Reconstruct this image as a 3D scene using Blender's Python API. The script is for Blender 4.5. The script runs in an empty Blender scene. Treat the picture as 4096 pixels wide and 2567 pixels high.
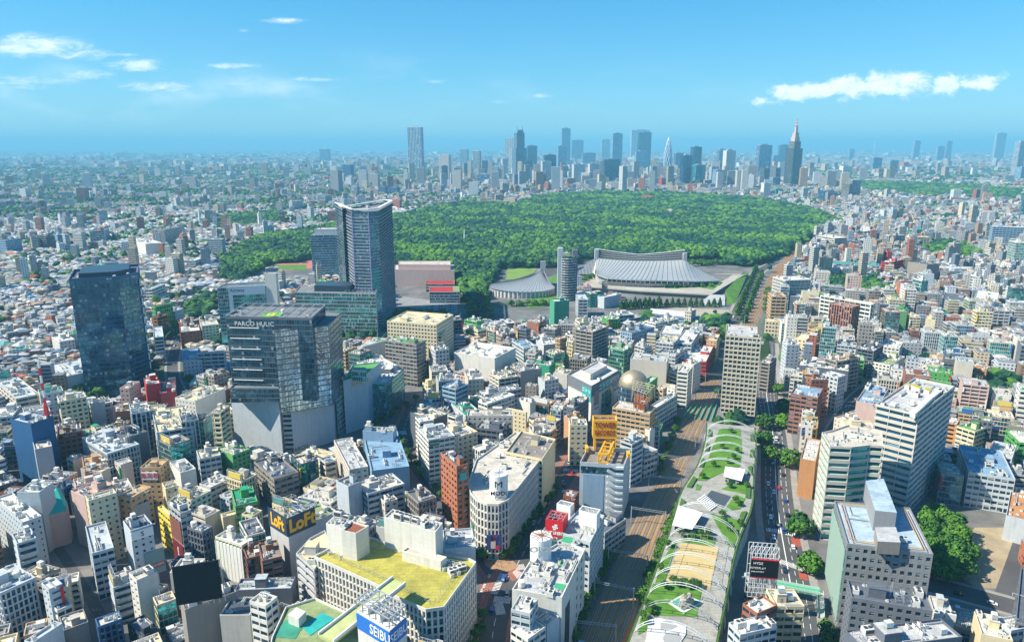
import bpy, math, random
import numpy as np
from mathutils import Vector
R=math.radians
rnd=random.Random(7)
sc=bpy.context.scene
COL=sc.collection
# ---------------------------------------------------------------- camera, sky, sun, exposure
F=2853.; H=215.; TP=math.atan(700/F)          # focal length in photograph pixels, eye height, pitch
cam=bpy.data.cameras.new('camera'); cam.sensor_width=36; cam.lens=F/4096*36
cam.clip_start=1; cam.clip_end=90000
co=bpy.data.objects.new('camera',cam); COL.objects.link(co)
co.location=(0,0,H); co.rotation_euler=(R(90)-TP,0,0); sc.camera=co
SUN_AZ=R(-101); SUN_EL=R(44)
w=bpy.data.worlds.new("World"); sc.world=w; w.use_nodes=True
nt=w.node_tree; nt.nodes.clear()
def N(t,typ,**k):
    n=t.nodes.new(typ)
    for a,b in k.items(): setattr(n,a,b)
    return n
def mth(t,op,a,b=None,c=None,clamp=False):
    n=N(t,'ShaderNodeMath',operation=op,use_clamp=clamp)
    for i,v in enumerate((a,b,c)):
        if v is None: continue
        if isinstance(v,(int,float)): n.inputs[i].default_value=v
        else: t.links.new(v,n.inputs[i])
    return n.outputs[0]
def mix(t,f,a,b,bt='MIX'):
    n=N(t,'ShaderNodeMix',data_type='RGBA',blend_type=bt)
    for s,v in ((n.inputs[0],f),(n.inputs[6],a),(n.inputs[7],b)):
        if hasattr(v,'is_linked') or hasattr(v,'links'): t.links.new(v,s)
        elif isinstance(v,(int,float)): s.default_value=v
        else: s.default_value=(*v[:3],1)
    return n.outputs[2]
out=N(nt,'ShaderNodeOutputWorld'); bg=N(nt,'ShaderNodeBackground'); bg.inputs[1].default_value=0.125
sky=N(nt,'ShaderNodeTexSky',sky_type='NISHITA'); sky.sun_disc=False
sky.sun_elevation=SUN_EL; sky.sun_rotation=SUN_AZ; sky.altitude=300; sky.air_density=1.0; sky.dust_density=0.15; sky.ozone_density=3.2
hs=N(nt,'ShaderNodeHueSaturation'); hs.inputs['Saturation'].default_value=1.25; hs.inputs['Hue'].default_value=0.492; hs.inputs['Value'].default_value=.88
nt.links.new(sky.outputs[0],hs.inputs['Color'])
tc=N(nt,'ShaderNodeTexCoord'); sp=N(nt,'ShaderNodeSeparateXYZ'); nt.links.new(tc.outputs['Generated'],sp.inputs[0])
yy=mth(nt,'MAXIMUM',sp.outputs[1],0.05)
U=mth(nt,'DIVIDE',sp.outputs[0],yy); V=mth(nt,'DIVIDE',sp.outputs[2],yy)
cmb=N(nt,'ShaderNodeCombineXYZ'); nt.links.new(U,cmb.inputs[0]); nt.links.new(mth(nt,'MULTIPLY',V,3.2),cmb.inputs[1])
def noise(t,vec,scale,det=6,rough=.6,dist=0):
    n=N(t,'ShaderNodeTexNoise'); n.inputs['Scale'].default_value=scale; n.inputs['Detail'].default_value=det
    n.inputs['Roughness'].default_value=rough; n.inputs['Distortion'].default_value=dist
    if vec is not None: t.links.new(vec,n.inputs['Vector'])
    return n.outputs[0]
n1=noise(nt,cmb.outputs[0],30,12,.7,.9); n2=noise(nt,cmb.outputs[0],7,4,.5)
def blob(u0,v0,su,sv):
    a=mth(nt,'POWER',mth(nt,'DIVIDE',mth(nt,'SUBTRACT',U,u0),su),2.); b=mth(nt,'POWER',mth(nt,'DIVIDE',mth(nt,'SUBTRACT',V,v0),sv),2.)
    # U/V may be negative: use abs before power
    return mth(nt,'EXPONENT',mth(nt,'MULTIPLY',mth(nt,'ADD',a,b),-1.))
def blob(u0,v0,su,sv):
    d=mth(nt,'DIVIDE',mth(nt,'SUBTRACT',U,u0),su); e=mth(nt,'DIVIDE',mth(nt,'SUBTRACT',V,v0),sv)
    return mth(nt,'EXPONENT',mth(nt,'MULTIPLY',mth(nt,'ADD',mth(nt,'MULTIPLY',d,d),mth(nt,'MULTIPLY',e,e)),-1.))
def uv(x,y):  # photograph position (2413 px wide view) to sky plane
    dx=(x*1.6975-2048)/F; dy=(1283.5-y*1.6975)/F; c,s=math.cos(TP),math.sin(TP)
    return dx/(c+dy*s),(-s+dy*c)/(c+dy*s)
def cl(x,y,rx,ry,amp):
    u0,v0=uv(x,y); return mth(nt,'MULTIPLY',blob(u0,v0,rx*1.6975/F,ry*1.6975/F),amp)
def sm(t,v,lo,hi):
    n=N(t,'ShaderNodeMapRange',interpolation_type='SMOOTHSTEP'); t.links.new(v,n.inputs[0])
    n.inputs[1].default_value=lo; n.inputs[2].default_value=hi; return n.outputs[0]
m=None
R_CL=((1800,240,60,14,.6),(1860,220,60,22,.8),(1930,214,60,24,.82),(2000,205,70,30,.86),(2080,196,60,32,.86),(2150,200,60,30,.85),(2230,200,50,26,.78),(2300,196,70,24,.74),(2360,182,30,20,.5))
for a in ((80,108,120,26,.6),(20,112,70,16,.5),(180,130,90,16,.42),(320,155,70,16,.5),(380,205,110,14,.42),(70,190,120,14,.42),(200,175,90,14,.36),(280,130,60,6,.3),(540,156,80,8,.42),(730,187,90,7,.34),(560,198,60,6,.3),(660,50,55,7,.5),(575,73,18,4,.34),(1030,192,35,6,.34),(1280,226,30,6,.46),(60,205,90,10,.3),(800,248,120,8,.2),
          (1190,240,50,5,.28)):
    v=cl(*a); m=v if m is None else mth(nt,'MAXIMUM',m,v)
dens=mth(nt,'ADD',m,mth(nt,'MULTIPLY',mth(nt,'SUBTRACT',n1,.5),1.25))
alpha=mth(nt,'MULTIPLY',mth(nt,'MULTIPLY',sm(nt,dens,.08,.75),sm(nt,m,.06,.3)),.75)
cm2=N(nt,'ShaderNodeCombineXYZ'); nt.links.new(U,cm2.inputs[0]); nt.links.new(mth(nt,'MULTIPLY',V,1.5),cm2.inputs[1])
n3=noise(nt,cm2.outputs[0],40,12,.66,.4); m2=None
for a in R_CL: v=cl(*a); m2=v if m2 is None else mth(nt,'MAXIMUM',m2,v)
d2=mth(nt,'ADD',m2,mth(nt,'MULTIPLY',mth(nt,'SUBTRACT',n3,.5),1.3))
alpha=mth(nt,'MAXIMUM',alpha,mth(nt,'MULTIPLY',mth(nt,'MULTIPLY',sm(nt,d2,.3,.75),sm(nt,m2,.05,.3)),.8))
thin=mth(nt,'MULTIPLY',mth(nt,'MULTIPLY',sm(nt,n2,.45,.8),cl(350,215,900,60,.7)),.6)
alpha=mth(nt,'MAXIMUM',alpha,thin)
tint=mix(nt,1.,hs.outputs[0],(.34,.735,1.05),'MULTIPLY')
dn=N(nt,'ShaderNodeVectorMath',operation='MULTIPLY_ADD'); nt.links.new(tint,dn.inputs[0]); dn.inputs[1].default_value=(.16,.14,.13); dn.inputs[2].default_value=(1,1,1)
dv=N(nt,'ShaderNodeVectorMath',operation='DIVIDE'); nt.links.new(tint,dv.inputs[0]); nt.links.new(dn.outputs[0],dv.inputs[1])
sc2=N(nt,'ShaderNodeVectorMath',operation='SCALE'); nt.links.new(dv.outputs[0],sc2.inputs[0]); sc2.inputs['Scale'].default_value=1.32
skc=mix(nt,alpha,sc2.outputs[0],mix(nt,sm(nt,n3,.3,.6),(4.6,5.3,6.1),(6.6,6.8,6.9)))
nt.links.new(skc,bg.inputs[0]); nt.links.new(bg.outputs[0],out.inputs[0])
sl=bpy.data.lights.new('sun','SUN'); sl.energy=5; sl.angle=R(.5); sl.color=(1,.92,.76)
so=bpy.data.objects.new('sun',sl); COL.objects.link(so); so.location=(0,0,900)
sd=Vector((math.sin(SUN_AZ)*math.cos(SUN_EL),math.cos(SUN_AZ)*math.cos(SUN_EL),math.sin(SUN_EL)))
so.rotation_euler=sd.to_track_quat('Z','Y').to_euler()
sc.view_settings.view_transform='Standard'; sc.view_settings.look='None'; sc.view_settings.exposure=0.84
sc.cycles.max_bounces=6; sc.cycles.volume_bounces=0; sc.cycles.use_denoising=True
sc.cycles.diffuse_bounces=3; sc.cycles.glossy_bounces=3; sc.cycles.transparent_max_bounces=8

HAZE=0.9e-4
# ---------------------------------------------------------------- photograph -> place
S={}
for i,y in zip('ABC',(700,1285,1926)):
    for j in range(4): S[i+str(j+1)]=(1024*j,y,2.3564)
S['D5']=(1500,450,1.856); S['D6']=(2700,450,1.7285); S['F']=(0,0,2413/4096)
cc,ss=math.cos(TP),math.sin(TP)
def ray(sec,x,y):
    o=S[sec]; u=o[0]+x/o[2]; v=o[1]+y/o[2]; dx=(u-2048)/F; dy=(1283.5-v)/F
    return (dx,cc+dy*ss,-ss+dy*cc)
def P(sec,x,y,z=0.):
    r=ray(sec,x,y); t=(z-H)/r[2]; return (r[0]*t,r[1]*t)
def Yrow(sec,y):
    o=S[sec]; k=(1283.5-(o[1]+y/o[2]))/F; return -H*(cc+k*ss)/(k*cc-ss)
def top_h(sec,ax,ay,by):      # height of a roof corner seen at (ax,ay) whose foot stands on pixel row by
    r=ray(sec,ax,ay); return H+r[2]*Yrow(sec,by)/r[1]
def z_at(sec,y,Y):      # height seen on pixel row y at forward distance Y
    o=S[sec]; k=(1283.5-(o[1]+y/o[2]))/F; return H+Y*(k*cc-ss)/(cc+k*ss)
def proj(x,y,z):
    f=y*cc-(z-H)*ss; u=y*ss+(z-H)*cc
    return (2048+F*x/f)/4, (1283.5-F*u/f)/4

# ---------------------------------------------------------------- materials (all procedural)
MC={}
def newmat(name):
    m=bpy.data.materials.new(name); m.use_nodes=True; t=m.node_tree
    return m,t,t.nodes['Principled BSDF']
def link(t,a,b): t.links.new(a,b)
def surf(name,col,rough=.8,scale=.15,amt=.25,metal=0,dirt=None,bump=0,spec=.3):
    k=('s',name)
    if k in MC: return MC[k]
    m,t,b=newmat(name); tc=N(t,'ShaderNodeTexCoord')
    n=noise(t,tc.outputs['Object'],scale,8,.65); r=sm(t,n,.3,.75)
    d=dirt or tuple(c*(1-amt) for c in col)
    n2=noise(t,tc.outputs['Object'],scale*14,3,.5)
    c1=mix(t,r,col,d); c2=mix(t,mth(t,'MULTIPLY',n2,.16),c1,tuple(c*.4 for c in col))
    link(t,c2,b.inputs['Base Color']); b.inputs['Roughness'].default_value=rough; b.inputs['Metallic'].default_value=metal
    b.inputs['Specular IOR Level'].default_value=spec
    if bump:
        bp=N(t,'ShaderNodeBump'); bp.inputs['Strength'].default_value=bump; link(t,n2,bp.inputs['Height']); link(t,bp.outputs[0],b.inputs['Normal'])
    MC[k]=m; return m
PAL=dict(W=(.66,.65,.61),L=(.50,.53,.55),G=(.40,.41,.42),J=(.25,.255,.26),x=(.44,.51,.57),H=(.50,.465,.39),D=(.12,.13,.15),C=(.66,.60,.46),T=(.48,.37,.26),B=(.23,.11,.08),R=(.36,.06,.05),Q=(.34,.16,.11),
 K=(.03,.04,.05),N=(.06,.11,.2),Y=(.72,.56,.03),O=(.45,.27,.17),P=(.52,.42,.39),E=(.05,.24,.15),S=(.5,.5,.5),M=(.26,.24,.22),A=(.56,.53,.48),
 g=(.27,.31,.19),t=(.10,.38,.33),b=(.27,.36,.45),r=(.5,.1,.05),w=(.66,.67,.67),d=(.2,.21,.22),s=(.42,.44,.45),c=(.55,.5,.4),y=(.39,.365,.16),v=(.13,.30,.12))
for _k,_c in list(PAL.items()):
    _l=sum(_c)/3; PAL[_k]=tuple(max(.01,_l+(x-_l)*1.6) for x in _c)
def wallmat(code):
    k=('w',code)
    if k in MC: return MC[k]
    c=PAL[code]; m,t,b=newmat('painted_wall_'+code); tc=N(t,'ShaderNodeTexCoord')
    u=N(t,'ShaderNodeUVMap'); 
    br=N(t,'ShaderNodeTexBrick'); link(t,u.outputs[0],br.inputs['Vector'])
    br.inputs['Scale'].default_value=1; br.inputs['Brick Width'].default_value=2.4; br.inputs['Row Height'].default_value=1.2; br.inputs['Mortar Size'].default_value=.03
    br.inputs['Color1'].default_value=(*c,1); br.inputs['Color2'].default_value=(*[x*.93 for x in c],1); br.inputs['Mortar'].default_value=(*[x*.72 for x in c],1); br.offset=.0
    mp=N(t,'ShaderNodeMapping'); mp.inputs['Scale'].default_value=(.35,.35,.05); link(t,tc.outputs['Object'],mp.inputs[0])
    st=sm(t,noise(t,mp.outputs[0],1.2,6,.7),.45,.8)
    oi=N(t,'ShaderNodeObjectInfo')
    c1=mix(t,mth(t,'MULTIPLY',st,.5),br.outputs[0],tuple(x*.5 for x in c))
    c2=mix(t,mth(t,'MULTIPLY',oi.outputs['Random'],.15),c1,(.5,.5,.52))
    link(t,c2,b.inputs['Base Color']); b.inputs['Roughness'].default_value=.7; b.inputs['Specular IOR Level'].default_value=.3
    MC[k]=m; return m
GL=dict(std=((.012,.045,.07),.5,.3),blue=((.06,.19,.30),.78,.12),teal=((.04,.30,.30),.8,.10),dark=((.05,.13,.19),.85,.06),mirror=((.28,.40,.48),1.,.0),green=((.10,.26,.22),.55,.25),gold=((.5,.38,.15),.9,0))
def glassmat(code):
    k=('g',code)
    if k in MC: return MC[k]
    c,metal,bl=GL[code]; m,t,b=newmat('window_glass_'+code)
    u=N(t,'ShaderNodeUVMap'); oi=N(t,'ShaderNodeObjectInfo')
    sp=N(t,'ShaderNodeSeparateXYZ'); link(t,u.outputs[0],sp.inputs[0])
    cb=N(t,'ShaderNodeCombineXYZ'); link(t,mth(t,'FLOOR',sp.outputs[0]),cb.inputs[0]); link(t,mth(t,'FLOOR',sp.outputs[1]),cb.inputs[1]); link(t,mth(t,'MULTIPLY',oi.outputs['Random'],91.7),cb.inputs[2])
    wn=N(t,'ShaderNodeTexWhiteNoise',noise_dimensions='3D'); link(t,cb.outputs[0],wn.inputs[0])
    v=wn.outputs['Value']
    blind=mth(t,'LESS_THAN',v,bl)
    part=mth(t,'GREATER_THAN',mth(t,'FRACT',sp.outputs[1]),.45)
    c0=mix(t,wn.outputs['Color'],tuple(x*.6 for x in c),tuple(min(1,x*1.9) for x in c))
    c1=mix(t,mth(t,'MULTIPLY',mth(t,'MULTIPLY',blind,part),.85),c0,(.42,.43,.40))
    link(t,c1,b.inputs['Base Color']); link(t,mth(t,'MULTIPLY',mth(t,'SUBTRACT',1.,blind),metal),b.inputs['Metallic'])
    b.inputs['Roughness'].default_value=.07; b.inputs['Specular IOR Level'].default_value=.6
    tc=N(t,'ShaderNodeTexCoord'); bp=N(t,'ShaderNodeBump'); bp.inputs['Strength'].default_value=.5 if code=='mirror' else .12; bp.inputs['Distance'].default_value=.5
    link(t,mth(t,'ADD',noise(t,tc.outputs['Object'],.45 if code=='mirror' else .25,2,.5),mth(t,'MULTIPLY',v,.25)),bp.inputs['Height']); link(t,bp.outputs[0],b.inputs['Normal'])
    MC[k]=m; return m
def roofmat(code):
    k=('r',code)
    if k in MC: return MC[k]
    c=PAL.get(code,(.37,.36,.32)); m,t,b=newmat('roof_deck_'+code); tc=N(t,'ShaderNodeTexCoord'); oi=N(t,'ShaderNodeObjectInfo')
    ad=N(t,'ShaderNodeVectorMath',operation='ADD'); link(t,tc.outputs['Object'],ad.inputs[0]); cb=N(t,'ShaderNodeCombineXYZ'); link(t,mth(t,'MULTIPLY',oi.outputs['Random'],300.),cb.inputs[0]); link(t,cb.outputs[0],ad.inputs[1]); v=ad.outputs[0]
    br=N(t,'ShaderNodeTexBrick'); link(t,v,br.inputs['Vector']); br.inputs['Scale'].default_value=1; br.inputs['Brick Width'].default_value=3.4; br.inputs['Row Height'].default_value=2.1; br.inputs['Mortar Size'].default_value=.05
    br.inputs['Color1'].default_value=(*c,1); br.inputs['Color2'].default_value=(*[x*.84 for x in c],1); br.inputs['Mortar'].default_value=(*[x*.5 for x in c],1)
    n1=noise(t,v,.11,7,.7); n2=noise(t,v,.45,6,.75); n3=noise(t,v,2.2,4,.7)
    c1=mix(t,mth(t,'MULTIPLY',sm(t,n1,.45,.62),.55),br.outputs[0],tuple(x*.5 for x in c)); c2=mix(t,mth(t,'MULTIPLY',sm(t,n2,.52,.66),.5),c1,tuple(x*.38+.03 for x in c)); c3=mix(t,mth(t,'MULTIPLY',sm(t,n3,.55,.8),.35),c2,tuple(min(.8,x*1.25+.05) for x in c))
    link(t,c3,b.inputs['Base Color']); b.inputs['Roughness'].default_value=.85; MC[k]=m; return m
def plain(name,col,rough=.5,metal=0,spec=.4,emit=0):
    k=('p',name)
    if k in MC: return MC[k]
    m,t,b=newmat(name); tc=N(t,'ShaderNodeTexCoord')
    n=noise(t,tc.outputs['Object'],1.5,3,.5)
    link(t,mix(t,mth(t,'MULTIPLY',n,.3),col,tuple(c*.6 for c in col)),b.inputs['Base Color'])
    b.inputs['Roughness'].default_value=rough; b.inputs['Metallic'].default_value=metal; b.inputs['Specular IOR Level'].default_value=spec
    MC[k]=m; return m
M_steel=plain('galvanised_steel',(.55,.57,.58),.45,.5); M_white=plain('white_paint',(.8,.8,.78),.5); M_black=plain('black_paint',(.02,.02,.025),.5)
M_ac=plain('enamelled_casing',(.66,.66,.62),.5); M_fan=plain('dark_grille',(.06,.06,.065),.6); M_glass=glassmat('std')
M_yel=plain('yellow_sign_paint',(.85,.44,.02),.5); M_red=plain('red_sign_paint',(.62,.02,.03),.5); M_blue=plain('blue_sign_paint',(.02,.16,.55),.5)
M_rust=surf('rusted_steel',(.36,.12,.05),.9,.6,.5); M_trunk=surf('bark',(.10,.075,.05),.95,2,.4)

# ---------------------------------------------------------------- mesh helpers
def mk(name,v,f,mats,parent=None,uv=None,mi=None,smooth=False,loc=None):
    me=bpy.data.meshes.new(name); me.from_pydata(v,[],f)
    for x in (mats if isinstance(mats,(list,tuple)) else [mats]): me.materials.append(x)
    if uv is not None:
        l=me.uv_layers.new(name='UVMap'); l.data.foreach_set('uv',np.asarray(uv,dtype=np.float32).ravel())
    if mi is not None: me.polygons.foreach_set('material_index',np.asarray(mi,dtype=np.int32))
    if smooth: me.polygons.foreach_set('use_smooth',np.ones(len(f),dtype=bool))
    o=bpy.data.objects.new(name,me); COL.objects.link(o)
    if parent: o.parent=parent
    if loc is not None: o.location=loc
    return o
def inst(name,me,parent,loc,rz=0,scale=None):
    o=bpy.data.objects.new(name,me); COL.objects.link(o); o.parent=parent; o.location=loc
    if rz: o.rotation_euler=(0,0,rz)
    if scale: o.scale=scale
    return o
def tag(o,label=None,cat=None,group=None,kind=None):
    if label: o['label']=label
    if cat: o['category']=cat
    if group: o['group']=group
    if kind: o['kind']=kind
    return o
def empty(name,loc,label=None,cat=None,group=None,rz=0):
    o=bpy.data.objects.new(name,None); COL.objects.link(o); o.location=loc; o.rotation_euler=(0,0,rz); o.empty_display_size=1
    return tag(o,label,cat,group)
class MB:
    def __init__(s): s.v=[]; s.f=[]; s.u=[]; s.m=[]
    def quad(s,a,b,c,d,uv=None,m=0):
        i=len(s.v); s.v+=[a,b,c,d]; s.f.append((i,i+1,i+2,i+3)); s.u+=uv or [(0,0),(1,0),(1,1),(0,1)]; s.m.append(m)
    def tri(s,a,b,c,m=0):
        i=len(s.v); s.v+=[a,b,c]; s.f.append((i,i+1,i+2)); s.u+=[(0,0),(1,0),(1,1)]; s.m.append(m)
    def ngon(s,pts,m=0):
        i=len(s.v); s.v+=list(pts); s.f.append(tuple(range(i,i+len(pts)))); s.u+=[(p[0],p[1]) for p in pts]; s.m.append(m)
    def box(s,x,y,z,sx,sy,sz,rz=0,m=0,bottom=False):   # x,y centre, z base
        c,n=math.cos(rz),math.sin(rz)
        q=[(x+a*sx/2*c-b*sy/2*n, y+a*sx/2*n+b*sy/2*c) for a,b in ((-1,-1),(1,-1),(1,1),(-1,1))]
        s.prism(q,z,z+sz,m,bottom)
    def prism(s,q,z0,z1,m=0,bottom=False,mt=None):
        n=len(q)
        for i in range(n):
            a,b=q[i],q[(i+1)%n]; L=math.dist(a,b)
            s.quad((*a,z0),(*b,z0),(*b,z1),(*a,z1),[(0,z0),(L,z0),(L,z1),(0,z1)],m)
        s.ngon([(*p,z1) for p in q],m if mt is None else mt)
        if bottom: s.ngon([(*p,z0) for p in reversed(q)],m)
    def bar(s,a,b,w,m=0,h=None):
        a,b=Vector(a),Vector(b); d=b-a
        if d.length<1e-6: return
        d.normalize(); up=Vector((0,0,1)) if abs(d.z)<.95 else Vector((1,0,0))
        x=d.cross(up).normalized()*w/2; y=x.cross(d).normalized()*(h or w)/2
        A=[a-x-y,a+x-y,a+x+y,a-x+y]; B=[b-x-y,b+x-y,b+x+y,b-x+y]
        for i in range(4):
            j=(i+1)%4; s.quad(tuple(A[i]),tuple(A[j]),tuple(B[j]),tuple(B[i]),None,m)
        s.quad(*[tuple(p) for p in reversed(A)],None,m); s.quad(*[tuple(p) for p in B],None,m)
    def cyl(s,x,y,z,r,h,n=16,m=0,r2=None,mt=None):
        r2=r if r2 is None else r2
        for i in range(n):
            a,b=2*math.pi*i/n,2*math.pi*(i+1)/n
            s.quad((x+r*math.cos(a),y+r*math.sin(a),z),(x+r*math.cos(b),y+r*math.sin(b),z),(x+r2*math.cos(b),y+r2*math.sin(b),z+h),(x+r2*math.cos(a),y+r2*math.sin(a),z+h),
                   [(a*r,z),(b*r,z),(b*r,z+h),(a*r,z+h)],m)
        if r2>0: s.ngon([(x+r2*math.cos(2*math.pi*i/n),y+r2*math.sin(2*math.pi*i/n),z+h) for i in range(n)],m if mt is None else mt)
    def tube(s,pts,r,n=5,m=0):
        rings=[]
        for i,p in enumerate(pts):
            a=Vector(pts[max(0,i-1)]); b=Vector(pts[min(len(pts)-1,i+1)]); d=(b-a).normalized()
            up=Vector((0,0,1)) if abs(d.z)<.9 else Vector((1,0,0)); x=d.cross(up).normalized(); y=x.cross(d)
            rr=r[i] if isinstance(r,(list,tuple)) else r
            rings.append([tuple(Vector(p)+x*rr*math.cos(k*2*math.pi/n)+y*rr*math.sin(k*2*math.pi/n)) for k in range(n)])
        for A,B in zip(rings,rings[1:]):
            for k in range(n): s.quad(A[k],A[(k+1)%n],B[(k+1)%n],B[k],None,m)
    def build(s,name,mats,parent=None,smooth=False,loc=None):
        if not s.f: return None
        return mk(name,s.v,s.f,mats,parent,s.u,s.m if max(s.m)>0 else None,smooth,loc)
def area(p): return sum(p[i][0]*p[(i+1)%len(p)][1]-p[(i+1)%len(p)][0]*p[i][1] for i in range(len(p)))/2
def ccw(p): return list(p) if area(p)>0 else list(reversed(p))
def inset(p,d):
    n=len(p); o=[]
    for i in range(n):
        a,b,c=p[i-1],p[i],p[(i+1)%n]
        e1=(b[0]-a[0],b[1]-a[1]); e2=(c[0]-b[0],c[1]-b[1]); l1=math.hypot(*e1) or 1; l2=math.hypot(*e2) or 1
        n1=(-e1[1]/l1,e1[0]/l1); n2=(-e2[1]/l2,e2[0]/l2); k=1+n1[0]*n2[0]+n1[1]*n2[1]
        if k<.2: k=.2
        o.append((b[0]+d*(n1[0]+n2[0])/k,b[1]+d*(n1[1]+n2[1])/k))
    return o
def quad3(sec,A,B,C,h,perp=True):
    a,b,c=[P(sec,*q,h) for q in (A,B,C)]
    e=(b[0]-a[0],b[1]-a[1]); f=(c[0]-a[0],c[1]-a[1])
    if perp:
        le=math.hypot(*e); lf=math.hypot(*f); dt=(e[0]*f[0]+e[1]*f[1])/(le*lf+1e-9)
        if abs(dt)>=.6:   # corners read too flat: square the plan up on its longer side
            if lf>le: e,f,le,lf=f,e,lf,le
            sg=1 if e[0]*f[1]-e[1]*f[0]>0 else -1; w_=max(9.,lf*(1-dt*dt)**.5,min(le*.5,lf*.6)); f=(-e[1]/le*w_*sg,e[0]/le*w_*sg)
            if le>62: e=(e[0]*62/le,e[1]*62/le); f=(f[0]*min(1,30/w_),f[1]*min(1,30/w_))
        else:
            if le>lf: g=(f[0]-e[0]*dt*lf/le,f[1]-e[1]*dt*lf/le); f=g
            else: g=(e[0]-f[0]*dt*le/lf,e[1]-f[1]*dt*le/lf); e=g
    return ccw([a,(a[0]+e[0],a[1]+e[1]),(a[0]+e[0]+f[0],a[1]+e[1]+f[1]),(a[0]+f[0],a[1]+f[1])])
def pip(p,x,y):
    r=False; n=len(p); j=n-1
    for i in range(n):
        xi,yi=p[i]; xj,yj=p[j]
        if (yi>y)!=(yj>y) and x<(xj-xi)*(y-yi)/(yj-yi)+xi: r=not r
        j=i
    return r
# occupied ground, 2 m cells
OX,OY,ON,OM=-900,180,900,760
occ=np.zeros((ON,OM),dtype=np.uint8)
def raster(poly,val=1,grow=0):
    xs=[p[0] for p in poly]; ys=[p[1] for p in poly]
    i0,i1=max(0,int((min(xs)-OX)/2)),min(ON,int((max(xs)-OX)/2)+1); j0,j1=max(0,int((min(ys)-OY)/2)),min(OM,int((max(ys)-OY)/2)+1)
    if i1>i0 and j1>j0:
        gx,gy=np.meshgrid(OX+2*np.arange(i0,i1)+1.,OY+2*np.arange(j0,j1)+1.,indexing='ij'); r=np.zeros(gx.shape,bool); n=len(poly); j=n-1
        for i in range(n):
            xi,yi=poly[i]; xj,yj=poly[j]
            if yi!=yj: r^=((yi>gy)!=(yj>gy))&(gx<(xj-xi)*(gy-yi)/(yj-yi)+xi)
            j=i
        occ[i0:i1,j0:j1][r]=val
    for (x,y) in poly:
        i,j=int((x-OX)/2),int((y-OY)/2)
        if 0<=i<ON and 0<=j<OM: occ[i,j]=val
def free(poly):
    xs=[p[0] for p in poly]; ys=[p[1] for p in poly]
    c=(sum(xs)/len(xs),sum(ys)/len(ys))
    pts=[c]
    n=len(poly)
    for i in range(n):
        a,b=poly[i],poly[(i+1)%n]; k=max(2,int(math.dist(a,b)/3))
        pts+=[(a[0]+(b[0]-a[0])*t/k,a[1]+(b[1]-a[1])*t/k) for t in range(k)]
        pts.append(((a[0]+c[0])/2,(a[1]+c[1])/2))
    for x,y in pts:
        i,j=int((x-OX)/2),int((y-OY)/2)
        if 0<=i<ON and 0<=j<OM and occ[i,j]: return False
    return True
# ---------------------------------------------------------------- shared rooftop kit meshes
def tmpl(name,mb,mats,smooth=False):
    o=mb.build(name,mats,None,smooth); me=o.data; bpy.data.objects.remove(o); return me
b=MB(); b.box(0,0,.15,1.6,1.0,1.5)
for x in (-.4,.4): b.cyl(x,0,1.65,.33,.06,10,1)
b.box(0,-.45,0,1.6,.12,.15); b.box(0,.45,0,1.6,.12,.15)
T_AC=tmpl('air_conditioner',b,[M_ac,M_fan])
b=MB(); b.box(0,0,.3,3.2,2.4,2.3); b.cyl(-.8,0,2.6,.65,.25,12,1); b.cyl(.8,0,2.6,.65,.25,12,1); b.box(0,-1.22,.8,2.8,.05,1.4,0,1)
for x in (-1.4,1.4): b.box(x,0,0,.2,2.4,.3)
T_CHILL=tmpl('cooling_tower',b,[M_ac,M_fan])
b=MB(); b.cyl(0,0,.6,1.25,2.2,14); b.cyl(0,0,2.8,1.25,.35,14,0,.3)
for a in range(4): b.box(.9*math.cos(a*1.571+.78),.9*math.sin(a*1.571+.78),0,.15,.15,.6,0,1)
b.box(1.3,0,.2,.08,.45,2.6,0,1)
T_TANK=tmpl('water_tank',b,[plain('tank_plastic',(.72,.70,.62)),M_steel])
b=MB(); b.box(0,0,.5,2.6,2.0,2.0)
for i in range(3): b.box(-1.31+i*1.31,0,.5,.06,2.05,2.02,0,1)
for x in (-1.1,1.1):
    for y in (-.8,.8): b.box(x,y,0,.2,.2,.5,0,1)
T_TANK2=tmpl('water_tank_panelled',b,[plain('tank_panel',(.70,.72,.70)),M_steel])
b=MB(); b.tube([(0,0,0),(0,0,6)],.07,4)
for z in (3.6,4.4,5.2): b.bar((-.7,0,z),(.7,0,z),.06)
T_ANT=tmpl('antenna',b,[M_steel])
b=MB(); b.bar((-4,0,.5),(4,0,.5),.35); b.bar((4,0,.5),(4,2.5,.5),.35)
for x in (-3.6,0,3.6): b.box(x,0,0,.12,.5,.4)
T_DUCT=tmpl('duct',b,[M_steel])
b=MB(); b.box(0,0,0,1.1,1.1,.5); b.cyl(0,0,.5,.45,.35,10,1,.55)
T_VENT=tmpl('roof_vent',b,[M_ac,M_steel])
b=MB()
for x in (-2.,2.):
    for y in (-1.5,1.5): b.bar((x,y,0),(x,y,3.2),.14)
for z in (1.6,3.2):
    for y in (-1.5,1.5): b.bar((-2,y,z),(2,y,z),.12)
    for x in (-2,2): b.bar((x,-1.5,z),(x,1.5,z),.12)
b.bar((-2,-1.5,0),(2,-1.5,3.2),.1); b.bar((-2,1.5,3.2),(2,-1.5,3.2),.1); b.bar((-2,-1.5,3.2),(2,1.5,3.2),.1)
T_FRAME=tmpl('steel_frame',b,[M_steel])
KIT=dict(air_conditioner=T_AC,cooling_tower=T_CHILL,water_tank=T_TANK,antenna=T_ANT,duct=T_DUCT,roof_vent=T_VENT,steel_frame=T_FRAME)
KR=dict(air_conditioner=.9,cooling_tower=1.9,water_tank=1.4,antenna=.5,duct=2.6,roof_vent=.7,steel_frame=2.4)
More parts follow.
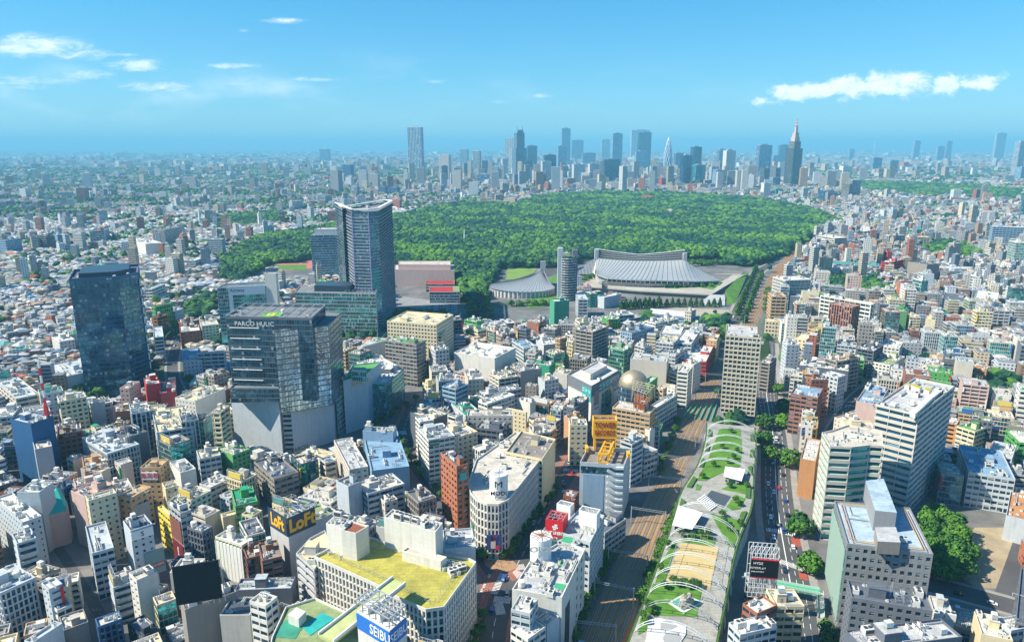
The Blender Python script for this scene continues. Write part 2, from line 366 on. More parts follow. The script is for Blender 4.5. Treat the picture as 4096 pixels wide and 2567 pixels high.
def kit_on(root,poly,z,ang,n,rng,kinds=None,keep=None):
    """countable pieces of plant on a roof deck, in short aligned rows"""
    xs=[p[0] for p in poly]; ys=[p[1] for p in poly]; placed=list(keep or []); ip=inset(poly,1.3); made=0; tries=0
    kinds=kinds or ['air_conditioner']*5+['cooling_tower']*2+['water_tank','duct','duct','roof_vent','roof_vent','antenna','steel_frame']
    while made<n and tries<n*8:
        tries+=1; k=rng.choice(kinds); row=rng.choice((2,3,4,5)) if k=='air_conditioner' else rng.choice((1,1,2,3)) if k in('cooling_tower','roof_vent') else 1
        x,y=rng.uniform(min(xs),max(xs)),rng.uniform(min(ys),max(ys)); a=ang+rng.choice((0,math.pi/2)); r=KR[k]
        for i in range(row):
            X,Y=x+math.cos(a)*i*r*2.15,y+math.sin(a)*i*r*2.15
            if not pip(ip,X,Y) or any(math.hypot(X-p[0],Y-p[1])<r+p[2] for p in placed if p[3]!=(x,y)): break
            me=T_TANK2 if k=='water_tank' and rng.random()<.5 else KIT[k]
            sc_=rng.uniform(.85,1.3) if k!='air_conditioner' else 1
            inst(k,me,root,(X,Y,z+.01),a+(math.pi/2 if k=='duct' else 0),(sc_,sc_,sc_*rng.uniform(.8,1.1))); placed.append((X,Y,r,(x,y))); made+=1
STY=dict(  # sill fraction, head fraction, bay, pier width, reveal depth, glass
 rib=(.34,.84,3.6,.5,.28,'std'), grid=(.32,.80,3.2,1.35,.30,'std'), punch=(.36,.74,3.6,2.2,.25,'std'), glass=(.10,.97,1.8,.14,.14,'teal'),
 dglass=(.12,.97,1.8,.12,.10,'dark'), bglass=(.12,.95,2.0,.14,.12,'blue'), balc=(.36,.96,6.4,.45,1.3,'std'), fin=(.12,.92,2.1,.62,.75,'std'), slab=(.40,.93,9.,.3,.7,'std'),
 gglass=(.15,.93,2.2,.16,.14,'green'), blank=(.36,.74,3.6,2.2,.2,'std'))
def facade(root,p,z0,h,style,wallc,fh=3.6,par=1.0,blank=(),deck=None,gf=True,name='wall',roofname='roof',glass=None,bandcap=70):
    """walls as spandrels and piers standing proud of a glazed core; one window_band part per storey"""
    si,he,bay,pw,dep,gl=STY[style]; gl=glass or gl
    n=len(p); q=inset(p,dep); nf=max(1,int(round(h/fh))); fh=h/nf
    W=MB(); el=[math.dist(p[i],p[(i+1)%n]) for i in range(n)]
    win=[(i not in blank) and el[i]>3.0 for i in range(n)]
    # solid edges
    def V(a,z): return (a[0],a[1],z)
    def q4(a,b,za,zb,L0=0,L1=None):
        L1=math.dist(a,b) if L1 is None else L1
        W.quad(V(a,za),V(b,za),V(b,zb),V(a,zb),[(L0,za),(L1,za),(L1,zb),(L0,zb)])
    for i in range(n):
        a,b=p[i],p[(i+1)%n]
        if not win[i]: q4(a,b,z0,z0+h+par)
        else:
            zs=[(z0+(k*fh if k else 0)+(si*fh if k or not gf else fh*.12), z0+(k+he)*fh) for k in range(nf)]
            prev=z0
            for (w0,w1) in zs+[(z0+h+par,None)]:
                if w0>prev: q4(a,b,prev,w0)
                prev=w1
            ux,uy=(b[0]-a[0])/el[i],(b[1]-a[1])/el[i]; nb=max(1,int(round(el[i]/bay)))
            nx,ny=uy*dep,-ux*dep    # outward
            cs=[(k*el[i]/nb, (pw if 0<k<nb else max(pw,.5))) for k in range(nb+1)]
            for (c,wd) in cs:
                l,r=max(0,c-wd/2),min(el[i],c+wd/2)
                if r-l<.01: continue
                A=(a[0]+ux*l,a[1]+uy*l); B=(a[0]+ux*r,a[1]+uy*r); Ai=(A[0]-nx,A[1]-ny); Bi=(B[0]-nx,B[1]-ny)
                for (w0,w1) in zs:
                    if dep>1 and 0<c<el[i] : # balcony divider: thin, full depth
                        pass
                    q4(A,B,w0,w1,l,r)
                    if l>0: W.quad(V(Ai,w0),V(A,w0),V(A,w1),V(Ai,w1),[(0,w0),(dep,w0),(dep,w1),(0,w1)])
                    if r<el[i]: W.quad(V(B,w0),V(Bi,w0),V(Bi,w1),V(B,w1),[(0,w0),(dep,w0),(dep,w1),(0,w1)])
            for (w0,w1) in zs:
                qa,qb=q[i],q[(i+1)%n]
                W.quad(V(a,w0),V(b,w0),V(qb,w0),V(qa,w0),[(0,0),(el[i],0),(el[i],dep),(0,dep)])
                W.quad(V(qa,w1),V(qb,w1),V(b,w1),V(a,w1),[(0,0),(el[i],0),(el[i],dep),(0,dep)])
    # parapet top and inner face
    if par>0:
        t=inset(p,.35)
        for i in range(n):
            a,b,ta,tb=p[i],p[(i+1)%n],t[i],t[(i+1)%n]; z=z0+h+par
            W.quad(V(a,z),V(b,z),V(tb,z),V(ta,z),[(0,0),(el[i],0),(el[i],.35),(0,.35)])
            W.quad(V(tb,z0+h),V(ta,z0+h),V(ta,z),V(tb,z),[(0,0),(el[i],0),(el[i],1),(0,1)])
    else: t=p
    wo=W.build(name,wallmat(wallc),root)
    D=MB(); D.ngon([V(a,z0+h) for a in t]); D.build(roofname,roofmat(deck or wallc),root)
    if any(win):
        G=MB()
        z_a,z_b=si*fh-.02,he*fh+.02
        for i in range(n):
            if not win[i]: continue
            a,b=q[i],q[(i+1)%n]; L=math.dist(a,b); nb=max(1,int(round(el[i]/bay)))
            G.quad(V(a,z_a),V(b,z_a),V(b,z_b),V(a,z_b),[(i*40.003,.02),(i*40.003+nb-.006,.02),(i*40.003+nb-.006,.98),(i*40.003,.98)])
        me=tmpl('window_band',G,glassmat(gl))
        for k in range(min(nf,bandcap)):
            o=inst('window_band',me,root,(0,0,z0+k*fh+(0 if k or not gf else 0)))
            if k==0 and gf: o.scale=(1,1,1); o.location.z=z0-.0
        if gf:   # shop front below the first sill
            G2=MB()
            for i in range(n):
                if win[i]:
                    a,b=q[i],q[(i+1)%n]; nb=max(1,int(el[i]/4)); G2.quad(V(a,z0+.02),V(b,z0+.02),V(b,z0+si*fh),V(a,z0+si*fh),[(i*40,0),(i*40+nb,0),(i*40+nb,.9),(i*40,.9)])
            G2.build('shop_front',glassmat('std'),root)
    return fh
def longest(p):
    i=max(range(len(p)),key=lambda i:math.dist(p[i],p[(i+1)%len(p)])); a,b=p[i],p[(i+1)%len(p)]; return math.atan2(b[1]-a[1],b[0]-a[0])
BL=[]   # every building: (root, poly, h, x, y)
def place(poly,grow=1): raster(poly); 
def building(name,label,cat,poly,h,style='rib',wallc='L',deck=None,fh=3.6,kit=8,pent=True,blank=(),group=None,rng=rnd,glass=None,par=1.0,occ_=True,z0=0,sc_=None):
    poly=ccw(poly); cx=sum(p[0] for p in poly)/len(poly); cy=sum(p[1] for p in poly)/len(poly)
    root=empty(name,(cx,cy,z0),label,cat,group); p=[(x-cx,y-cy) for x,y in poly]
    facade(root,p,0,h-z0,style,wallc,fh,par,blank,deck,glass=glass); h2=h-z0
    A=abs(area(p)); ang=longest(p); keep=[]
    if pent and A>90:
        w_=min(7,math.sqrt(A)*.33); d_=w_*rng.uniform(.6,1); ip=inset(p,w_*.75)
        for _ in range(14):
            x,y=rng.uniform(min(a[0] for a in p),max(a[0] for a in p)),rng.uniform(min(a[1] for a in p),max(a[1] for a in p))
            if pip(ip,x,y) and area(ip)>0:
                hh=rng.uniform(2.8,4.6); m=MB(); m.box(x,y,h2,w_,d_,hh,ang); m.box(x,y,h2+hh,w_+.3,d_+.3,.25,ang,1)
                m.box(x-math.sin(ang)*(-d_/2-.03)*-1,y+math.cos(ang)*(-d_/2-.03),h2+.02,1.1,.06,2.1,ang,2)
                m.build('stair_penthouse',[wallmat(wallc),roofmat(deck or wallc),plain('steel_door',(.25,.28,.3))],root); keep.append((x,y,w_*.62,None)); 
                if rng.random()<.45: inst('water_tank',T_TANK2,root,(x,y,h2+hh+.26),ang)
                break
    if kit: kit_on(root,p,h2,ang,kit,rng,keep=keep)
    if occ_: raster(inset(poly,-1.0))
    BL.append((root,poly,h,cx,cy)); return root
def local(root,pt): return (pt[0]-root.location.x,pt[1]-root.location.y,pt[2]-root.location.z)
def text_mesh(s,size,depth=.08,bold=0):
    cu=bpy.data.curves.new('lettering','FONT'); cu.body=s; cu.size=size; cu.align_x='CENTER'; cu.align_y='CENTER'; cu.extrude=depth; cu.offset=bold*size; cu.resolution_u=3
    o=bpy.data.objects.new('lettering',cu); COL.objects.link(o); bpy.context.view_layer.update()
    me=bpy.data.meshes.new_from_object(o.evaluated_get(bpy.context.evaluated_depsgraph_get())); bpy.data.objects.remove(o); return me
def lettering(root,s,centre,along,size,mat,up=(0,0,1),bold=.0,stretch=1.,name='lettering',off=.15):
    """raised letters on a face; along = direction of reading"""
    me=text_mesh(s,size,.06,bold); me.materials.clear(); me.materials.append(mat)
    from mathutils import Matrix
    x=Vector(along).normalized(); z=Vector(up).normalized(); n=x.cross(z).normalized(); up_=n.cross(x)
    o=bpy.data.objects.new(name,me); COL.objects.link(o); o.parent=root
    c=Vector(centre)+n*off
    Mx=Matrix(((x.x*stretch,z.x,n.x,c.x),(x.y*stretch,z.y,n.y,c.y),(x.z*stretch,z.z,n.z,c.z),(0,0,0,1))); o.matrix_local=Mx; return o
def panel(root,name,a,b,z0,z1,mat,thick=.25,off=.02):
    """flat sign panel on the wall a->b (outward is to the right of a->b)"""
    L=math.dist(a,b); ux,uy=(b[0]-a[0])/L,(b[1]-a[1])/L; nx,ny=uy,-ux; m=MB()
    q=[(a[0]+nx*off,a[1]+ny*off),(a[0]+nx*(off+thick),a[1]+ny*(off+thick)),(b[0]+nx*(off+thick),b[1]+ny*(off+thick)),(b[0]+nx*off,b[1]+ny*off)]
    m.prism(ccw(q),z0,z1,0,True); return m.build(name,mat,root)
def trellis(root,name,q,z0,z1,n,mat,w_=.25,nx=4,ny=3):
    m=MB(); c=[(x,y) for x,y in q]
    def lerp(a,b,t): return (a[0]+(b[0]-a[0])*t,a[1]+(b[1]-a[1])*t)
    for i in range(4):
        m.bar((*c[i],z1),(*c[(i+1)%4],z1),w_)
        for k in range(n): pt=lerp(c[i],c[(i+1)%4],k/n); m.bar((*pt,z0),(*pt,z1),w_)
    for k in range(1,nx): m.bar((*lerp(c[0],c[1],k/nx),z1),(*lerp(c[3],c[2],k/nx),z1),w_*.8)
    for k in range(1,ny): m.bar((*lerp(c[1],c[2],k/ny),z1),(*lerp(c[0],c[3],k/ny),z1),w_*.8)
    for k in range(nx):
        a,b2=lerp(c[0],c[1],k/nx),lerp(c[3],c[2],(k+1)/nx); m.bar((*a,z1),(*b2,z1),w_*.6)
    return m.build(name,mat,root)
# ---------------------------------------------------------------- ground, roads, railway
def struct(o): o['kind']='structure'; return o
def asphalt(name,col,scale=.05):
    return surf(name,col,.9,scale,.35,bump=.05)
M_asph=asphalt('asphalt',(.10,.10,.105)); M_pave=surf('paving',(.34,.32,.30),.9,.2,.3); M_pink=surf('pink_paving',(.33,.15,.12),.9,.3,.3)
M_mark=plain('road_paint',(.75,.75,.72),.7); M_redp=surf('red_road_paint',(.42,.10,.06),.85,.4,.3)
def groundmat():
    m,t,b=newmat('city_ground'); tc=N(t,'ShaderNodeTexCoord')
    n=noise(t,tc.outputs['Object'],.02,8,.7); n2=noise(t,tc.outputs['Object'],.004,5,.6)
    c=mix(t,sm(t,n,.35,.65),(.09,.09,.095),(.20,.19,.18)); c=mix(t,mth(t,'MULTIPLY',sm(t,n2,.52,.62),.7),c,(.04,.09,.03))
    link(t,c,b.inputs['Base Color']); b.inputs['Roughness'].default_value=.95; return m
g=mk('ground',[(-45000,-800,0),(45000,-800,0),(45000,60000,0),(-45000,60000,0)],[(0,1,2,3)],groundmat()); struct(g)
# far hills along the horizon
def hills():
    v=[];f=[];n=160
    for i in range(n+1):
        x=-42000+84000*i/n; h=60+60*math.sin(i*.21)+50*math.sin(i*.083+1)+25*math.sin(i*.9); y=48000
        v+=[(x,y-3000,-1),(x,y,max(10,h)),(x,y+4000,-1)]
        if i: a=3*i; f+=[(a-3,a,a+1,a-2),(a-2,a+1,a+2,a-1)]
    struct(mk('hills',v,f,surf('hill_forest',(.05,.10,.06),.9,.001,.3)))
hills()
def strip(name,pts,wd,z,mat,dz=None):
    L,Rr=[],[]
    for i,p in enumerate(pts):
        a=pts[max(0,i-1)]; c=pts[min(len(pts)-1,i+1)]; d=(c[0]-a[0],c[1]-a[1]); l=math.hypot(*d); n=(-d[1]/l,d[0]/l)
        L.append((p[0]+n[0]*wd/2,p[1]+n[1]*wd/2)); Rr.append((p[0]-n[0]*wd/2,p[1]-n[1]*wd/2))
    m=MB()
    for i in range(len(pts)-1):
        m.quad((*Rr[i],z),(*Rr[i+1],z),(*L[i+1],z),(*L[i],z))
        if dz:
            m.quad((*L[i],z-dz),(*L[i],z),(*L[i+1],z),(*L[i+1],z-dz)); m.quad((*Rr[i],z),(*Rr[i],z-dz),(*Rr[i+1],z-dz),(*Rr[i+1],z))
    return m.build(name,mat),L+Rr[::-1]
def off(pts,d):
    o=[]
    for i,p in enumerate(pts):
        a=pts[max(0,i-1)]; c=pts[min(len(pts)-1,i+1)]; e=(c[0]-a[0],c[1]-a[1]); l=math.hypot(*e); o.append((p[0]-e[1]/l*d,p[1]+e[0]/l*d))
    return o
MK=MB()
def dashes(pts,d0=0,step=8,L=4,wd=.25,solid=False):
    q=off(pts,d0)
    for a,b in zip(q,q[1:]):
        D=math.dist(a,b); ux,uy=(b[0]-a[0])/D,(b[1]-a[1])/D; s=0
        while s<D:
            e=min(s+(D if solid else L),D); A=(a[0]+ux*s,a[1]+uy*s); B=(a[0]+ux*e,a[1]+uy*e); n=(-uy*wd/2,ux*wd/2)
            MK.quad((A[0]-n[0],A[1]-n[1],.034),(B[0]-n[0],B[1]-n[1],.034),(B[0]+n[0],B[1]+n[1],.034),(A[0]+n[0],A[1]+n[1],.034)); s+=step if not solid else D+1
def zebra(a,b,wd=4.5,n=None):
    D=math.dist(a,b); ux,uy=(b[0]-a[0])/D,(b[1]-a[1])/D; n=n or int(D/1.0); nx,ny=-uy*wd/2,ux*wd/2
    for i in range(n):
        s=(i+.25)*D/n; e=(i+.75)*D/n; A=(a[0]+ux*s,a[1]+uy*s); B=(a[0]+ux*e,a[1]+uy*e)
        MK.quad((A[0]-nx,A[1]-ny,.038),(B[0]-nx,B[1]-ny,.038),(B[0]+nx,B[1]+ny,.038),(A[0]+nx,A[1]+ny,.038))
ROADS={}
def road(key,pix,wd,pave=3,pmat=None,lanes=(0,),z=.02):
    pts=[P(*q) for q in pix]
    # refine
    r=[]
    for a,b in zip(pts,pts[1:]):
        k=max(1,int(math.dist(a,b)/15)); r+=[(a[0]+(b[0]-a[0])*i/k,a[1]+(b[1]-a[1])*i/k) for i in range(k)]
    r.append(pts[-1]); pts=r
    for _ in range(2): pts=[pts[0]]+[((pts[i-1][0]+2*pts[i][0]+pts[i+1][0])/4,(pts[i-1][1]+2*pts[i][1]+pts[i+1][1])/4) for i in range(1,len(pts)-1)]+[pts[-1]]
    o,pl=strip('road',pts,wd,z+.003*len(ROADS),M_asph); struct(o); ROADS[key]=pts
    if pave:
        for s in (1,-1):
            o,_=strip('pavement',off(pts,s*(wd/2+pave/2)),pave,.14-.004*len(ROADS)+.03,pmat or M_pave,.2); struct(o)
    for l in lanes: dashes(pts,l)
    _,pl=strip('tmp',pts,wd+2*pave,0,M_asph); bpy.data.objects.remove(_)
    for a,b in zip(pts,pts[1:]):
        L=math.dist(a,b); n=(-(b[1]-a[1])/L*(wd/2+pave),(b[0]-a[0])/L*(wd/2+pave))
        raster([(a[0]-n[0],a[1]-n[1]),(b[0]-n[0],b[1]-n[1]),(b[0]+n[0],b[1]+n[1]),(a[0]+n[0],a[1]+n[1])])
    return pts
meiji=road('meiji',[('C4',300,1700),('C4',285,1500),('C4',260,1250),('C4',215,950),('C4',165,700),('C4',110,400),('C4',80,150),('B4',70,1500),('B4',70,1300),('B4',50,1080),('B4',20,880),('B3',2400,740),('B3',2390,480),('B3',2395,200)],19,4,None,(-6.3,-3.2,3.2,6.3))
dashes(meiji,0,solid=True,wd=.5)
road('side',[('B4',600,1060),('B4',680,920),('B4',790,770),('B4',830,700),('B4',980,600),('B4',1180,500),('B4',1500,420)],10,2)
jingu=road('jingu',[('C2',2190,1700),('C2',2230,1300),('C2',2300,1020),('C3',0,850),('C3',110,700),('C3',250,380),('C3',420,60),('B3',560,1420),('B3',600,1300),('B3',690,1080),('B3',760,950)],12,4,M_pink,(0,))
koen=road('koen',[('C2',2330,960),('C2',2180,760),('C2',1990,500),('C2',1850,330),('C2',1720,140),('B2',1560,1430),('B2',1420,1230),('B2',1360,1060),('B2',1440,900),('B2',1480,780)],10,3.2,M_pink,(0,))
road('market',[('C1',150,-120),('C1',250,180),('C1',400,420),('C1',620,720),('C1',780,980),('C1',890,1180),('C1',1020,1350),('C1',1130,1560)],5,0,None,())
road('spain',[('C1',1430,-80),('C1',1410,150),('C1',1400,300),('C1',1470,460),('C1',1600,620),('C1',1750,760)],4.5,0,None,())
road('hill',[('B1',1740,20),('B1',1650,260),('B1',1620,420),('B1',1640,600),('B1',1730,720),('B1',1790,880)],10,2.2,None,(0,))
road('stadium',[('A3',2040,1500),('A3',2120,1320),('A3',2200,1130),('A3',2270,990),('A3',2330,900),('A4',60,830),('A4',380,800)],16,4,None,(-4,0,4))
road('canal',[('C4',1490,960),('C4',1750,1010),('C4',2050,1110),('C4',2500,1230)],14,2.5,None,(-3.5,3.5))
road('plaza',[('A2',1930,1500),('A2',1960,1380),('A2',1990,1310)],16,3)
# red patches and crossings on the avenues
def patch(name,pts,mat,z):
    struct(mk(name,[(*P(*q,0),z) for q in pts],[tuple(range(len(pts)))],mat))
patch('red_road_patch',[('C4',215,520),('C4',305,530),('C4',330,615),('C4',230,600)],M_redp,.05)
patch('red_road_patch',[('C4',285,845),('C4',365,860),('C4',380,930),('C4',300,915)],M_redp,.05)
patch('red_road_patch',[('C4',-40,470),('C4',40,490),('C4',20,530),('C4',-40,520)],M_redp,.05)
patch('red_road_patch',[('B3',495,1440),('B3',560,1425),('B3',610,1450),('B3',520,1470)],M_redp,.06)
patch('junction',[('C2',2150,850),('C2',2260,800),('C2',2413,760),('C3',80,800),('C3',60,960),('C3',0,1130),('C2',2290,1150),('C2',2130,1000)],M_asph,.10)
raster([P(*q) for q in [('C2',2110,700),('C2',2413,700),('C3',110,760),('C3',60,960),('C3',0,1130),('C2',2280,1160),('C2',2110,1000)]])
patch('red_road_patch',[('C2',2400,830),('C3',80,830),('C3',60,910),('C3',-10,920),('C2',2350,900)],M_redp,.115)
patch('red_road_patch',[('C2',2110,960),('C2',2180,1000),('C2',2230,1100),('C2',2140,1060)],M_redp,.115)
def zb(a,b,wd,n=None,z=None):
    k=len(MK.v); zebra(P(*a),P(*b),wd,n)
    if z:
        for i in range(k,len(MK.v)): MK.v[i]=(MK.v[i][0],MK.v[i][1],z)
zb(('C2',2190,1050),('C2',2270,880),9,13,.125); zb(('C2',2240,1105),('C2',2400,1120),5,12,.125); zb(('C2',2250,1200),('C2',2340,1190),9,9,.125)
zb(('C2',2250,880),('C2',2400,900),5,12,.125); zb(('C3',-5,860),('C3',75,890),7,8,.125); zb(('C3',30,810),('C3',120,800),5,9,.125)
zb(('C4',-20,450),('C4',130,470),4.5); zb(('C4',165,480),('C4',295,510),4.5); zb(('C4',110,745),('C4',370,840),4.2,20)
zb(('B4',-60,890),('B4',80,905),5); zb(('B2',1300,1060),('B2',1420,1045),8,10,.09); zb(('B2',1290,1135),('B2',1350,1150),4,6,.09); zb(('B3',480,1395),('B3',620,1410),4,10,.09); zb(('C3',475,85),('C3',610,110),4,10,.09)
zb(('B4',755,790),('B4',815,800),3); zb(('B4',625,990),('B4',690,1005),3); zb(('A2',1950,1425),('A2',2040,1430),5,9,.09)
patch('traffic_island',[('C2',2140,700),('C2',2260,690),('C2',2413,740),('C3',60,790),('C3',30,825),('C2',2413,835),('C2',2330,850),('C2',2240,830),('C2',2160,790)],surf('orange_paving',(.42,.26,.15),.9,.4,.3),.19)
struct(MK.build('road_markings',M_mark))
# --- railway corridor between two traced edges
RL=[('C3',560,1700),('C3',640,1500),('C3',790,1150),('C3',1000,700),('C3',1110,480),('C3',1235,170),('B3',1370,1500),('B3',1450,1330),('B3',1530,1080),('B3',1635,860),('B3',1740,680),('B3',1860,480),('B3',1960,300),('A3',2170,1440),('A3',2285,1190),('A3',2390,1000),('A4',60,880),('A4',180,720),('A4',370,610),('A4',560,510),('A4',650,440),('A4',620,390)]
RR=[('C3',990,1700),('C3',1070,1500),('C3',1190,1150),('C3',1345,700),('C3',1420,480),('C3',1530,170),('B3',1605,1500),('B3',1660,1330),('B3',1760,1080),('B3',1880,860),('B3',1940,680),('B3',1985,480),('B3',2030,300),('A3',2330,1440),('A3',2420,1190),('A4',90,1000),('A4',200,880),('A4',310,720),('A4',450,610),('A4',640,510),('A4',720,440),('A4',680,390)]
rl=[P(*q) for q in RL]; rr=[P(*q) for q in RR]
def lp(a,b,t): return (a[0]+(b[0]-a[0])*t,a[1]+(b[1]-a[1])*t)
def dens(pts,st=12):
    r=[]
    for a,b in zip(pts,pts[1:]):
        k=max(1,int(math.dist(a,b)/st)); r+=[lp(a,b,i/k) for i in range(k)]
    return r+[pts[-1]]
def smooth(p,n=3):
    for _ in range(n): p=[p[0]]+[((p[i-1][0]+2*p[i][0]+p[i+1][0])/4,(p[i-1][1]+2*p[i][1]+p[i+1][1])/4) for i in range(1,len(p)-1)]+[p[-1]]
    return p
rl=smooth(rl,1); rr=smooth(rr,1)
m=MB()
RF=[]
for a,b in zip(range(len(rl)-1),range(1,len(rl))):
    m.quad((*rl[a],.05),(*rr[a],.05),(*rr[b],.05),(*rl[b],.05)); raster([lp(rl[a],rr[a],-.12),lp(rr[a],rl[a],-.12),lp(rr[b],rl[b],-.12),lp(rl[b],rr[b],-.12)])
struct(m.build('railway_ballast',surf('ballast',(.42,.26,.12),.95,.05,.45,bump=.2)))
M_rail=plain('rail_steel',(.52,.44,.36),.35,.4); M_slp=surf('sleeper_concrete',(.34,.31,.27),.9,.5,.4); M_bed=surf('track_bed_rust',(.36,.18,.07),.95,.3,.4)
TR=(.1,.28,.48,.67,.88)
TL=['far left track beside the department store wall','second track from the left','middle track of the railway','second track from the right','rightmost track beside the hedge']
for t,lb in zip(TR,TL):
    line=dens(smooth(dens([lp(a,b,t) for a,b in zip(rl,rr)],25),3),14); root=empty('railway_track',(*line[0],0),'railway line with steel rails on sleepers, '+lb,'railway track','tracks of the railway')
    ox,oy=line[0]; L=[(x-ox,y-oy) for x,y in line]
    for s in (-.6,.6):
        q=off(L,s); mm=MB()
        for a,b in zip(q,q[1:]): mm.bar((*a,.32),(*b,.32),.13,0,.16)
        mm.build('rail',M_rail,root)
    mm=MB(); q=off(L,1.25); q2=off(L,-1.25)
    for i in range(len(q)-1): mm.quad((*q2[i],.09),(*q2[i+1],.09),(*q[i+1],.09),(*q[i],.09))
    mm.build('track_bed',M_bed,root)
    mm=MB(); acc=0
    for a,b in zip(L,L[1:]):
        D=math.dist(a,b); an=math.atan2(b[1]-a[1],b[0]-a[0]); k=int(D/(.9 if a[1]<350 else 1.8))
        if a[1]>900: continue
        for i in range(k): c=lp(a,b,i/k); mm.box(c[0],c[1],.1,.35,2.2,.14,an)
    o=mm.build('sleepers',M_slp,root); o['kind']='stuff'
# orange-plated work strips beside the line
patch('work_strip',[('C3',1030,1510),('C3',1190,1230),('C3',1200,1260),('C3',1110,1510)],surf('orange_plates',(.48,.2,.05),.8,.3,.3),.07)
patch('work_strip',[('C3',870,640),('C3',1000,670),('C3',1060,540),('C3',940,520)],surf('orange_plates',(.48,.2,.05),.8,.3,.3),.07)
raster([P(*q) for q in [('C3',860,640),('C3',1000,670),('C3',1060,540),('C3',900,500)]])
# green girder bridge
BR=empty('girder_bridge',(*P('B3',1750,880),0),'green steel girder railway bridge over the street','bridge')
gm=plain('green_girder_paint',(.07,.38,.26),.6)
i0=[lp(P('B3',1615,915),P('B3',1880,945),t) for t in (0,.2,.4,.6,.8,1)]; i1=[lp(P('B3',1700,800),P('B3',1930,790),t) for t in (0,.2,.4,.6,.8,1)]
for a,b in zip(i0,i1):
    mm=MB(); mm.bar(local(BR,(*a,1.)),local(BR,(*b,1.)),.6,0,1.8); mm.build('girder',gm,BR)
# catenary gantries
def gantry(lab,l,r,h=9.5):
    a,b=P(*l),P(*r); c=lp(a,b,.5); g=empty('overhead_line_gantry',(*c,0),lab,'gantry','gantries carrying the overhead line')
    for p in (a,b): m=MB(); q=local(g,(*p,0)); m.box(q[0],q[1],0,.5,.5,h+1.4,math.atan2(b[1]-a[1],b[0]-a[0])); m.build('post',M_steel,g)
    m=MB(); A=local(g,(*a,h)); B=local(g,(*b,h)); n=10
    for dz in (0,1.1): m.bar((A[0],A[1],h+dz),(B[0],B[1],h+dz),.16)
    for k in range(n):
        p=lp(A,B,k/n); q=lp(A,B,(k+1)/n); m.bar((*p,h+(k%2)*1.1),(*q,h+((k+1)%2)*1.1),.1)
    m.build('truss',M_steel,g)
    for k in (.15,.4,.62,.85): m=MB(); p=lp(A,B,k); m.bar((*p,h),(*p,h-1.6),.12); m.build('insulator',M_fan,g)
for l,r,lb in ((('C3',600,1500),('C3',975,1540),'nearest overhead line gantry, at the bottom edge of the railway'),(('C3',775,1110),('C3',1140,1190),'second nearest gantry, with a short post on its right end'),(('C3',905,800),('C3',1270,860),'gantry standing where the shadow meets sunlit tracks'),
  (('C3',1120,390),('C3',1440,440),'gantry beside the white clad building with folded stairs'),(('B3',1285,1590),('B3',1590,1620),'gantry in line with the yellow sign tower'),(('B3',1375,1380),('B3',1640,1420),'gantry left of the first arches of the roof park'),(('B3',1465,1180),('B3',1725,1210),'gantry just before the green girder bridge'),
  (('B3',1730,740),('B3',1940,760),'gantry past the green girder bridge'),(('B3',1820,590),('B3',1980,600),'gantry beside the white curved building'),(('B3',1900,440),('B3',2000,450),'gantry behind the square-windowed tower'),(('A3',2190,1400),('A3',2350,1410),'gantry near the avenue trees'),(('A3',2260,1260),('A3',2400,1270),'farther gantry beside the stadium avenue'),(('A3',2330,1150),('A4',40,1160),'farthest visible gantry by the stadium terrace')):
    gantry(lb,l,r)
# other ground sheets
def sheet(name,pts,mat,z,sec=None): patch(name,pts if sec is None else [(sec,*p) for p in pts],mat,z)
M_dirt=surf('dirt',(.42,.34,.22),.95,.08,.35); M_lawn=surf('lawn',(.11,.26,.03),.95,.12,.45,bump=.2); M_plaza=surf('plaza_stone',(.42,.38,.30),.9,.05,.3); M_track=surf('running_track',(.50,.17,.14),.9,.05,.2)
sheet('sports_ground',[(1950,430),(2350,430),(2160,1000),(1960,1000),(1700,800)],M_dirt,.01,'C4'); raster([P('C4',*p) for p in [(1450,200),(2350,430),(2160,1000),(1500,950)]])
sheet('pavement',[(2360,430),(2420,430),(2413,1100),(2120,1080)],M_asph,.03,'C4')
sheet('running_track',[(0,900),(100,820),(300,805),(540,805),(530,880),(350,900),(60,910)],M_track,.3,'A2'); sheet('lawn',[(100,890),(170,850),(480,845),(470,900)],M_lawn,.34,'A2')
sheet('plaza',[(620,950),(760,950),(830,1030),(1980,1000),(2080,940),(1850,930),(2200,930),(2180,960),(2000,1120),(1000,1100),(640,1060)],M_plaza,.05,'A3')
sheet('lawn',[(1430,1060),(1620,1020),(1980,1000),(1900,1080),(1700,1050),(1500,1080)],M_lawn,.09,'A3')
sheet('football_pitch',[(-40,880),(230,880),(180,985),(-60,985)],surf('turf',(.20,.32,.06),.9,.05,.3),.06,'A3')
sheet('car_park',[(300,880),(430,870),(420,930),(300,980)],M_asph,.05,'A3'); sheet('lawn',[(300,990),(430,940),(430,1010),(310,1020)],M_lawn,.08,'A3'); sheet('lawn',[(170,1160),(430,1110),(430,1230),(140,1250)],M_lawn,.08,'A3')
sheet('schoolyard',[(1430,1270),(1560,1250),(2040,1270),(2080,1300),(1990,1340),(1500,1330)],M_plaza,.05,'A3')
sheet('plaza',[(1290,1130),(1640,1180),(1900,1190),(1900,1300),(1780,1310),(1640,1260),(1300,1240)],surf('car_park_paving',(.3,.3,.3),.9,.1,.3),.04,'A2')
sheet('path',[(1965,740),(1990,740),(2000,860),(1970,860)],M_plaza,.3,'A2'); sheet('path',[(2080,1130),(2110,1120),(2160,1400),(2060,1400)],M_plaza,.06,'A2')
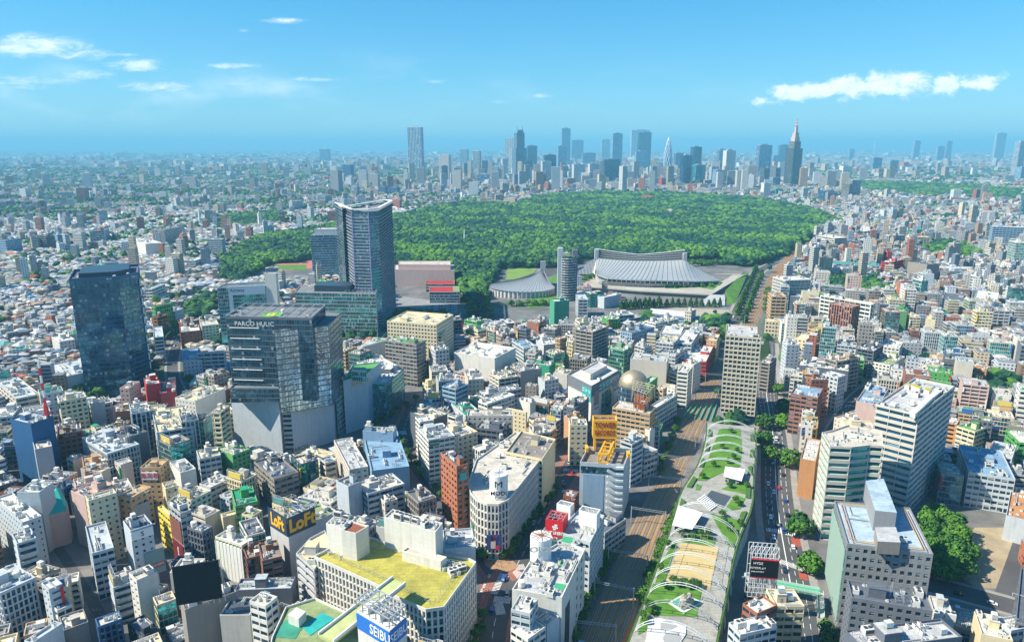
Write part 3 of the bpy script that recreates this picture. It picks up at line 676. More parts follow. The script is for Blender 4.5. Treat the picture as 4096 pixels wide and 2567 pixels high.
for sec,pts in (('A3',[(600,880),(2250,900),(2100,1290),(1300,1290),(1000,1160),(620,1100)]),('A3',[(-300,860),(450,860),(430,1240),(-300,1260)]),('A2',[(1280,830),(1930,830),(1940,1330),(1290,1330)]),('A3',[(1250,1260),(2100,1260),(1990,1480),(1300,1480)]),
   ('A2',[(1930,860),(2250,1060),(2250,1430),(1980,1430)]),('A2',[(-350,780),(560,780),(560,1000),(-300,1000)])):
    raster([P(sec,*p) for p in pts],3)
raster([P('A3',*p) for p in [(1650,760),(2400,740),(2330,900),(1960,960),(1640,850)]],3)
# ground where lots may not be built: woods are traced in the next block
# ---------------------------------------------------------------- landmarks
def W_(sec,pts,z=0.): return [P(sec,x,y,z) for x,y in pts]
def sub(root,poly,z0,h,style,wc,deck=None,blank=(),fh=3.6,par=1.,glass=None,kit=0,kinds=None,occ_=True,name='wall',gf=None,rn='roof'):
    p=[(x-root.location.x,y-root.location.y) for x,y in ccw(poly)]
    facade(root,p,z0,h-z0,style,wc,fh,par,blank,deck,gf=(z0<1) if gf is None else gf,name=name,roofname=rn,glass=glass)
    if kit: kit_on(root,p,h,longest(p),kit,rnd,kinds)
    if occ_ and z0<30: raster(poly)
    return p
def thing(name,label,cat,poly,group=None):
    return empty(name,(sum(p[0] for p in poly)/len(poly),sum(p[1] for p in poly)/len(poly),0),label,cat,group)
def lc(root,p): return (p[0]-root.location.x,p[1]-root.location.y)
def addv(a,b,k=1): return (a[0]+b[0]*k,a[1]+b[1]*k)
def unit(a,b): L=math.dist(a,b); return ((b[0]-a[0])/L,(b[1]-a[1])/L)
def boxy(root,name,q,z0,z1,mat,mt=None):
    m=MB(); m.prism(ccw([lc(root,p) for p in q]),z0,z1,0,False,1 if mt else None); return m.build(name,[mat,mt] if mt else mat,root)
STY['seq']=(.22,.86,3.35,.75,.85,'std'); STY['wfin']=(.10,.93,2.2,.85,.8,'std'); STY['vert']=(.02,.98,3.,.9,.5,'std')
# --- white department complex with glass tower (centre left)
hp=top_h('B2',315,745,1250)
c0,c1,c2,c3,c5,c6=P('B1',2222,1180),P('B2',255,1252),P('B2',360,1250),P('B2',750,1125),P('B2',850,1060),P('B2',1065,985)
dp=(-.05,1.)
T=thing('department_store','white panelled department store with a dark glass tower rising from it','building',[c0,c3,c6])
sub(T,[c0,c1,addv(c1,dp,42),addv(c0,dp,40)],0,hp-1,'blank','L','s',blank=(0,1,2,3),par=1)
sub(T,[addv(c1,(.2,1),3),addv(c2,(-.2,1),3),addv(c2,dp,40),addv(c1,dp,40)],0,hp-8,'slab','S',blank=(1,2,3))
sub(T,[c2,c3,addv(c3,dp,45),addv(c2,dp,45)],0,hp,'blank','L','s',blank=(0,1,2,3))
g1=addv(c3,(.3,1),4); sub(T,[g1,addv(c5,(-.2,1),4),addv(c5,dp,40),addv(c3,dp,40)],0,hp-3,'gglass','G',blank=(1,2,3))
sub(T,[c5,c6,addv(c6,(.15,1),34),addv(c5,dp,42)],0,hp+1,'blank','L','v',blank=(0,1,2,3))
Yt=P('B1',2190,615,hp+9)[1]; HT=z_at('A1',1360,Yt); print('parco',HT); a=P('A1',2128,1352,HT); b_=P('A2',525,1368,HT); c_=P('A2',652,1250,HT); d_=(a[0]+c_[0]-b_[0],a[1]+c_[1]-b_[1])
tw=[a,b_,c_,d_]; sub(T,tw,hp-1,HT,'dglass','D','d',fh=4.,par=1.5,kit=18,occ_=False,name='tower_wall')
ltw=[lc(T,p) for p in tw]
m=MB()
for k in range(9): 
    p,q=lp(ltw[0],ltw[1],k/8),lp(ltw[3],ltw[2],k/8); m.bar((*p,HT+2.2),(*q,HT+2.2),.35)
for k in range(4): p,q=lp(ltw[0],ltw[3],k/3),lp(ltw[1],ltw[2],k/3); m.bar((*p,HT+2.4),(*q,HT+2.4),.35)
m.build('roof_frame',M_steel,T)
m=MB(); ctr=lp(ltw[0],ltw[2],.45); m.cyl(ctr[0]+2,ctr[1]-6,HT+.3,7,.3,24); m.build('helipad',plain('helipad_green',(.12,.5,.05),.6),T)
m=MB(); m.cyl(ctr[0]+2,ctr[1]-6,HT+.6,3.6,.12,20); m.build('helipad_marking',plain('helipad_yellow',(.75,.55,.03),.6),T)
# thin white ledges on the dark tower front
for k in range(7):
    m=MB(); z=hp+6+k*7.6; p,q=ltw[0],ltw[1]; u=unit(p,q); m.bar((p[0]+u[0]*2,p[1]+u[1]*2-.5,z),(lp(p,q,.38)[0],lp(p,q,.38)[1]-.5,z),.5,0,.5); m.build('ledge',M_white,T)
Ym=P('B2',720,664,hp+2)[1]; HM=z_at('B2',42,Ym); e2=P('B2',682,42,HM); e1=P('B2',172,104,HM); e3=P('A2',800,1305,HM); print('mirror',HM,e1,e2,a,b_)
mir=[e1,e2,e3,(e3[0]-30,e3[1]+12),(e1[0]+4,e1[1]+20)]
sub(T,mir,hp-8,HM,'bglass','D','d',fh=4,par=.6,glass='mirror',occ_=False,name='mirror_wall')
lc2=P('B2',20,640,hp+9); lc3=P('B2',312,640,hp+9); sub(T,[P('B1',2165,640,hp+9),lc3,addv(lc3,dp,20),addv(P('B1',2165,640,hp+9),dp,20)],hp-1,hp+9,'dglass','D','d',occ_=False,name='terrace_wall')
sub(T,[P('B2',710,470,hp+9),P('B2',825,470,hp+9),P('B2',800,440,hp+9),P('B2',710,450,hp+9)],hp,hp+9,'dglass','D','C',occ_=False,name='roof_pavilion_wall')
sub(T,[P('B2',900,470,hp+8),P('B2',1040,480,hp+8),P('B2',1040,445,hp+8),P('B2',910,440,hp+8)],hp,hp+8,'glass','W','C',occ_=False,name='roof_pavilion_wall')
M_gold=plain('brushed_gold_letters',(.55,.46,.2),.3,.7)
u=unit(c5,c6); q=lp(c5,c6,.8); lettering(T,'PARCO',(*lc(T,q),hp-3.5),(*u,0),6,M_gold,bold=-.01)
u=unit(c2,c3); q=lp(c2,c3,.14); lettering(T,'PARCO',(*lc(T,q),3),(*u,0),4,M_black)
u=unit(a,b_); q=lp(a,b_,.33); lettering(T,'PARCO HULIC',(*lc(T,q),HT-3.5),(*u,0),4.4,M_white)
# --- dark glass office tower (left)
ht=top_h('A1',650,1000,2125); A_=P('A1',650,1000,ht); B_=P('A1',1305,935,ht); C_=P('A1',1310,857,ht)
pl=[A_,P('A1',1115,975,ht),B_,C_,(A_[0]+C_[0]-B_[0],A_[1]+C_[1]-B_[1])]
T=thing('office_tower','tall dark blue glass office tower with mirrored city reflections, left of the white department store','tower',pl)
sub(T,pl,0,ht,'dglass','N','D',fh=4.1,kit=22,par=2,glass='dark'); boxy(T,'penthouse_screen',[lp(pl[0],pl[2],t) if 0 else p for p in inset(ccw(pl),7)],ht,ht+5,plain('dark_cladding',(.05,.08,.11),.4,.4))
# white fin strip along its right edge
m=MB(); q=lc(T,B_)
for k in range(10): m.box(q[0]+.6,q[1]-.2,ht*.18+k*ht*.08,.5,1.4,ht*.06)
m.build('edge_fin',M_white,T)
# --- tall residential tower with curved crown
h=top_h('A2',1155,300,1480); pt=[('A2',795,262),('A2',898,302),('A2',1055,304),('A2',1152,296),('A2',1280,228)]
w5=[P(s,x,y,h) for s,x,y in pt]; dd=(-14,24)
pl=[*w5,addv(w5[4],dd,.75),addv(w5[1],dd,1.25),addv(w5[0],dd,.8)]
T=thing('residential_tower','tallest green glass residential tower with upswept white roof rim','tower',pl)
sub(T,pl,0,h-6,'gglass','D','d',fh=3.5,par=1,kit=12,glass='blue',blank=())
lpz=ccw([lc(T,p) for p in pl]); m=MB(); n=len(lpz); cx=sum(p[0] for p in lpz)/n; op=inset(lpz,-1.6); ip=inset(lpz,1.5)
mxx=max(abs(p[0]-cx) for p in lpz); zs=[h-2.+1.6*(abs(p[0]-cx)/mxx)**2.5 for p in lpz]
for i in range(n):
    j=(i+1)%n; a1,b1,a2,b2=op[i],op[j],ip[i],ip[j]
    m.quad((*a1,zs[i]),(*b1,zs[j]),(*b2,zs[j]),(*a2,zs[i])); m.quad((*a2,zs[i]-.9),(*b2,zs[j]-.9),(*b1,zs[j]-.9),(*a1,zs[i]-.9)); m.quad((*a1,zs[i]-.9),(*b1,zs[j]-.9),(*b1,zs[j]),(*a1,zs[i])); m.quad((*b2,zs[j]-.9),(*a2,zs[i]-.9),(*a2,zs[i]),(*b2,zs[j]))
m.build('roof_rim',M_white,T)
m=MB()
for p in lpz: m.bar((*inset(lpz,.8)[lpz.index(p)],h-6),(*inset(lpz,.8)[lpz.index(p)],zs[lpz.index(p)]-.5),.5)
m.build('rim_column',M_white,T)
# white slab edges (front) and pale lilac centre bays
fr=ccw([lc(T,p) for p in pl])
for k in range(36):
    z=6+k*(h-14)/36; m=MB(); o_=inset(fr,-.7); 
    for i in range(n):
        j=(i+1)%n
        if min(o_[i][1],o_[j][1])<2: m.bar((*o_[i],z),(*o_[j],z),.22,0,.24)
    m.build('slab_edge',M_white,T)
for s in (0,1):
    pp=lp(w5[1],w5[2],s); q=lc(T,pp); m=MB(); m.box(q[0],q[1]-.6,0,.9,.7,h-6); m.build('facade_rib',plain('lilac_rib',(.42,.36,.62),.5),T)
# --- city hall block left of it
h=top_h('A2',520,572,985); A_=P('A2',512,572,h); B_=P('A2',860,566,h); pl=[A_,B_,addv(B_,(0,1),30),addv(A_,(0,1),30)]
T=thing('office_tower','grey-green glass office block with red and white mast, behind the residential tower','tower',pl); sub(T,pl,0,h,'gglass','G','L',fh=4,par=1,kit=4,glass='blue')
sub(T,inset(ccw(pl),5),h,h+9,'blank','W','W',blank=(0,1,2,3),occ_=False,name='penthouse_wall',gf=False)
for k in range(6):
    m=MB(); q=lc(T,lp(A_,B_,.25)); m.bar((q[0],q[1]+8,h+9+k*6),(q[0],q[1]+8,h+15+k*6),1.-k*.12); m.build('mast_section',M_red if k%2==0 else M_white,T)
# --- teal glass broadcaster block
h=top_h('A2',1128,1122,1530); A_=P('A2',365,1108,h); B_=P('A2',1128,1122,h); C_=P('A2',1145,1065,h); pl=[A_,B_,C_,(A_[0]+C_[0]-B_[0],A_[1]+C_[1]-B_[1])]
T=thing('office_building','wide teal glass office block in front of the residential tower','building',pl); sub(T,pl,0,h,'glass','S','d',fh=4.2,kit=14,par=1)
q=[lp(A_,B_,.22),lp(A_,B_,.66),addv(lp(A_,B_,.66),(0,1),26),addv(lp(A_,B_,.22),(0,1),26)]; q=[addv(p,(0,1),9) for p in q]; boxy(T,'plant_screen',q,h,h+7,plain('dark_cladding',(.05,.08,.11),.4,.4))
m=MB()
for k in range(9): p,r_=lp(lc(T,lp(A_,B_,.62)),lc(T,B_),k/8.5),lp(addv(lc(T,lp(A_,B_,.62)),(0,1),22),addv(lc(T,B_),(0,1),20),k/8.5); m.bar((*p,h+2.5),(*r_,h+2.5),1.1,0,.2)
m.build('solar_panel',plain('solar_panel_blue',(.10,.12,.2),.3),T)
# --- block with roof sign at its left
h=top_h('A1',2045,1068,1648); A_=P('A1',2045,1068,h); B_=P('A2',85,1048,h); pl=[A_,B_,addv(B_,(0,1),24),addv(A_,(0,1),24)]
T=thing('office_building','white framed teal glass office with dark lettering under its roofline','building',pl); sub(T,pl,0,h,'glass','W','D',fh=4,kit=10); u=unit(A_,B_)
f0=lp(A_,B_,.24); boxy(T,'portal_frame',[addv(f0,(0,-1),1.2),addv(B_,(0,-1),1.2),B_,f0],h-8,h+1.5,M_white)
boxy(T,'portal_leg',[addv(f0,(0,-1),1.2),addv(lp(A_,B_,.31),(0,-1),1.2),lp(A_,B_,.31),f0],0,h-8,M_white)
lettering(T,'Amway',(*lc(T,addv(lp(A_,B_,.42),(0,-1),1.2)),h-3),(*u,0),5,M_black)
B2=addv(B_,(1,0),.5); sub(T,[B2,addv(B2,(1,0),12),addv(B2,(1,.6),12),addv(B2,(0,1),7)],0,h+13,'blank','W',blank=(0,1,2,3),name='stair_tower_wall',rn='stair_tower_roof')
# --- concert hall and red roofed theatre
h=26; pl=W_('A2',[(1305,895),(1455,905),(1450,910),(1780,910),(1870,900),(1868,848),(1500,848),(1310,850)],h); pl=[pl[0],pl[4],pl[5],pl[7]]
T=thing('concert_hall','windowless pinkish brown hall with flat pale roofs beside the woods','hall',pl); sub(T,pl,0,h,'blank','P','A',blank=(0,1,2,3),kit=5)
sub(T,inset(ccw(pl),6),h,h+7,'blank','P','A',blank=(0,1,2,3),occ_=False,name='fly_tower_wall',gf=False)
pl=W_('A2',[(1600,1030),(1870,1030),(1870,998),(1605,1000)],12); T=thing('low_hall','low hall with a bright red roof directly in front of the pinkish hall','hall',pl); sub(T,pl,0,12,'slab','P','R')
pl=W_('A2',[(1635,1105),(1920,1105),(1915,1055),(1640,1060)],16); T=thing('theatre','glass fronted theatre with pink red roof and yellow green end strip','hall',pl); sub(T,pl,0,16,'glass','W','R',glass='blue'); q=[lp(pl[0],pl[1],.78),pl[1],pl[2],lp(pl[3],pl[2],.78)]; boxy(T,'green_roof_strip',q,16.9,17.3,roofmat('g'))
# --- drum-plan tower with white rings
h=top_h('A3',525,800,1215); c=P('A3',525,1190); R0=11.5; n=16; pl=[(c[0]+R0*math.cos(2*math.pi*i/n),c[1]+R0+R0*math.sin(2*math.pi*i/n)) for i in range(n)]
T=thing('residential_tower','slim dark round tower ringed with white balcony bands, in front of the gymnasium','tower',pl); sub(T,pl,0,h,'dglass','K','v',fh=3.6,kit=4,glass='std')
for k in range(int(h/3.6)):
    m=MB(); z=3+k*3.6
    for i in range(n):
        o_=[lc(T,(c[0]+(R0+.9)*math.cos(2*math.pi*j/n),c[1]+R0+(R0+.9)*math.sin(2*math.pi*j/n))) for j in (i,(i+1)%n)]; m.bar((*o_[0],z),(*o_[1],z),.35,0,.6)
    m.build('balcony_ring',M_white,T)
boxy(T,'stair_shaft',[(c[0]-R0-3,c[1]+4),(c[0]-R0+4,c[1]+4),(c[0]-R0+4,c[1]+14),(c[0]-R0-3,c[1]+14)],0,h+13,wallmat('L')); boxy(T,'lift_shaft',[(c[0]+R0-5,c[1]+8),(c[0]+R0+2,c[1]+8),(c[0]+R0+2,c[1]+17),(c[0]+R0-5,c[1]+17)],0,h+10,wallmat('D'))
# --- big gymnasium with a hanging roof between two masts
ZM=44
m1=P('A3',800,702,ZM); m2=P('A3',1633,736,ZM); tip=P('A3',1975,997,3)
T=thing('gymnasium','large gymnasium with a sweeping grey hanging roof between two concrete masts','stadium',[m1,m2])
rm=surf('hanging_roof_steel',(.42,.45,.46),.5,.02,.15,metal=.2); seam=plain('roof_seam',(.12,.13,.15),.6)
NS=36
def rp(s):  # ridge line: mast to mast, then down to the eastern tip
    if s<.72: t=s/.72; p=lp(m1,m2,t); return (*p,29-60*t*(1-t)*.23*1.0+ (t*4))
    t=(s-.72)/.28; p=lp(m2,tip,t); return (*p,33-30*t**.8)
ev=[P('A3',*q,z) for *q,z in ((790,905,13),(812,945,12),(900,972,12),(1100,985,12),(1300,992,12),(1550,998,11),(1750,1003,9),(1900,1000,6),(1975,997,3))]
ezz=[16,12.5,12,12,12,11,9,6,3]
def ep(s):
    x=s*(len(ev)-1); i=min(int(x),len(ev)-2); t=x-i; p=lp(ev[i],ev[i+1],t); return (*p,ezz[i]+(ezz[i+1]-ezz[i])*t)
V_=[];F_=[];NU=10
for i in range(NS+1):
    r_,e_=rp(i/NS),ep(i/NS)
    for j in range(NU+1):
        u=j/NU; V_.append(local(T,(r_[0]+(e_[0]-r_[0])*u,r_[1]+(e_[1]-r_[1])*u,e_[2]+(r_[2]-e_[2])*(1-u)**1.55)))
for i in range(NS):
    for j in range(NU): a=i*(NU+1)+j; F_.append((a,a+1,a+NU+2,a+NU+1))
o=mk('hanging_roof',V_,F_,rm,T,smooth=True); 
m=MB()
for i in range(1,NS): m.tube([tuple(Vector(V_[i*(NU+1)+j])+Vector((0,0,.25))) for j in range(NU+1)],.28,4)
m.build('roof_seam',seam,T)
# far slope, louvred spine, masts, eave stand
V2=[];F2=[]
NB_=int(NS*.72)
for i in range(NB_+1):
    r_=rp(i/NS); s=i/NS; dy=60*math.sin(math.pi*min(1,s/.72*.9+.05))**.6
    for j in range(NU+1): u=j/NU; V2.append(local(T,(r_[0]-10*u,r_[1]+8+dy*u,8+(r_[2]-8)*(1-u)**1.55)))
for i in range(NB_):
    for j in range(NU): a=i*(NU+1)+j; F2.append((a,a+NU+1,a+NU+2,a+1))
mk('hanging_roof',V2,F2,rm,T,smooth=True)
NR=26
for k in range(5):
    m=MB()
    for i in range(NR):
        a_,b2=rp(.72*i/NR+.003),rp(.72*(i+1)/NR+.003); z=k*2.5+.5
        f=lambda t:1+.5*abs(2*t-1)
        A=local(T,(a_[0],a_[1]+k*1.2,a_[2]+z*f(i/NR))); B=local(T,(b2[0],b2[1]+k*1.2,b2[2]+z*f((i+1)/NR))); m.bar(A,B,1.2,0,.75)
    m.build('spine_louvre',M_steel if k<4 else M_white,T)
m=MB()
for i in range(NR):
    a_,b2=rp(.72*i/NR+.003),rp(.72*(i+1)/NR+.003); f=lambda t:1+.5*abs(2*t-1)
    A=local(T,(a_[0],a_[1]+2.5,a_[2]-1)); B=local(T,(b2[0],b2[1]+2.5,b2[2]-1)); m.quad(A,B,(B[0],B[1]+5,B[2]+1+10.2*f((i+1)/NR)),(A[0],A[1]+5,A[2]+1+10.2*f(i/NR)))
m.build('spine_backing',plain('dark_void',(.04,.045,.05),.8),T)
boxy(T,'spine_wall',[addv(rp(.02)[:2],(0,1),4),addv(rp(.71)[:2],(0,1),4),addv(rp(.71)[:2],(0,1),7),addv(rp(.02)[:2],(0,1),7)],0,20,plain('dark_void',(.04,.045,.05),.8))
for mm_,dx in ((m1,0),(m2,0)):
    m=MB(); q=local(T,(*mm_,0)); m.box(q[0],q[1]+4,0,6,11,ZM); m.build('mast',surf('fair_faced_concrete',(.42,.43,.44),.85,.1,.2),T)
cnc=surf('fair_faced_concrete',(.42,.43,.44),.85,.1,.2)
m=MB(); 
for i in range(NS):
    a_,b2=ep(i/NS),ep((i+1)/NS); A,B=local(T,a_),local(T,b2)
    if a_[2]<4: continue
    m.quad((A[0],A[1]+6,0),(B[0],B[1]+6,0),(B[0],B[1]+1,max(0,B[2]-5)),(A[0],A[1]+1,max(0,A[2]-5)))
    m.quad((A[0],A[1]-.3,A[2]-1.3),(B[0],B[1]-.3,B[2]-1.3),(B[0],B[1]-.3,B[2]+.3),(A[0],A[1]-.3,A[2]+.3))
m.build('stand_underside',cnc,T)
for i in range(2,26):
    a_=local(T,ep(i/NS)); m=MB(); m.box(a_[0],a_[1]+.2,a_[2]-5,.8,1.2,4.2); m.build('eave_column',cnc,T)
m=MB()
for i in range(1,26):
    A,B=local(T,ep(i/NS)),local(T,ep((i+1)/NS)); m.quad((A[0],A[1]+1.3,A[2]-5),(B[0],B[1]+1.3,B[2]-5),(B[0],B[1]+1.3,B[2]-1),(A[0],A[1]+1.3,A[2]-1),[(i,0),(i+.9,0),(i+.9,.9),(i,.9)])
m.build('clerestory_window',M_glass,T)
wg=[local(T,p) for p in ((*m1,33),(*P('A3',625,862,9),9),(*P('A3',622,935,2),2),(*P('A3',780,940,4),4))]
V3=[];F3=[]
for i in range(13):
    t=i/12; a_=Vector(wg[0]).lerp(Vector(wg[1]),t); a_.z-=10*t*(1-t)*2; b2=Vector(wg[3]).lerp(Vector(wg[2]),t); V3+=[tuple(a_),tuple(b2)]
    if i: k=2*i; F3.append((k-2,k-1,k+1,k))
mk('wing_wall',V3,F3,plain('dark_louvre_glass',(.06,.07,.09),.3),T)
for i in range(13): m=MB(); m.bar(V3[2*i],V3[2*i+1],.8); m.build('wing_rib',cnc,T)
raster(W_('A3',[(620,1050),(2000,1050),(2000,800),(620,800)]))
# terrace podium in front, with the sloped wall at the corner
M_stone=surf('pale_terrace_stone',(.46,.43,.36),.9,.04,.25)
pl=W_('A3',[(650,1045),(1230,1090),(1880,1125),(2180,945),(2230,930),(2060,960),(1900,1085),(1250,1060),(700,1030)],7)
T=thing('terrace','long pale stone terrace with deep shadowed edge in front of the gymnasium','terrace',pl); m=MB(); m.prism([lc(T,p) for p in ccw(pl)],5.2,7,0,True); m.build('terrace_deck',M_stone,T)
pl2=[addv(p,(0,1),3) for p in pl]; m=MB(); m.prism([lc(T,p) for p in ccw(pl2)],0,5.2); m.build('recessed_wall',plain('dark_glazing',(.10,.14,.17),.3),T)
q0,q1,q2,q3=P('A3',1755,1215),P('A3',2010,1245),P('A3',2005,1130,7),P('A3',1870,1125,7)
mk('sloped_wall',[local(T,p) for p in ((*q0,0),(*q1,0),(*q2,7),(*q3,7))],[(0,1,2,3)],cnc,T)
q4,q5,q6=P('A3',2080,1215),P('A3',2230,935,7),P('A3',2000,1125,7)
struct(mk('grass_bank',[(*P('A3',2020,1225),.05),(*P('A3',2100,1215),.05),(*P('A3',2225,945),5),(*P('A3',2180,950),7.2),(*P('A3',2005,1135),7.2)],[(0,1,2,3,4)],M_lawn))
# --- small gymnasium
T=thing('gymnasium','smaller round gymnasium with a spiral grey roof rising to a single mast','stadium',[P('A3',110,1050)])
cx,cy=P('A3',90,1062,8); rx=50; ry=42; pk=P('A3',268,985,8); n=48; V_=[];F_=[];NU=8
for i in range(n+1):
    a=2*math.pi*i/n; e_=(cx+rx*math.cos(a),cy+ry*math.sin(a),9+2*math.sin(a*.5)**2)
    sp_=a/(2*math.pi); pr=9*(1-sp_*.5); p_=(pk[0]-4+pr*math.cos(a),pk[1]+pr*math.sin(a),17+9*(.5+.5*math.cos(a)))
    for j in range(NU+1): u=j/NU; V_.append(local(T,(p_[0]+(e_[0]-p_[0])*u,p_[1]+(e_[1]-p_[1])*u,e_[2]+(p_[2]-e_[2])*(1-u)**2.6)))
for i in range(n):
    for j in range(NU): a=i*(NU+1)+j; F_.append((a,a+1,a+NU+2,a+NU+1))
mk('spiral_roof',V_,F_,rm,T,smooth=True)
m=MB()
for i in range(n): m.tube([tuple(Vector(V_[i*(NU+1)+j])+Vector((0,0,.2))) for j in range(NU+1)],.22,4)
m.build('roof_seam',seam,T)
m=MB(); m.cyl(*local(T,(cx,cy,0)),0,4,0) if 0 else None
for i in range(n):
    a,b2=2*math.pi*i/n,2*math.pi*(i+1)/n; A=lc(T,(cx+(rx-2)*math.cos(a),cy+(ry-2)*math.sin(a))); B=lc(T,(cx+(rx-2)*math.cos(b2),cy+(ry-2)*math.sin(b2))); m.quad((*A,0),(*B,0),(*B,9.5),(*A,9.5))
m.build('stand_wall',cnc,T)
for i in range(n): a=2*math.pi*i/n; q=lc(T,(cx+(rx-.5)*math.cos(a),cy+(ry-.5)*math.sin(a))); m=MB(); m.box(q[0],q[1],0,.9,1.2,9,a); m.build('eave_column',M_white,T)
m=MB(); q=lc(T,pk); m.box(q[0]+4,q[1],0,8,4,38); m.build('mast',cnc,T)
raster([(cx+rx*math.cos(i*.4),cy+ry*math.sin(i*.4)) for i in range(16)])
# --- school hall with barrel roof, round clad building, station roof
h=10; pl=W_('A3',[(1292,1300),(1640,1340),(1640,1290),(1320,1262)],h); T=thing('school_hall','long low blue hall with a pale curved metal roof beside the bare yard','hall',pl); sub(T,pl,0,h-2,'slab','b','w',glass='blue')
pc=[lc(T,p) for p in pl]; m=MB(); NB=8
for k in range(NB):
    t0,t1=k/NB,(k+1)/NB; z0_,z1_=h+3*math.sin(math.pi*t0),h+3*math.sin(math.pi*t1); a,b2,c,d=lp(pc[0],pc[3],t0),lp(pc[1],pc[2],t0),lp(pc[1],pc[2],t1),lp(pc[0],pc[3],t1); m.quad((*a,z0_),(*b2,z0_),(*c,z1_),(*d,z1_))
m.build('barrel_roof',roofmat('w'),T)
# --- gold planetarium dome on its building
h=26; c=P('B3',1145,600,h); T=thing('planetarium','glass and tile building carrying a big dull gold dome','building',[c])
oc=[(c[0]+12.8*math.cos(2*math.pi*i/20),c[1]+12.8*math.sin(2*math.pi*i/20)) for i in range(20)]; sub(T,oc,0,h,'glass','D','d',glass='blue')
V_=[];F_=[];nr,ns=10,32
for j in range(nr+1):
    e=j/nr*math.pi/2
    for i in range(ns): a=2*math.pi*i/ns; V_.append((11.8*math.cos(e)*math.cos(a),11.8*math.cos(e)*math.sin(a),h+1+11.5*math.sin(e)))
for j in range(nr):
    for i in range(ns): F_.append((j*ns+i,j*ns+(i+1)%ns,(j+1)*ns+(i+1)%ns,(j+1)*ns+i))
def goldmat():
    m,t,b=newmat('gold_dome_tiles'); tc=N(t,'ShaderNodeTexCoord'); br=N(t,'ShaderNodeTexVoronoi'); br.inputs['Scale'].default_value=.9; link(t,tc.outputs['Object'],br.inputs['Vector'])
    link(t,mix(t,br.outputs['Color'],(.36,.30,.19),(.50,.43,.30)),b.inputs['Base Color']); b.inputs['Metallic'].default_value=.6; b.inputs['Roughness'].default_value=.5; return m
mk('dome',V_,F_,goldmat(),T,smooth=True)
sub(T,quad3('B3',(1290,660),(1235,640),(1370,600),24),0,30,'blank','v','S',blank=(0,1,2,3),name='tiled_wing_wall')
# --- furniture store with teal signs
h=top_h('B3',750,620,950); A_=P('B3',750,620,h); B_=P('B3',532,510,h); C_=P('B3',1012,468,h); pl=ccw([A_,B_,(B_[0]+C_[0]-A_[0],B_[1]+C_[1]-A_[1]),C_])
T=thing('department_store','white store with dark and teal sign band round its corner and tall banners','building',pl); sub(T,pl,0,h-9,'blank','W','W',blank=(0,1,2,3)); 
pt=ccw(pl); sub(T,pt,h-9,h,'blank','D','W',blank=(0,1,2,3),occ_=False,name='sign_band',gf=False,kit=14); sub(T,inset(pt,9),h,h+4,'blank','A','S',blank=(0,1,2,3),occ_=False,name='penthouse_wall',gf=False)
la,lb,lcc=lc(T,A_),lc(T,B_),lc(T,C_); M_teal=plain('teal_sign_paint',(.03,.33,.33),.5)
def face(a,b):  # order so that outward is right of a->b, seen from outside reads left to right
    return (a,b)
panel(T,'sign_panel',lp(lb,la,.62),la,h-13,h-2,M_teal); u=unit(lb,la); q=lp(lb,la,.8); lettering(T,'ニトリ',(*q,h-5),(*u,0),4,M_white,off=.35,bold=.01); lettering(T,'NITORI',(*q,h-10),(*u,0),3,M_white,off=.35,bold=.01)
panel(T,'sign_panel',lp(la,lcc,.28),lp(la,lcc,.98),h-8,h-1,M_teal); u=unit(la,lcc); q=lp(la,lcc,.63); lettering(T,'ニトリ NITORI',(*q,h-4.6),(*u,0),6,M_white,off=.35,bold=.01)
gp=lp(la,lcc,.36),lp(la,lcc,.72); m=MB(); L=math.dist(*gp); nx,ny=unit(*gp)[1]*.12,-unit(*gp)[0]*.12
m.quad((gp[0][0]+nx,gp[0][1]+ny,1),(gp[1][0]+nx,gp[1][1]+ny,1),(gp[1][0]+nx,gp[1][1]+ny,h-10),(gp[0][0]+nx,gp[0][1]+ny,h-10),[(0,0),(10,0),(10,14),(0,14)]); m.build('glazed_bay',glassmat('green'),T)
for f0,f1,zz,mt_,tx in ((.10,.26,(12,24),plain('banner_photo_brown',(.35,.24,.2),.6),'NITORI'),(.10,.26,(1,9),M_white,'6F 8F'),(.78,.95,(18,28),plain('banner_photo_pink',(.5,.3,.35),.6),'NITORI'),(.78,.95,(3,14),M_white,'9F')):
    panel(T,'banner',lp(la,lcc,f0),lp(la,lcc,f1),h-34+zz[0] if h>34 else zz[0],h-34+zz[1] if h>34 else zz[1],mt_); q=lp(la,lcc,(f0+f1)/2); lettering(T,tx,(*q,max(2,h-34+zz[0]+1.6)),(*u,0),2.2,M_teal,off=.4)
# --- hotel tower with square recessed windows
h=top_h('B3',2350,168,975); A_=P('B3',2350,168,h); B_=P('B3',2015,138,h); C_=P('B3',2312,62,h); pl=ccw([B_,A_,addv(A_,(.12,1),14),C_,(B_[0]+C_[0]-A_[0]+2,B_[1]+C_[1]-A_[1])])
T=thing('hotel_tower','beige hotel tower with a grid of square recessed windows, beside the railway','tower',pl); sub(T,pl,7,h,'seq','H','S',fh=3.75,kit=26,gf=False,kinds=['air_conditioner']*3+['cooling_tower']*3+['duct'])
ip=inset(pl,2.5); sub(T,ip,0,7,'glass','G',occ_=False,name='lobby_wall',par=0)
lettering(T,'sequence',(*lc(T,lp(B_,A_,.78)),h-2.4),(*unit(B_,A_),0),4.2,M_white)
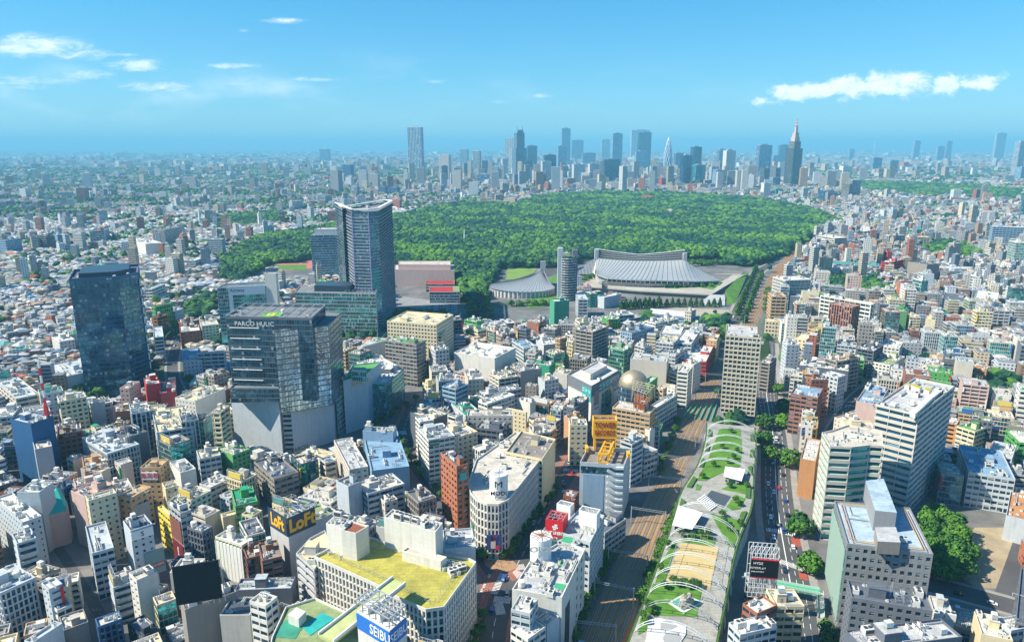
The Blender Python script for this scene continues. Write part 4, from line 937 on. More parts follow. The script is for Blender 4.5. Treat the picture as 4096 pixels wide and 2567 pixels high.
# --- record shop with yellow sign tower
h=top_h('B3',1060,1372,1850); A_=P('B3',1060,1372,h); B_=P('B3',640,1345,h); C_=P('B3',1118,1222,h); pl=ccw([A_,B_,(B_[0]+C_[0]-A_[0],B_[1]+C_[1]-A_[1]),C_]); print('tower rec h',h)
T=thing('record_shop','grey blue clad shop with folded outside stairs and yellow steelwork on its roof','building',pl)
sub(T,pl,0,h-1,'blank','L','M',blank=(0,1,2,3),par=2.5); u=unit(B_,A_); la,lb,l3,l4=lc(T,A_),lc(T,B_),lc(T,C_),lc(T,(B_[0]+C_[0]-A_[0],B_[1]+C_[1]-A_[1]))
panel(T,'wall_panel',lp(lb,la,.08),lp(lb,la,.55),3,h-6,wallmat('b')); panel(T,'window_strip',lp(lb,la,.02),lp(lb,la,.98),h-5,h-1,glassmat('dark'))
for k in range(8):
    z=4+k*4.; m=MB(); p,q=lp(lb,la,.62),lp(lb,la,.98); m.bar((p[0],p[1]-.8,z+2.4),(lp(p,q,.5)[0],lp(p,q,.5)[1]-.8,z),1.6,0,1.3); m.bar((lp(p,q,.5)[0],lp(p,q,.5)[1]-.8,z),(q[0],q[1]-.8,z+.3),1.6,0,1.3); m.build('stair_flight',wallmat('L'),T)
m=MB(); yh=h+2
g0=[lp(lp(lb,la,t),lp(l4,l3,t),s) for t,s in ((.42,.02),(.62,.02),(.62,.98),(.42,.98))]
for a,b2 in ((0,3),(1,2),(0,1),(3,2)):
    for z in (yh,yh+5): m.bar((*g0[a],z),(*g0[b2],z),.9)
for k in range(5):
    for a,b2 in ((0,3),(1,2)): p=lp(g0[a],g0[b2],k/4); m.bar((*p,h),(*p,yh+5),.8)
    m.bar((*lp(g0[0],g0[3],k/4),yh+5),(*lp(g0[1],g0[2],k/4),yh+5),.7)
for p in (lp(l4,lb,.2),lp(l3,la,.4)): m.box(p[0],p[1],h,1.6,5,3.4)
m.build('yellow_steel_frame',M_yel,T)
c=lp(l4,l3,.38); c=(c[0]-.5,c[1]-1); m=MB(); sw=14.5; sdz=12; sb=h+9
q=[(c[0]-sw/2,c[1]-3),(c[0]+sw/2,c[1]-3.5),(c[0]+sw/2+.5,c[1]+5),(c[0]-sw/2+.3,c[1]+5)]
for i in range(4):
    a,b2=q[i],q[(i+1)%4]; m.quad((*a,sb),(*b2,sb),(*b2,sb+sdz),(*a,sb+sdz)); m.quad((*b2,sb),(*a,sb),(*a,sb+sdz),(*b2,sb+sdz)) if 0 else None
    i_=inset(q,.6); a2,b3=i_[i],i_[(i+1)%4]; m.quad((*b3,sb),(*a2,sb),(*a2,sb+sdz),(*b3,sb+sdz)); m.quad((*a,sb+sdz),(*b2,sb+sdz),(*b3,sb+sdz),(*a2,sb+sdz))
m.build('sign_box',M_yel,T); trellis(T,'sign_truss',inset(q,.7),sb+sdz-2,sb+sdz-1,1,M_steel,.3,3,2)
m=MB(); 
for x in (-5.5,5.5): m.box(c[0]+x,c[1]+1,h,1.3,3,9)
m.bar((c[0]-6,c[1]+1,h+5),(c[0]+6,c[1]+1,h+5),1.); m.build('sign_leg',M_yel,T)
lettering(T,'TOWER',(c[0],c[1]-3.25,sb+8.6),(1,-.03,0),5,plain('deep_red_letters',(.38,.0,.01),.6),off=.2,bold=.014,stretch=.72); lettering(T,'RECORDS',(c[0],c[1]-3.25,sb+3.6),(1,-.03,0),5,plain('deep_red_letters',(.38,.0,.01),.6),off=.2,bold=.014,stretch=.56)
# --- corner store with white fins and cylinder sign
h=top_h('F',1140,1187,1318); tp=[(1122,1085),(1103,1140),(1108,1163),(1124,1181),(1148,1190),(1175,1191),(1198,1180),(1305,1045),(1215,1020)]
pl=[P('F',x,y,h) for x,y in tp]; T=thing('department_store','white finned corner store with a rounded prow and a white cylinder sign on the roof','building',pl)
sub(T,pl,4.5,h,'wfin','W','A',fh=4.6,kit=40,gf=False); sub(T,inset(ccw(pl),1.2),0,4.5,'glass','G',occ_=False,name='shop_wall',par=0)
c=P('F',1175,1178,h); q=lc(T,c); m=MB(); m.cyl(q[0],q[1]+4.6,h,4.9,13.5,32); m.build('cylinder_sign',M_white,T)
m=MB(); 
for k in range(6): a=k*math.pi/6; m.bar((q[0]+4.8*math.cos(a),q[1]+4.6+4.8*math.sin(a),h+13.8),(q[0]-4.8*math.cos(a),q[1]+4.6-4.8*math.sin(a),h+13.8),.2)
m.build('truss_cap',M_steel,T)
lettering(T,'MODI',(q[0],q[1]-.35,h+4),(1,0,0),3.4,M_black,off=.12,bold=.015); lettering(T,'M',(q[0],q[1]-.35,h+9),(1,0,0),5.2,M_black,off=.12,bold=0,stretch=1.2); lettering(T,'0101 GROUP',(q[0],q[1]-.35,h+1.6),(1,0,0),1.2,M_black,off=.12)
fa,fb=lc(T,pl[4]),lc(T,pl[5]); fa=(fa[0]-.5,fa[1]-.3)
panel(T,'video_screen',fa,addv(fb,(1.6,.4)),7,16,plain('screen_blue_image',(.05,.10,.28),.3),.5)
uu=unit(fa,fb); mid=lp(fa,addv(fb,(1.6,.4)),.5)
for dx,z0_,w_,h_,cl_,nm in ((-.5,8,2.6,5,(.72,.62,.56),'screen_image'),(-1,12.2,3.6,3.2,(.03,.03,.07),'screen_image'),(1.6,7.2,2.4,2.5,(.6,.04,.08),'screen_image'),(.4,14,1.8,1.4,(.6,.04,.08),'screen_image')):
    a=addv(mid,uu,dx-w_/2); b2=addv(mid,uu,dx+w_/2); panel(T,nm,a,b2,z0_,z0_+h_,plain('screen_%g_%g'%(cl_[0],z0_),cl_,.4),.06,.56)
sA,sB=lc(T,pl[1]),lc(T,pl[2])
panel(T,'red_banner',lc(T,lp(pl[1],pl[2],.2)),lc(T,lp(pl[1],pl[2],.6)),14,19,M_red,.3,.1); panel(T,'green_banner',lc(T,lp(pl[2],pl[3],.2)),lc(T,lp(pl[2],pl[3],.5)),9,17,plain('banner_green',(.05,.2,.15),.5),.3,.1)
m=MB(); cc_=inset(ccw(pl),-1.8)
gi=MB(); lw=[lc(T,p) for p in cc_]
rr_=random.Random(3); leafm=None
# --- cream annexe running behind it
h2=34; 
building('shop_building','long cream block with a brown flat roof behind the white finned corner store','building',[P('B3',x,y,h2) for x,y in ((285,1310),(410,1120),(90,1040),(-60,1240))],h2,'rib','C','M',kit=14,blank=(0,))
# --- store with dark blue corner and yellow lettering
h=top_h('C2',305,498,995); A_=P('C2',305,498,h); B_=P('C2',100,440,h); C_=P('C2',770,290,h); L1=math.dist(A_,C_); pr=(-unit(A_,C_)[1],unit(A_,C_)[0]); B_=addv(A_,pr,17)
pl=ccw([A_,B_,addv(B_,unit(A_,C_),L1),C_]); T=thing('department_store','grey windowless store with navy corner sign in yellow letters','building',pl); sub(T,pl,0,h,'blank','S','g',blank=(0,1,2,3),kit=44)
C2_=lp(A_,C_,.53); sg=ccw([A_,B_,addv(B_,unit(A_,C_),1.5),addv(A_,unit(A_,C_),1.5)]); navy=plain('navy_sign',(.03,.05,.09),.4)
panel(T,'sign_panel',lc(T,A_),lc(T,C2_),h-1,h+9,navy,.5,.05); panel(T,'sign_panel',lc(T,B_),lc(T,A_),h-1,h+9,navy,.5,.05)
lettering(T,'LoFt',(*lc(T,lp(A_,C2_,.5)),h+4),(*unit(A_,C_),0),9.5,M_yel,off=.7,bold=.04,stretch=.85); lettering(T,'LoFt',(*lc(T,lp(B_,A_,.5)),h+4),(*unit(B_,A_),0),9,M_yel,off=.7,bold=.04,stretch=.72)
trellis(T,'sign_truss',[lc(T,p) for p in (A_,C2_,addv(C2_,pr,6),addv(B_,(0,0)))],h+6,h+8,3,M_steel,.25,5,3)
# --- large department store with mossy roof
h=top_h('C2',548,725,1145); h=max(34,min(44,h)); tp=[(548,722),(1150,995),(1290,1085),(1600,1225),(1772,1200),(2075,775),(2010,740),(1770,700),(1200,585),(1090,540),(740,620)]
pl=[P('C2',x,y,h) for x,y in tp]; T=thing('department_store','biggest foreground store, its wide roof stained mossy yellow green','building',pl); print('seibu',h)
sub(T,pl,0,h,'wfin','W','y',fh=3.9,kit=0,par=1.3)
fen=MB(); fp=inset(ccw([lc(T,p) for p in pl]),5)
for i in range(len(fp)):
    a,b2=fp[i],fp[(i+1)%len(fp)]; n=max(1,int(math.dist(a,b2)/2.5))
    for k in range(n): p=lp(a,b2,k/n); fen.bar((*p,h),(*p,h+2.4),.1)
    for z in (1.,2.4): fen.bar((*a,h+z),(*b2,h+z),.08)
fen.build('roof_fence',M_steel,T)
def blk(q,z1,wc,dc,nm,z0=h,sec='C2',kit=0): 
    w_=[P(sec,*p,z1) for p in q]; r_=[lc(T,p) for p in ccw(w_)]; facade(T,r_,z0,z1-z0,'blank',wc,3.6,.8,(0,1,2,3),dc,gf=False,name=nm,roofname=nm+'_roof')
    if kit: kit_on(T,r_,z1,longest(r_),kit,rnd,['air_conditioner','cooling_tower','cooling_tower'])
blk([(1205,345),(1690,490),(1760,400),(1290,270)],h+15,'W','S','penthouse',kit=12)
blk([(660,405),(830,465),(945,345),(790,290)],h+13,'W','S','plant_room',kit=10)
blk([(805,470),(940,500),(1060,430),(900,380)],h+13,'W','B','stair_house')
blk([(1375,665),(1740,765),(1800,720),(1430,625)],h+4,'W','A','roof_pavilion')
kit_on(T,ccw([lc(T,P('C2',x,y,h)) for x,y in ((1700,790),(1800,740),(2030,790),(1990,860),(1870,930),(1780,900))]),h,.5,24,rnd,['air_conditioner']*3+['cooling_tower','duct'])
kit_on(T,ccw([lc(T,P('C2',x,y,h)) for x,y in ((720,640),(1000,560),(880,720),(640,700))]),h,.5,14,rnd,['air_conditioner']*3+['duct','roof_vent'])
# left wing of the same store
h3=h-4; building('department_store','grey wing with dark window bands and sloped ochre top beside the mossy roof','building',[P('C2',x,y,h3) for x,y in ((378,690),(548,845),(700,600),(650,470),(510,545))],h3,'slab','S','C',kit=6)
# second department store at the bottom edge with blue lettered sign box
h=38; pl=[P('C2',x,y,h) for x,y in ((280,1195),(560,1108),(960,1290),(1000,1700),(100,1700),(150,1480))]; T=thing('department_store','second store at the bottom edge with a mossy roof and a teal painted square','building',pl); sub(T,pl,0,h,'wfin','W','g',kit=0,fh=3.9)
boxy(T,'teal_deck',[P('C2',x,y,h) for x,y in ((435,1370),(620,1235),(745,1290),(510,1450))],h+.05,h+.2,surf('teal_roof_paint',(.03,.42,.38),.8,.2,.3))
boxy(T,'shaded_deck',[P('C2',x,y,h) for x,y in ((150,1460),(280,1300),(440,1370),(370,1480))],h+.05,h+.15,surf('green_roof_paint',(.05,.3,.2),.8,.2,.3))  # darker green area laid flat over the deck
blk2=[(300,1250),(400,1290),(470,1220),(380,1180)]; boxy(T,'roof_hut',[P('C2',x,y,h+4) for x,y in blk2],h,h+4,wallmat('W'))
H2=h+22; A_=P('C2',1258,1378,H2); B_=P('C2',948,1195,H2); C_=P('C2',1412,1245,H2); bx=ccw([A_,B_,(B_[0]+C_[0]-A_[0],B_[1]+C_[1]-A_[1]),C_]); lb_=[lc(T,p) for p in bx]
m=MB(); m.prism(lb_,h,H2-1); m.build('sign_box',wallmat('W'),T); la,lb,l3=lc(T,A_),lc(T,B_),lc(T,C_)
panel(T,'sign_band',lb,la,H2-7.5,H2-1.5,M_blue); panel(T,'sign_band',la,l3,H2-7.5,H2-1.5,M_blue)
lettering(T,'SEIBU',(*lp(lb,la,.72),H2-4.5),(*unit(lb,la),0),5.2,M_white,off=.35,bold=.01,stretch=.8); lettering(T,'SEIBU',(*lp(la,l3,.5),H2-4.5),(*unit(la,l3),0),4.6,M_white,off=.35,bold=.01,stretch=.8)
trellis(T,'sign_truss',lb_,H2,H2+3.5,5,M_steel,.35,5,4); kit_on(T,lb_,H2-1,longest(lb_),8,rnd,['cooling_tower','air_conditioner'])
# roof link bridge
zb_=h+4; T=thing('link_bridge','pale green covered link bridge between the two mossy store roofs','bridge',[P('C2',1100,1080,zb_)])
q=[P('C2',*p,zb_) for p in ((1290,905),(1410,960),(730,1510),(590,1440))]; boxy(T,'bridge_deck',q,zb_-1.2,zb_,surf('bridge_deck_green',(.50,.54,.24),.85,.15,.3))
for a,b2 in ((q[0],q[3]),(q[1],q[2])): m=MB(); A,B=lc(T,a),lc(T,b2); m.bar((*A,zb_+.5),(*B,zb_+.5),.5,0,1.2); m.build('parapet',M_white,T)
# --- store with round-numeral cylinder sign
h=top_h('C3',690,648,1185); h=min(46,max(34,h)); print('oioi',h); tp=[(0,1030),(470,1108),(690,648),(560,600),(420,600),(180,745)]; pl=[P('C3',x,y,h) for x,y in tp]
T=thing('department_store','white windowless store with cylinder sign and green roof patches, beside the railway','building',pl); sub(T,pl,0,h,'blank','W','S',blank=tuple(range(6)),kit=64)
q=lc(T,P('C3',275,780,h)); m=MB(); m.cyl(q[0],q[1]+4.8,h,4.8,11.5,32); m.build('cylinder_sign',M_white,T)
m=MB()
for k in range(6): a=k*math.pi/6; m.bar((q[0]+4.8*math.cos(a),q[1]+4.8+4.8*math.sin(a),h+12),(q[0]-4.8*math.cos(a),q[1]+4.8-4.8*math.sin(a),h+12),.2)
m.build('truss_cap',M_rust,T); lettering(T,'OIOI',(q[0]-.3,q[1]-.12,h+7.6),(1,.05,0),3.6,M_steel,off=.2,bold=.03,stretch=1.25)
for x,y in ((520,540),(470,760),(450,980)): boxy(T,'green_deck',[P('C3',x+a,y+b2,h) for a,b2 in ((-60,20),(30,45),(60,-10),(-30,-25))],h+.05,h+.2,plain('green_roof_coating',(.05,.36,.16),.7))
Ra=[lc(T,pl[1]),lc(T,pl[2])]; 
for k in range(9):
    for j in range(2): t=.25+j*.35+k*.0; 
for k in range(8): m=MB(); a=lp(Ra[0],Ra[1],.14+k*.025); b2=lp(Ra[0],Ra[1],.155+k*.025); m2_=panel(T,'wall_slot',a,b2,4,h-8,M_black,.06,.02)
for k in range(7):
    for t in (.62,.82): a=lp(Ra[0],Ra[1],t); b2=lp(Ra[0],Ra[1],t+.04); panel(T,'window',a,b2,4+k*4.6,6+k*4.6,glassmat('std'),.06,.02)
# bank block behind with sign boxes
h=top_h('C3',735,590,1010); h=min(44,max(32,h)); pl=ccw([P('C3',735,590,h),P('C3',870,330,h),P('C3',640,260,h),P('C3',430,480,h)]); T=thing('office_building','grey office with stacked windows and white and red rooftop sign boxes','building',pl); sub(T,pl,0,h,'grid','L','S',kit=16)
def sbox(q,z0,z1,mt,nm,tr=True):
    w_=[lc(T,P('C3',*p,z1)) for p in q]; w_=ccw(w_); m=MB()
    for i in range(4): a,b2=w_[i],w_[(i+1)%4]; m.quad((*a,z0),(*b2,z0),(*b2,z1),(*a,z1)); ii=inset(w_,.4); a2,b3=ii[i],ii[(i+1)%4]; m.quad((*b3,z0),(*a2,z0),(*a2,z1),(*b3,z1)); m.quad((*a,z1),(*b2,z1),(*b3,z1),(*a2,z1))
    m.build(nm,mt,T); trellis(T,'sign_truss',inset(w_,.5),z1-1,z1-.3,1,M_steel,.25,3,3); return w_
sbox([(630,265),(800,310),(835,260),(665,222)],h,h+9,M_white,'white_sign_box'); sbox([(420,205),(550,235),(585,200),(460,170)],h-4,h+5,M_white,'white_sign_box')
w_=sbox([(315,350),(480,375),(530,295),(370,262)],h-2,h+7,M_red,'red_sign_box'); 
a=lc(T,P('C3',315,350,h+7)); b2=lc(T,P('C3',480,375,h+7)); lettering(T,'みずほ銀行',(*lp(a,b2,.55),h+.2),(*unit(a,b2),0),2.0,M_white,off=.2,bold=.02)
for dx,dz,w1,h1 in ((-.4,3.6,2.,.9),(.5,4.6,1.5,.9),(.9,3.3,1.2,.9),(-.2,2.5,1.4,.9)): q_=lp(a,b2,.55); s_=addv(q_,unit(a,b2),dx-w1/2); e_=addv(q_,unit(a,b2),dx+w1/2); panel(T,'sign_emblem',s_,e_,h+dz-.6,h+dz+h1-.6,M_white,.05,.05)
# --- banded office slab, right
h=top_h('B4',1420,892,1510+340); print('bandoffice',h); A_=P('B4',1420,892,h); B_=P('B4',1015,795,h); C_=P('B4',1757,625,h); pl=ccw([A_,B_,(B_[0]+C_[0]-A_[0],B_[1]+C_[1]-A_[1]),C_])
T=thing('office_building','large banded office slab with plant, railings and yellow roof patches, right side','building',pl); sub(T,pl,0,h,'slab','A','S',kit=46,par=1.2,fh=4.1,glass='blue')
boxy(T,'long_duct',[P('B4',x,y,h+3) for x,y in ((1340,850),(1390,870),(1640,645),(1590,630))],h,h+3,wallmat('W'))
for q in ([(1290,590),(1330,605),(1350,590),(1315,575)],[(1345,600),(1430,635),(1455,615),(1375,590)],[(1470,640),(1520,660),(1550,640),(1500,620)]): boxy(T,'sedum_patch',[P('B4',x,y,h+3) for x,y in q],h,h+3,wallmat('W'),surf('sedum',(.5,.42,.03),.9,.6,.3))
rail=MB(); rp_=inset([lc(T,p) for p in pl],1.5)
for i in range(4): rail.bar((*rp_[i],h+3.),(*rp_[(i+1)%4],h+3.),.2); 
rail.build('roof_rail',M_steel,T)
# --- beige terraced shopping building
h=top_h('B4',560,1190,2060); h=min(56,h); print('cocoti',h); tp=[(505,1060),(585,1190),(785,1200),(960,1180),(1085,1190),(1075,1050),(760,985),(600,1040)]; pl=[P('B4',x,y,h) for x,y in tp]
T=thing('shopping_building','beige shopping building with stepped planted terraces and curved glass corner','building',pl); sub(T,pl,0,h,'slab','A','A',kit=26,fh=4.2,glass='teal')
lettering(T,'cocoti',(*lc(T,lp(pl[1],pl[2],.3)),h*.42),(*unit(pl[1],pl[2]),0),2.6,M_white,off=.4)
# --- brown grey office with pipe-edged pale roof
h=top_h('C4',745,600,1420); print('brownoffice',h); A_=P('C4',745,600,h); C_=P('C4',1555,702,h); B_=P('C4',625,195,h); D_=P('C4',1335,262,h); pl=ccw([A_,C_,D_,B_])
T=thing('office_building','dark grey office with small square windows and a pale roof edged by copper pipes','building',pl); pc=[lc(T,p) for p in pl]
i0_=min(range(4),key=lambda i:math.dist(pl[i],A_)); 
sub(T,pl,0,h,'grid','J','x',fh=4.,par=1.1,kit=9)
for d in (2.2,3.3):
    q=inset(pc,d); m=MB()
    for i in range(4): m.bar((*q[i],h+1.2),(*q[(i+1)%4],h+1.2),.28)
    m.build('roof_pipe',plain('copper_pipe',(.55,.36,.18),.5),T)
a,b2=lc(T,B_),lc(T,A_)
panel(T,'glazed_wall',lp(a,b2,.02),lp(a,b2,.98),5,h-3,glassmat('teal'),.2,.05)
for k in range(26): p=lp(a,b2,(k+.5)/27); m=MB(); nx=unit(a,b2)[1]; m.box(p[0]+nx*.5-.0,p[1]-unit(a,b2)[0]*.5,5,.4,.3,h-8,math.atan2(b2[1]-a[1],b2[0]-a[0])+math.pi/2); m.build('facade_fin',plain('pale_green_fin',(.48,.58,.50),.4),T)
def up(q,z0,z1,wc,dc,nm): boxy(T,nm,[P('C4',*p,z1) for p in q],z0,z1,wallmat(wc),roofmat(dc))
up([(1010,270),(1215,290),(1090,-30),(920,-10)],h,h+10,'J','x','lift_tower'); up([(1035,560),(1250,570),(1205,425),(1010,425)],h,h+6,'M','S','plant_enclosure')
# --- planted roof park on a long podium beside the railway
ZP=17.
cl_=[('C3',1400,1900),('C3',1510,1510),('C3',1640,1100),('C3',1745,700),('C3',1860,330),('C3',1935,130),('B3',1990,1480),('B3',2030,1330),('B3',2060,1180),('B3',2070,1040),('B3',2060,975)]
cp=smooth(dens([P(*q,ZP) for q in cl_],12),3); T=thing('roof_park','long planted roof park on a podium with white steel hoops over it','park',cp); hw=[16.3+3.2*math.exp(-((p[1]-375)/28)**2) for p in cp]
L_,R_=[],[]
for i,p in enumerate(cp):
    a=cp[max(0,i-1)]; b2=cp[min(len(cp)-1,i+1)]; u=unit(a,b2); L_.append((p[0]-u[1]*hw[i],p[1]+u[0]*hw[i])); R_.append((p[0]+u[1]*hw[i],p[1]-u[0]*hw[i]))
pk=R_+L_[::-1]; raster(pk); m=MB(); m.prism([lc(T,p) for p in ccw(pk)],0,ZP-.6); m.build('podium_wall',wallmat('L'),T)
m=MB(); m.prism([lc(T,p) for p in ccw(pk)],ZP-.6,ZP); m.build('deck',roofmat('deck'),T)
for nm,s_ in (('green_wall',L_),('green_wall',R_)):
    m=MB()
    for i in range(len(s_)-1):
        sg_=1 if s_ is R_ else -1; a,b2=lc(T,s_[i]),lc(T,s_[i+1]); u=unit(a,b2); n_=(u[1]*sg_*.5,-u[0]*sg_*.5)
        m.bar((a[0]+n_[0],a[1]+n_[1],ZP-1.5),(b2[0]+n_[0],b2[1]+n_[1],ZP-1.5),.9,0,3.)
    m.build(nm,surf('climbing_plants',(.07,.16,.03),.95,.5,.6,bump=.5),T)
def arch(y0):
    i=min(range(len(cp)),key=lambda i:abs(cp[i][1]-y0)); c=cp[i]; u=unit(cp[max(0,i-1)],cp[min(len(cp)-1,i+1)]); w_=hw[i]+1.6; m=MB()
    for dx in (-.95,.95):
        pts=[]
        for k in range(25): a=math.pi*k/24; r_=-w_*math.cos(a); pts.append(local(T,(c[0]+u[1]*r_+u[0]*dx,c[1]-u[0]*r_+u[1]*dx,8+(ZP+8.2-8)*math.sin(a)**.8)))
        m.tube(pts,.17,6)
    for k in range(2,23,2): a=math.pi*k/24; r_=-w_*math.cos(a); z=8+(ZP+.2)*math.sin(a)**.8; m.bar(local(T,(c[0]+u[1]*r_+u[0]*.95,c[1]-u[0]*r_+u[1]*.95,z)),local(T,(c[0]+u[1]*r_-u[0]*.95,c[1]-u[0]*r_-u[1]*.95,z)),.16)
    m.build('hoop',plain('hoop_paint',(.66,.70,.73),.4,.1),T)
for y in [252,262,273,284,296,308,320,332,344,357]+[414,425,436,447,458,469,480]: arch(y)
def dk(nm,pts,mat,dz=.06,sec='C3'): 
    m=MB(); q=ccw([lc(T,P(sec,x,y,ZP)) for x,y in pts]); m.prism(q,ZP,ZP+dz); return m.build(nm,mat,T)
dk('lawn',[(1955,1015),(2150,1010),(2170,1200),(2150,1370),(1960,1435),(1830,1500),(1740,1500),(1850,1290)],M_lawn,.2,'B3')
for pts in ([(1870,300),(2180,370),(2085,625),(2050,610)],[(1990,280),(2110,120),(2200,160),(2150,260)],[(1560,560),(1690,490),(1770,440),(1920,560),(1900,612)],[(1420,740),(1530,560),(1560,565),(1440,940),(1350,950)],[(1330,960),(1500,950),(1790,1020),(1740,1270),(1240,1255),(1260,1150)],[(1210,1290),(1300,1290),(1270,1400),(1190,1440)],[(1975,70),(2110,0),(2250,30),(2260,130)],[(1740,20),(1790,40),(1770,80),(1730,80)]): dk('lawn',pts,M_lawn,.2)
for i_ in range(10,len(L_)-2):
    if i_%2: continue
    for sd_ in (L_,R_):
        a_,b_2=sd_[i_],sd_[i_+1]; c_2=cp[i_]; q_=[lp(a_,c_2,.06),lp(b_2,c_2,.06),lp(b_2,c_2,.2),lp(a_,c_2,.2)]; m=MB(); m.prism(ccw([lc(T,p) for p in q_]),ZP,ZP+.9); m.build('planter',surf('planter_shrubs',(.08,.2,.03),.95,.9,.6,bump=.6),T)
dk('sand_court',[(1590,580),(1950,620),(1865,1015),(1450,940)],surf('sand',(.56,.43,.20),.95,.15,.15),.3)
m=MB(); q=[lc(T,P('C3',x,y,ZP)) for x,y in ((1590,560),(1960,600),(1870,1025),(1440,950))]
for i in range(4):
    for k in range(6): p=lp(q[i],q[(i+1)%4],k/6); m.bar((*p,ZP),(*p,ZP+5),.14)
    m.bar((*q[i],ZP+5),(*q[(i+1)%4],ZP+5),.12)
m.build('court_fence',M_steel,T)
dk('teal_mat',[(1470,1145),(1620,1060),(1800,1142),(1620,1245)],plain('mat_edge',(.6,.6,.55),.7),.5); dk('teal_mat',[(1500,1145),(1620,1080),(1765,1142),(1620,1222)],plain('teal_rubber',(.03,.33,.24),.7),.62)
dk('skate_bowl',[(1290,1300),(1400,1290),(1640,1370),(1640,1440),(1560,1560),(1250,1560)],surf('white_concrete',(.62,.61,.58),.8,.2,.12),.5)
dk('skate_bowl_floor',[(1400,1330),(1480,1310),(1560,1370),(1500,1400),(1400,1400)],surf('grey_concrete',(.36,.36,.36),.8,.2,.12),.6); dk('skate_bowl_floor',[(1450,1430),(1560,1430),(1600,1480),(1560,1540),(1440,1540),(1420,1480)],surf('grey_concrete',(.36,.36,.36),.8,.2,.12),.6)
dk('courtyard_shade',[(1880,80),(2065,140),(1990,250),(1810,160)],plain('well_shade_paint',(.06,.08,.10),.8),.1)  # flat dark sheet: shade of the courtyard opening painted onto the deck
m=MB()
for k in range(9): p,q_=[lc(T,P('C3',x,y,ZP)) for x,y in ((1820+k*14,130+k*0+k*12,),(1810+k*14-60,180+k*12))]; m.bar((*p,ZP+.5),(*q_,ZP+.5),.7,0,.5)
m.build('stairs',M_white,T)
def pav(nm,pts,z,sec='C3'): w_=[lc(T,P(sec,x,y,ZP+z)) for x,y in pts]; m=MB(); m.prism(inset(ccw(w_),1.2),ZP,ZP+z-.4,1); m.prism(ccw(w_),ZP+z-.4,ZP+z,0,True); m.build(nm,[M_white,M_glass],T)
pav('pavilion',[(1995,1455),(2165,1500),(2200,1390),(2010,1365)],4,'B3'); pav('pavilion',[(1510,405),(1700,445),(1800,290),(1570,220)],4)
# bouldering rock is a thing of its own
def rock(lab,c,s):
    rg=random.Random(5); V_=[];F_=[];nr,ns=7,12
    for j in range(nr+1):
        e=-.2+j/nr*(math.pi/2+.2)
        for i in range(ns): a=2*math.pi*i/ns; k=rg.uniform(.85,1.12); V_.append((s[0]*math.cos(e)**.6*math.cos(a)*k,s[1]*math.cos(e)**.6*math.sin(a)*k,s[2]*max(0,math.sin(e))*k))
    for j in range(nr):
        for i in range(ns): F_.append((j*ns+i,j*ns+(i+1)%ns,(j+1)*ns+(i+1)%ns,(j+1)*ns+i))
    F_.append(tuple(nr*ns+i for i in range(ns))); o=mk('climbing_boulder',V_,F_,surf('boulder_render',(.45,.42,.36),.9,.6,.4,bump=.3),None,loc=(*c,ZP+.6)); o.rotation_euler=(0,0,.5); tag(o,lab,'boulder')
rock('grey climbing boulder on the teal mat of the roof park',P('C3',1640,1160,ZP+.6),(4.2,2.3,5.2))
# --- green footbridge over the avenue
a,b2=P('C4',70,965,6),P('C4',490,1045,6); T=thing('footbridge','green footbridge spanning the avenue with stairs at its right end','bridge',[a,b2]); A,B=lc(T,a),lc(T,b2); M_gb=plain('green_bridge_deck',(.06,.36,.24),.6)
m=MB(); m.bar((*A,6),(*B,6),4.2,0,.5); m.build('bridge_deck',M_gb,T); u=unit(A,B)
for s in (-2,2): m=MB(); m.bar((A[0]-u[1]*s,A[1]+u[0]*s,6.9),(B[0]-u[1]*s,B[1]+u[0]*s,6.9),.2,0,1.2); m.build('railing',plain('pale_green_rail',(.45,.6,.5),.6),T)
for t in (.05,.95): p=lp(A,B,t); m=MB(); m.box(*p,0,1,1,5.8); m.build('pier',M_steel,T)
c=lc(T,P('C4',500,1290)); m=MB(); m.bar((*B,6),(*c,.3),3.,0,.4); m.build('stairs',surf('stair_grey',(.4,.4,.38),.9,.5,.2),T)
for s in (-1.5,1.5): m=MB(); m.bar((B[0]+s,B[1],6.9),(c[0]+s,c[1],1.1),.15,0,1.); m.build('railing',plain('pale_green_rail',(.45,.6,.5),.6),T)
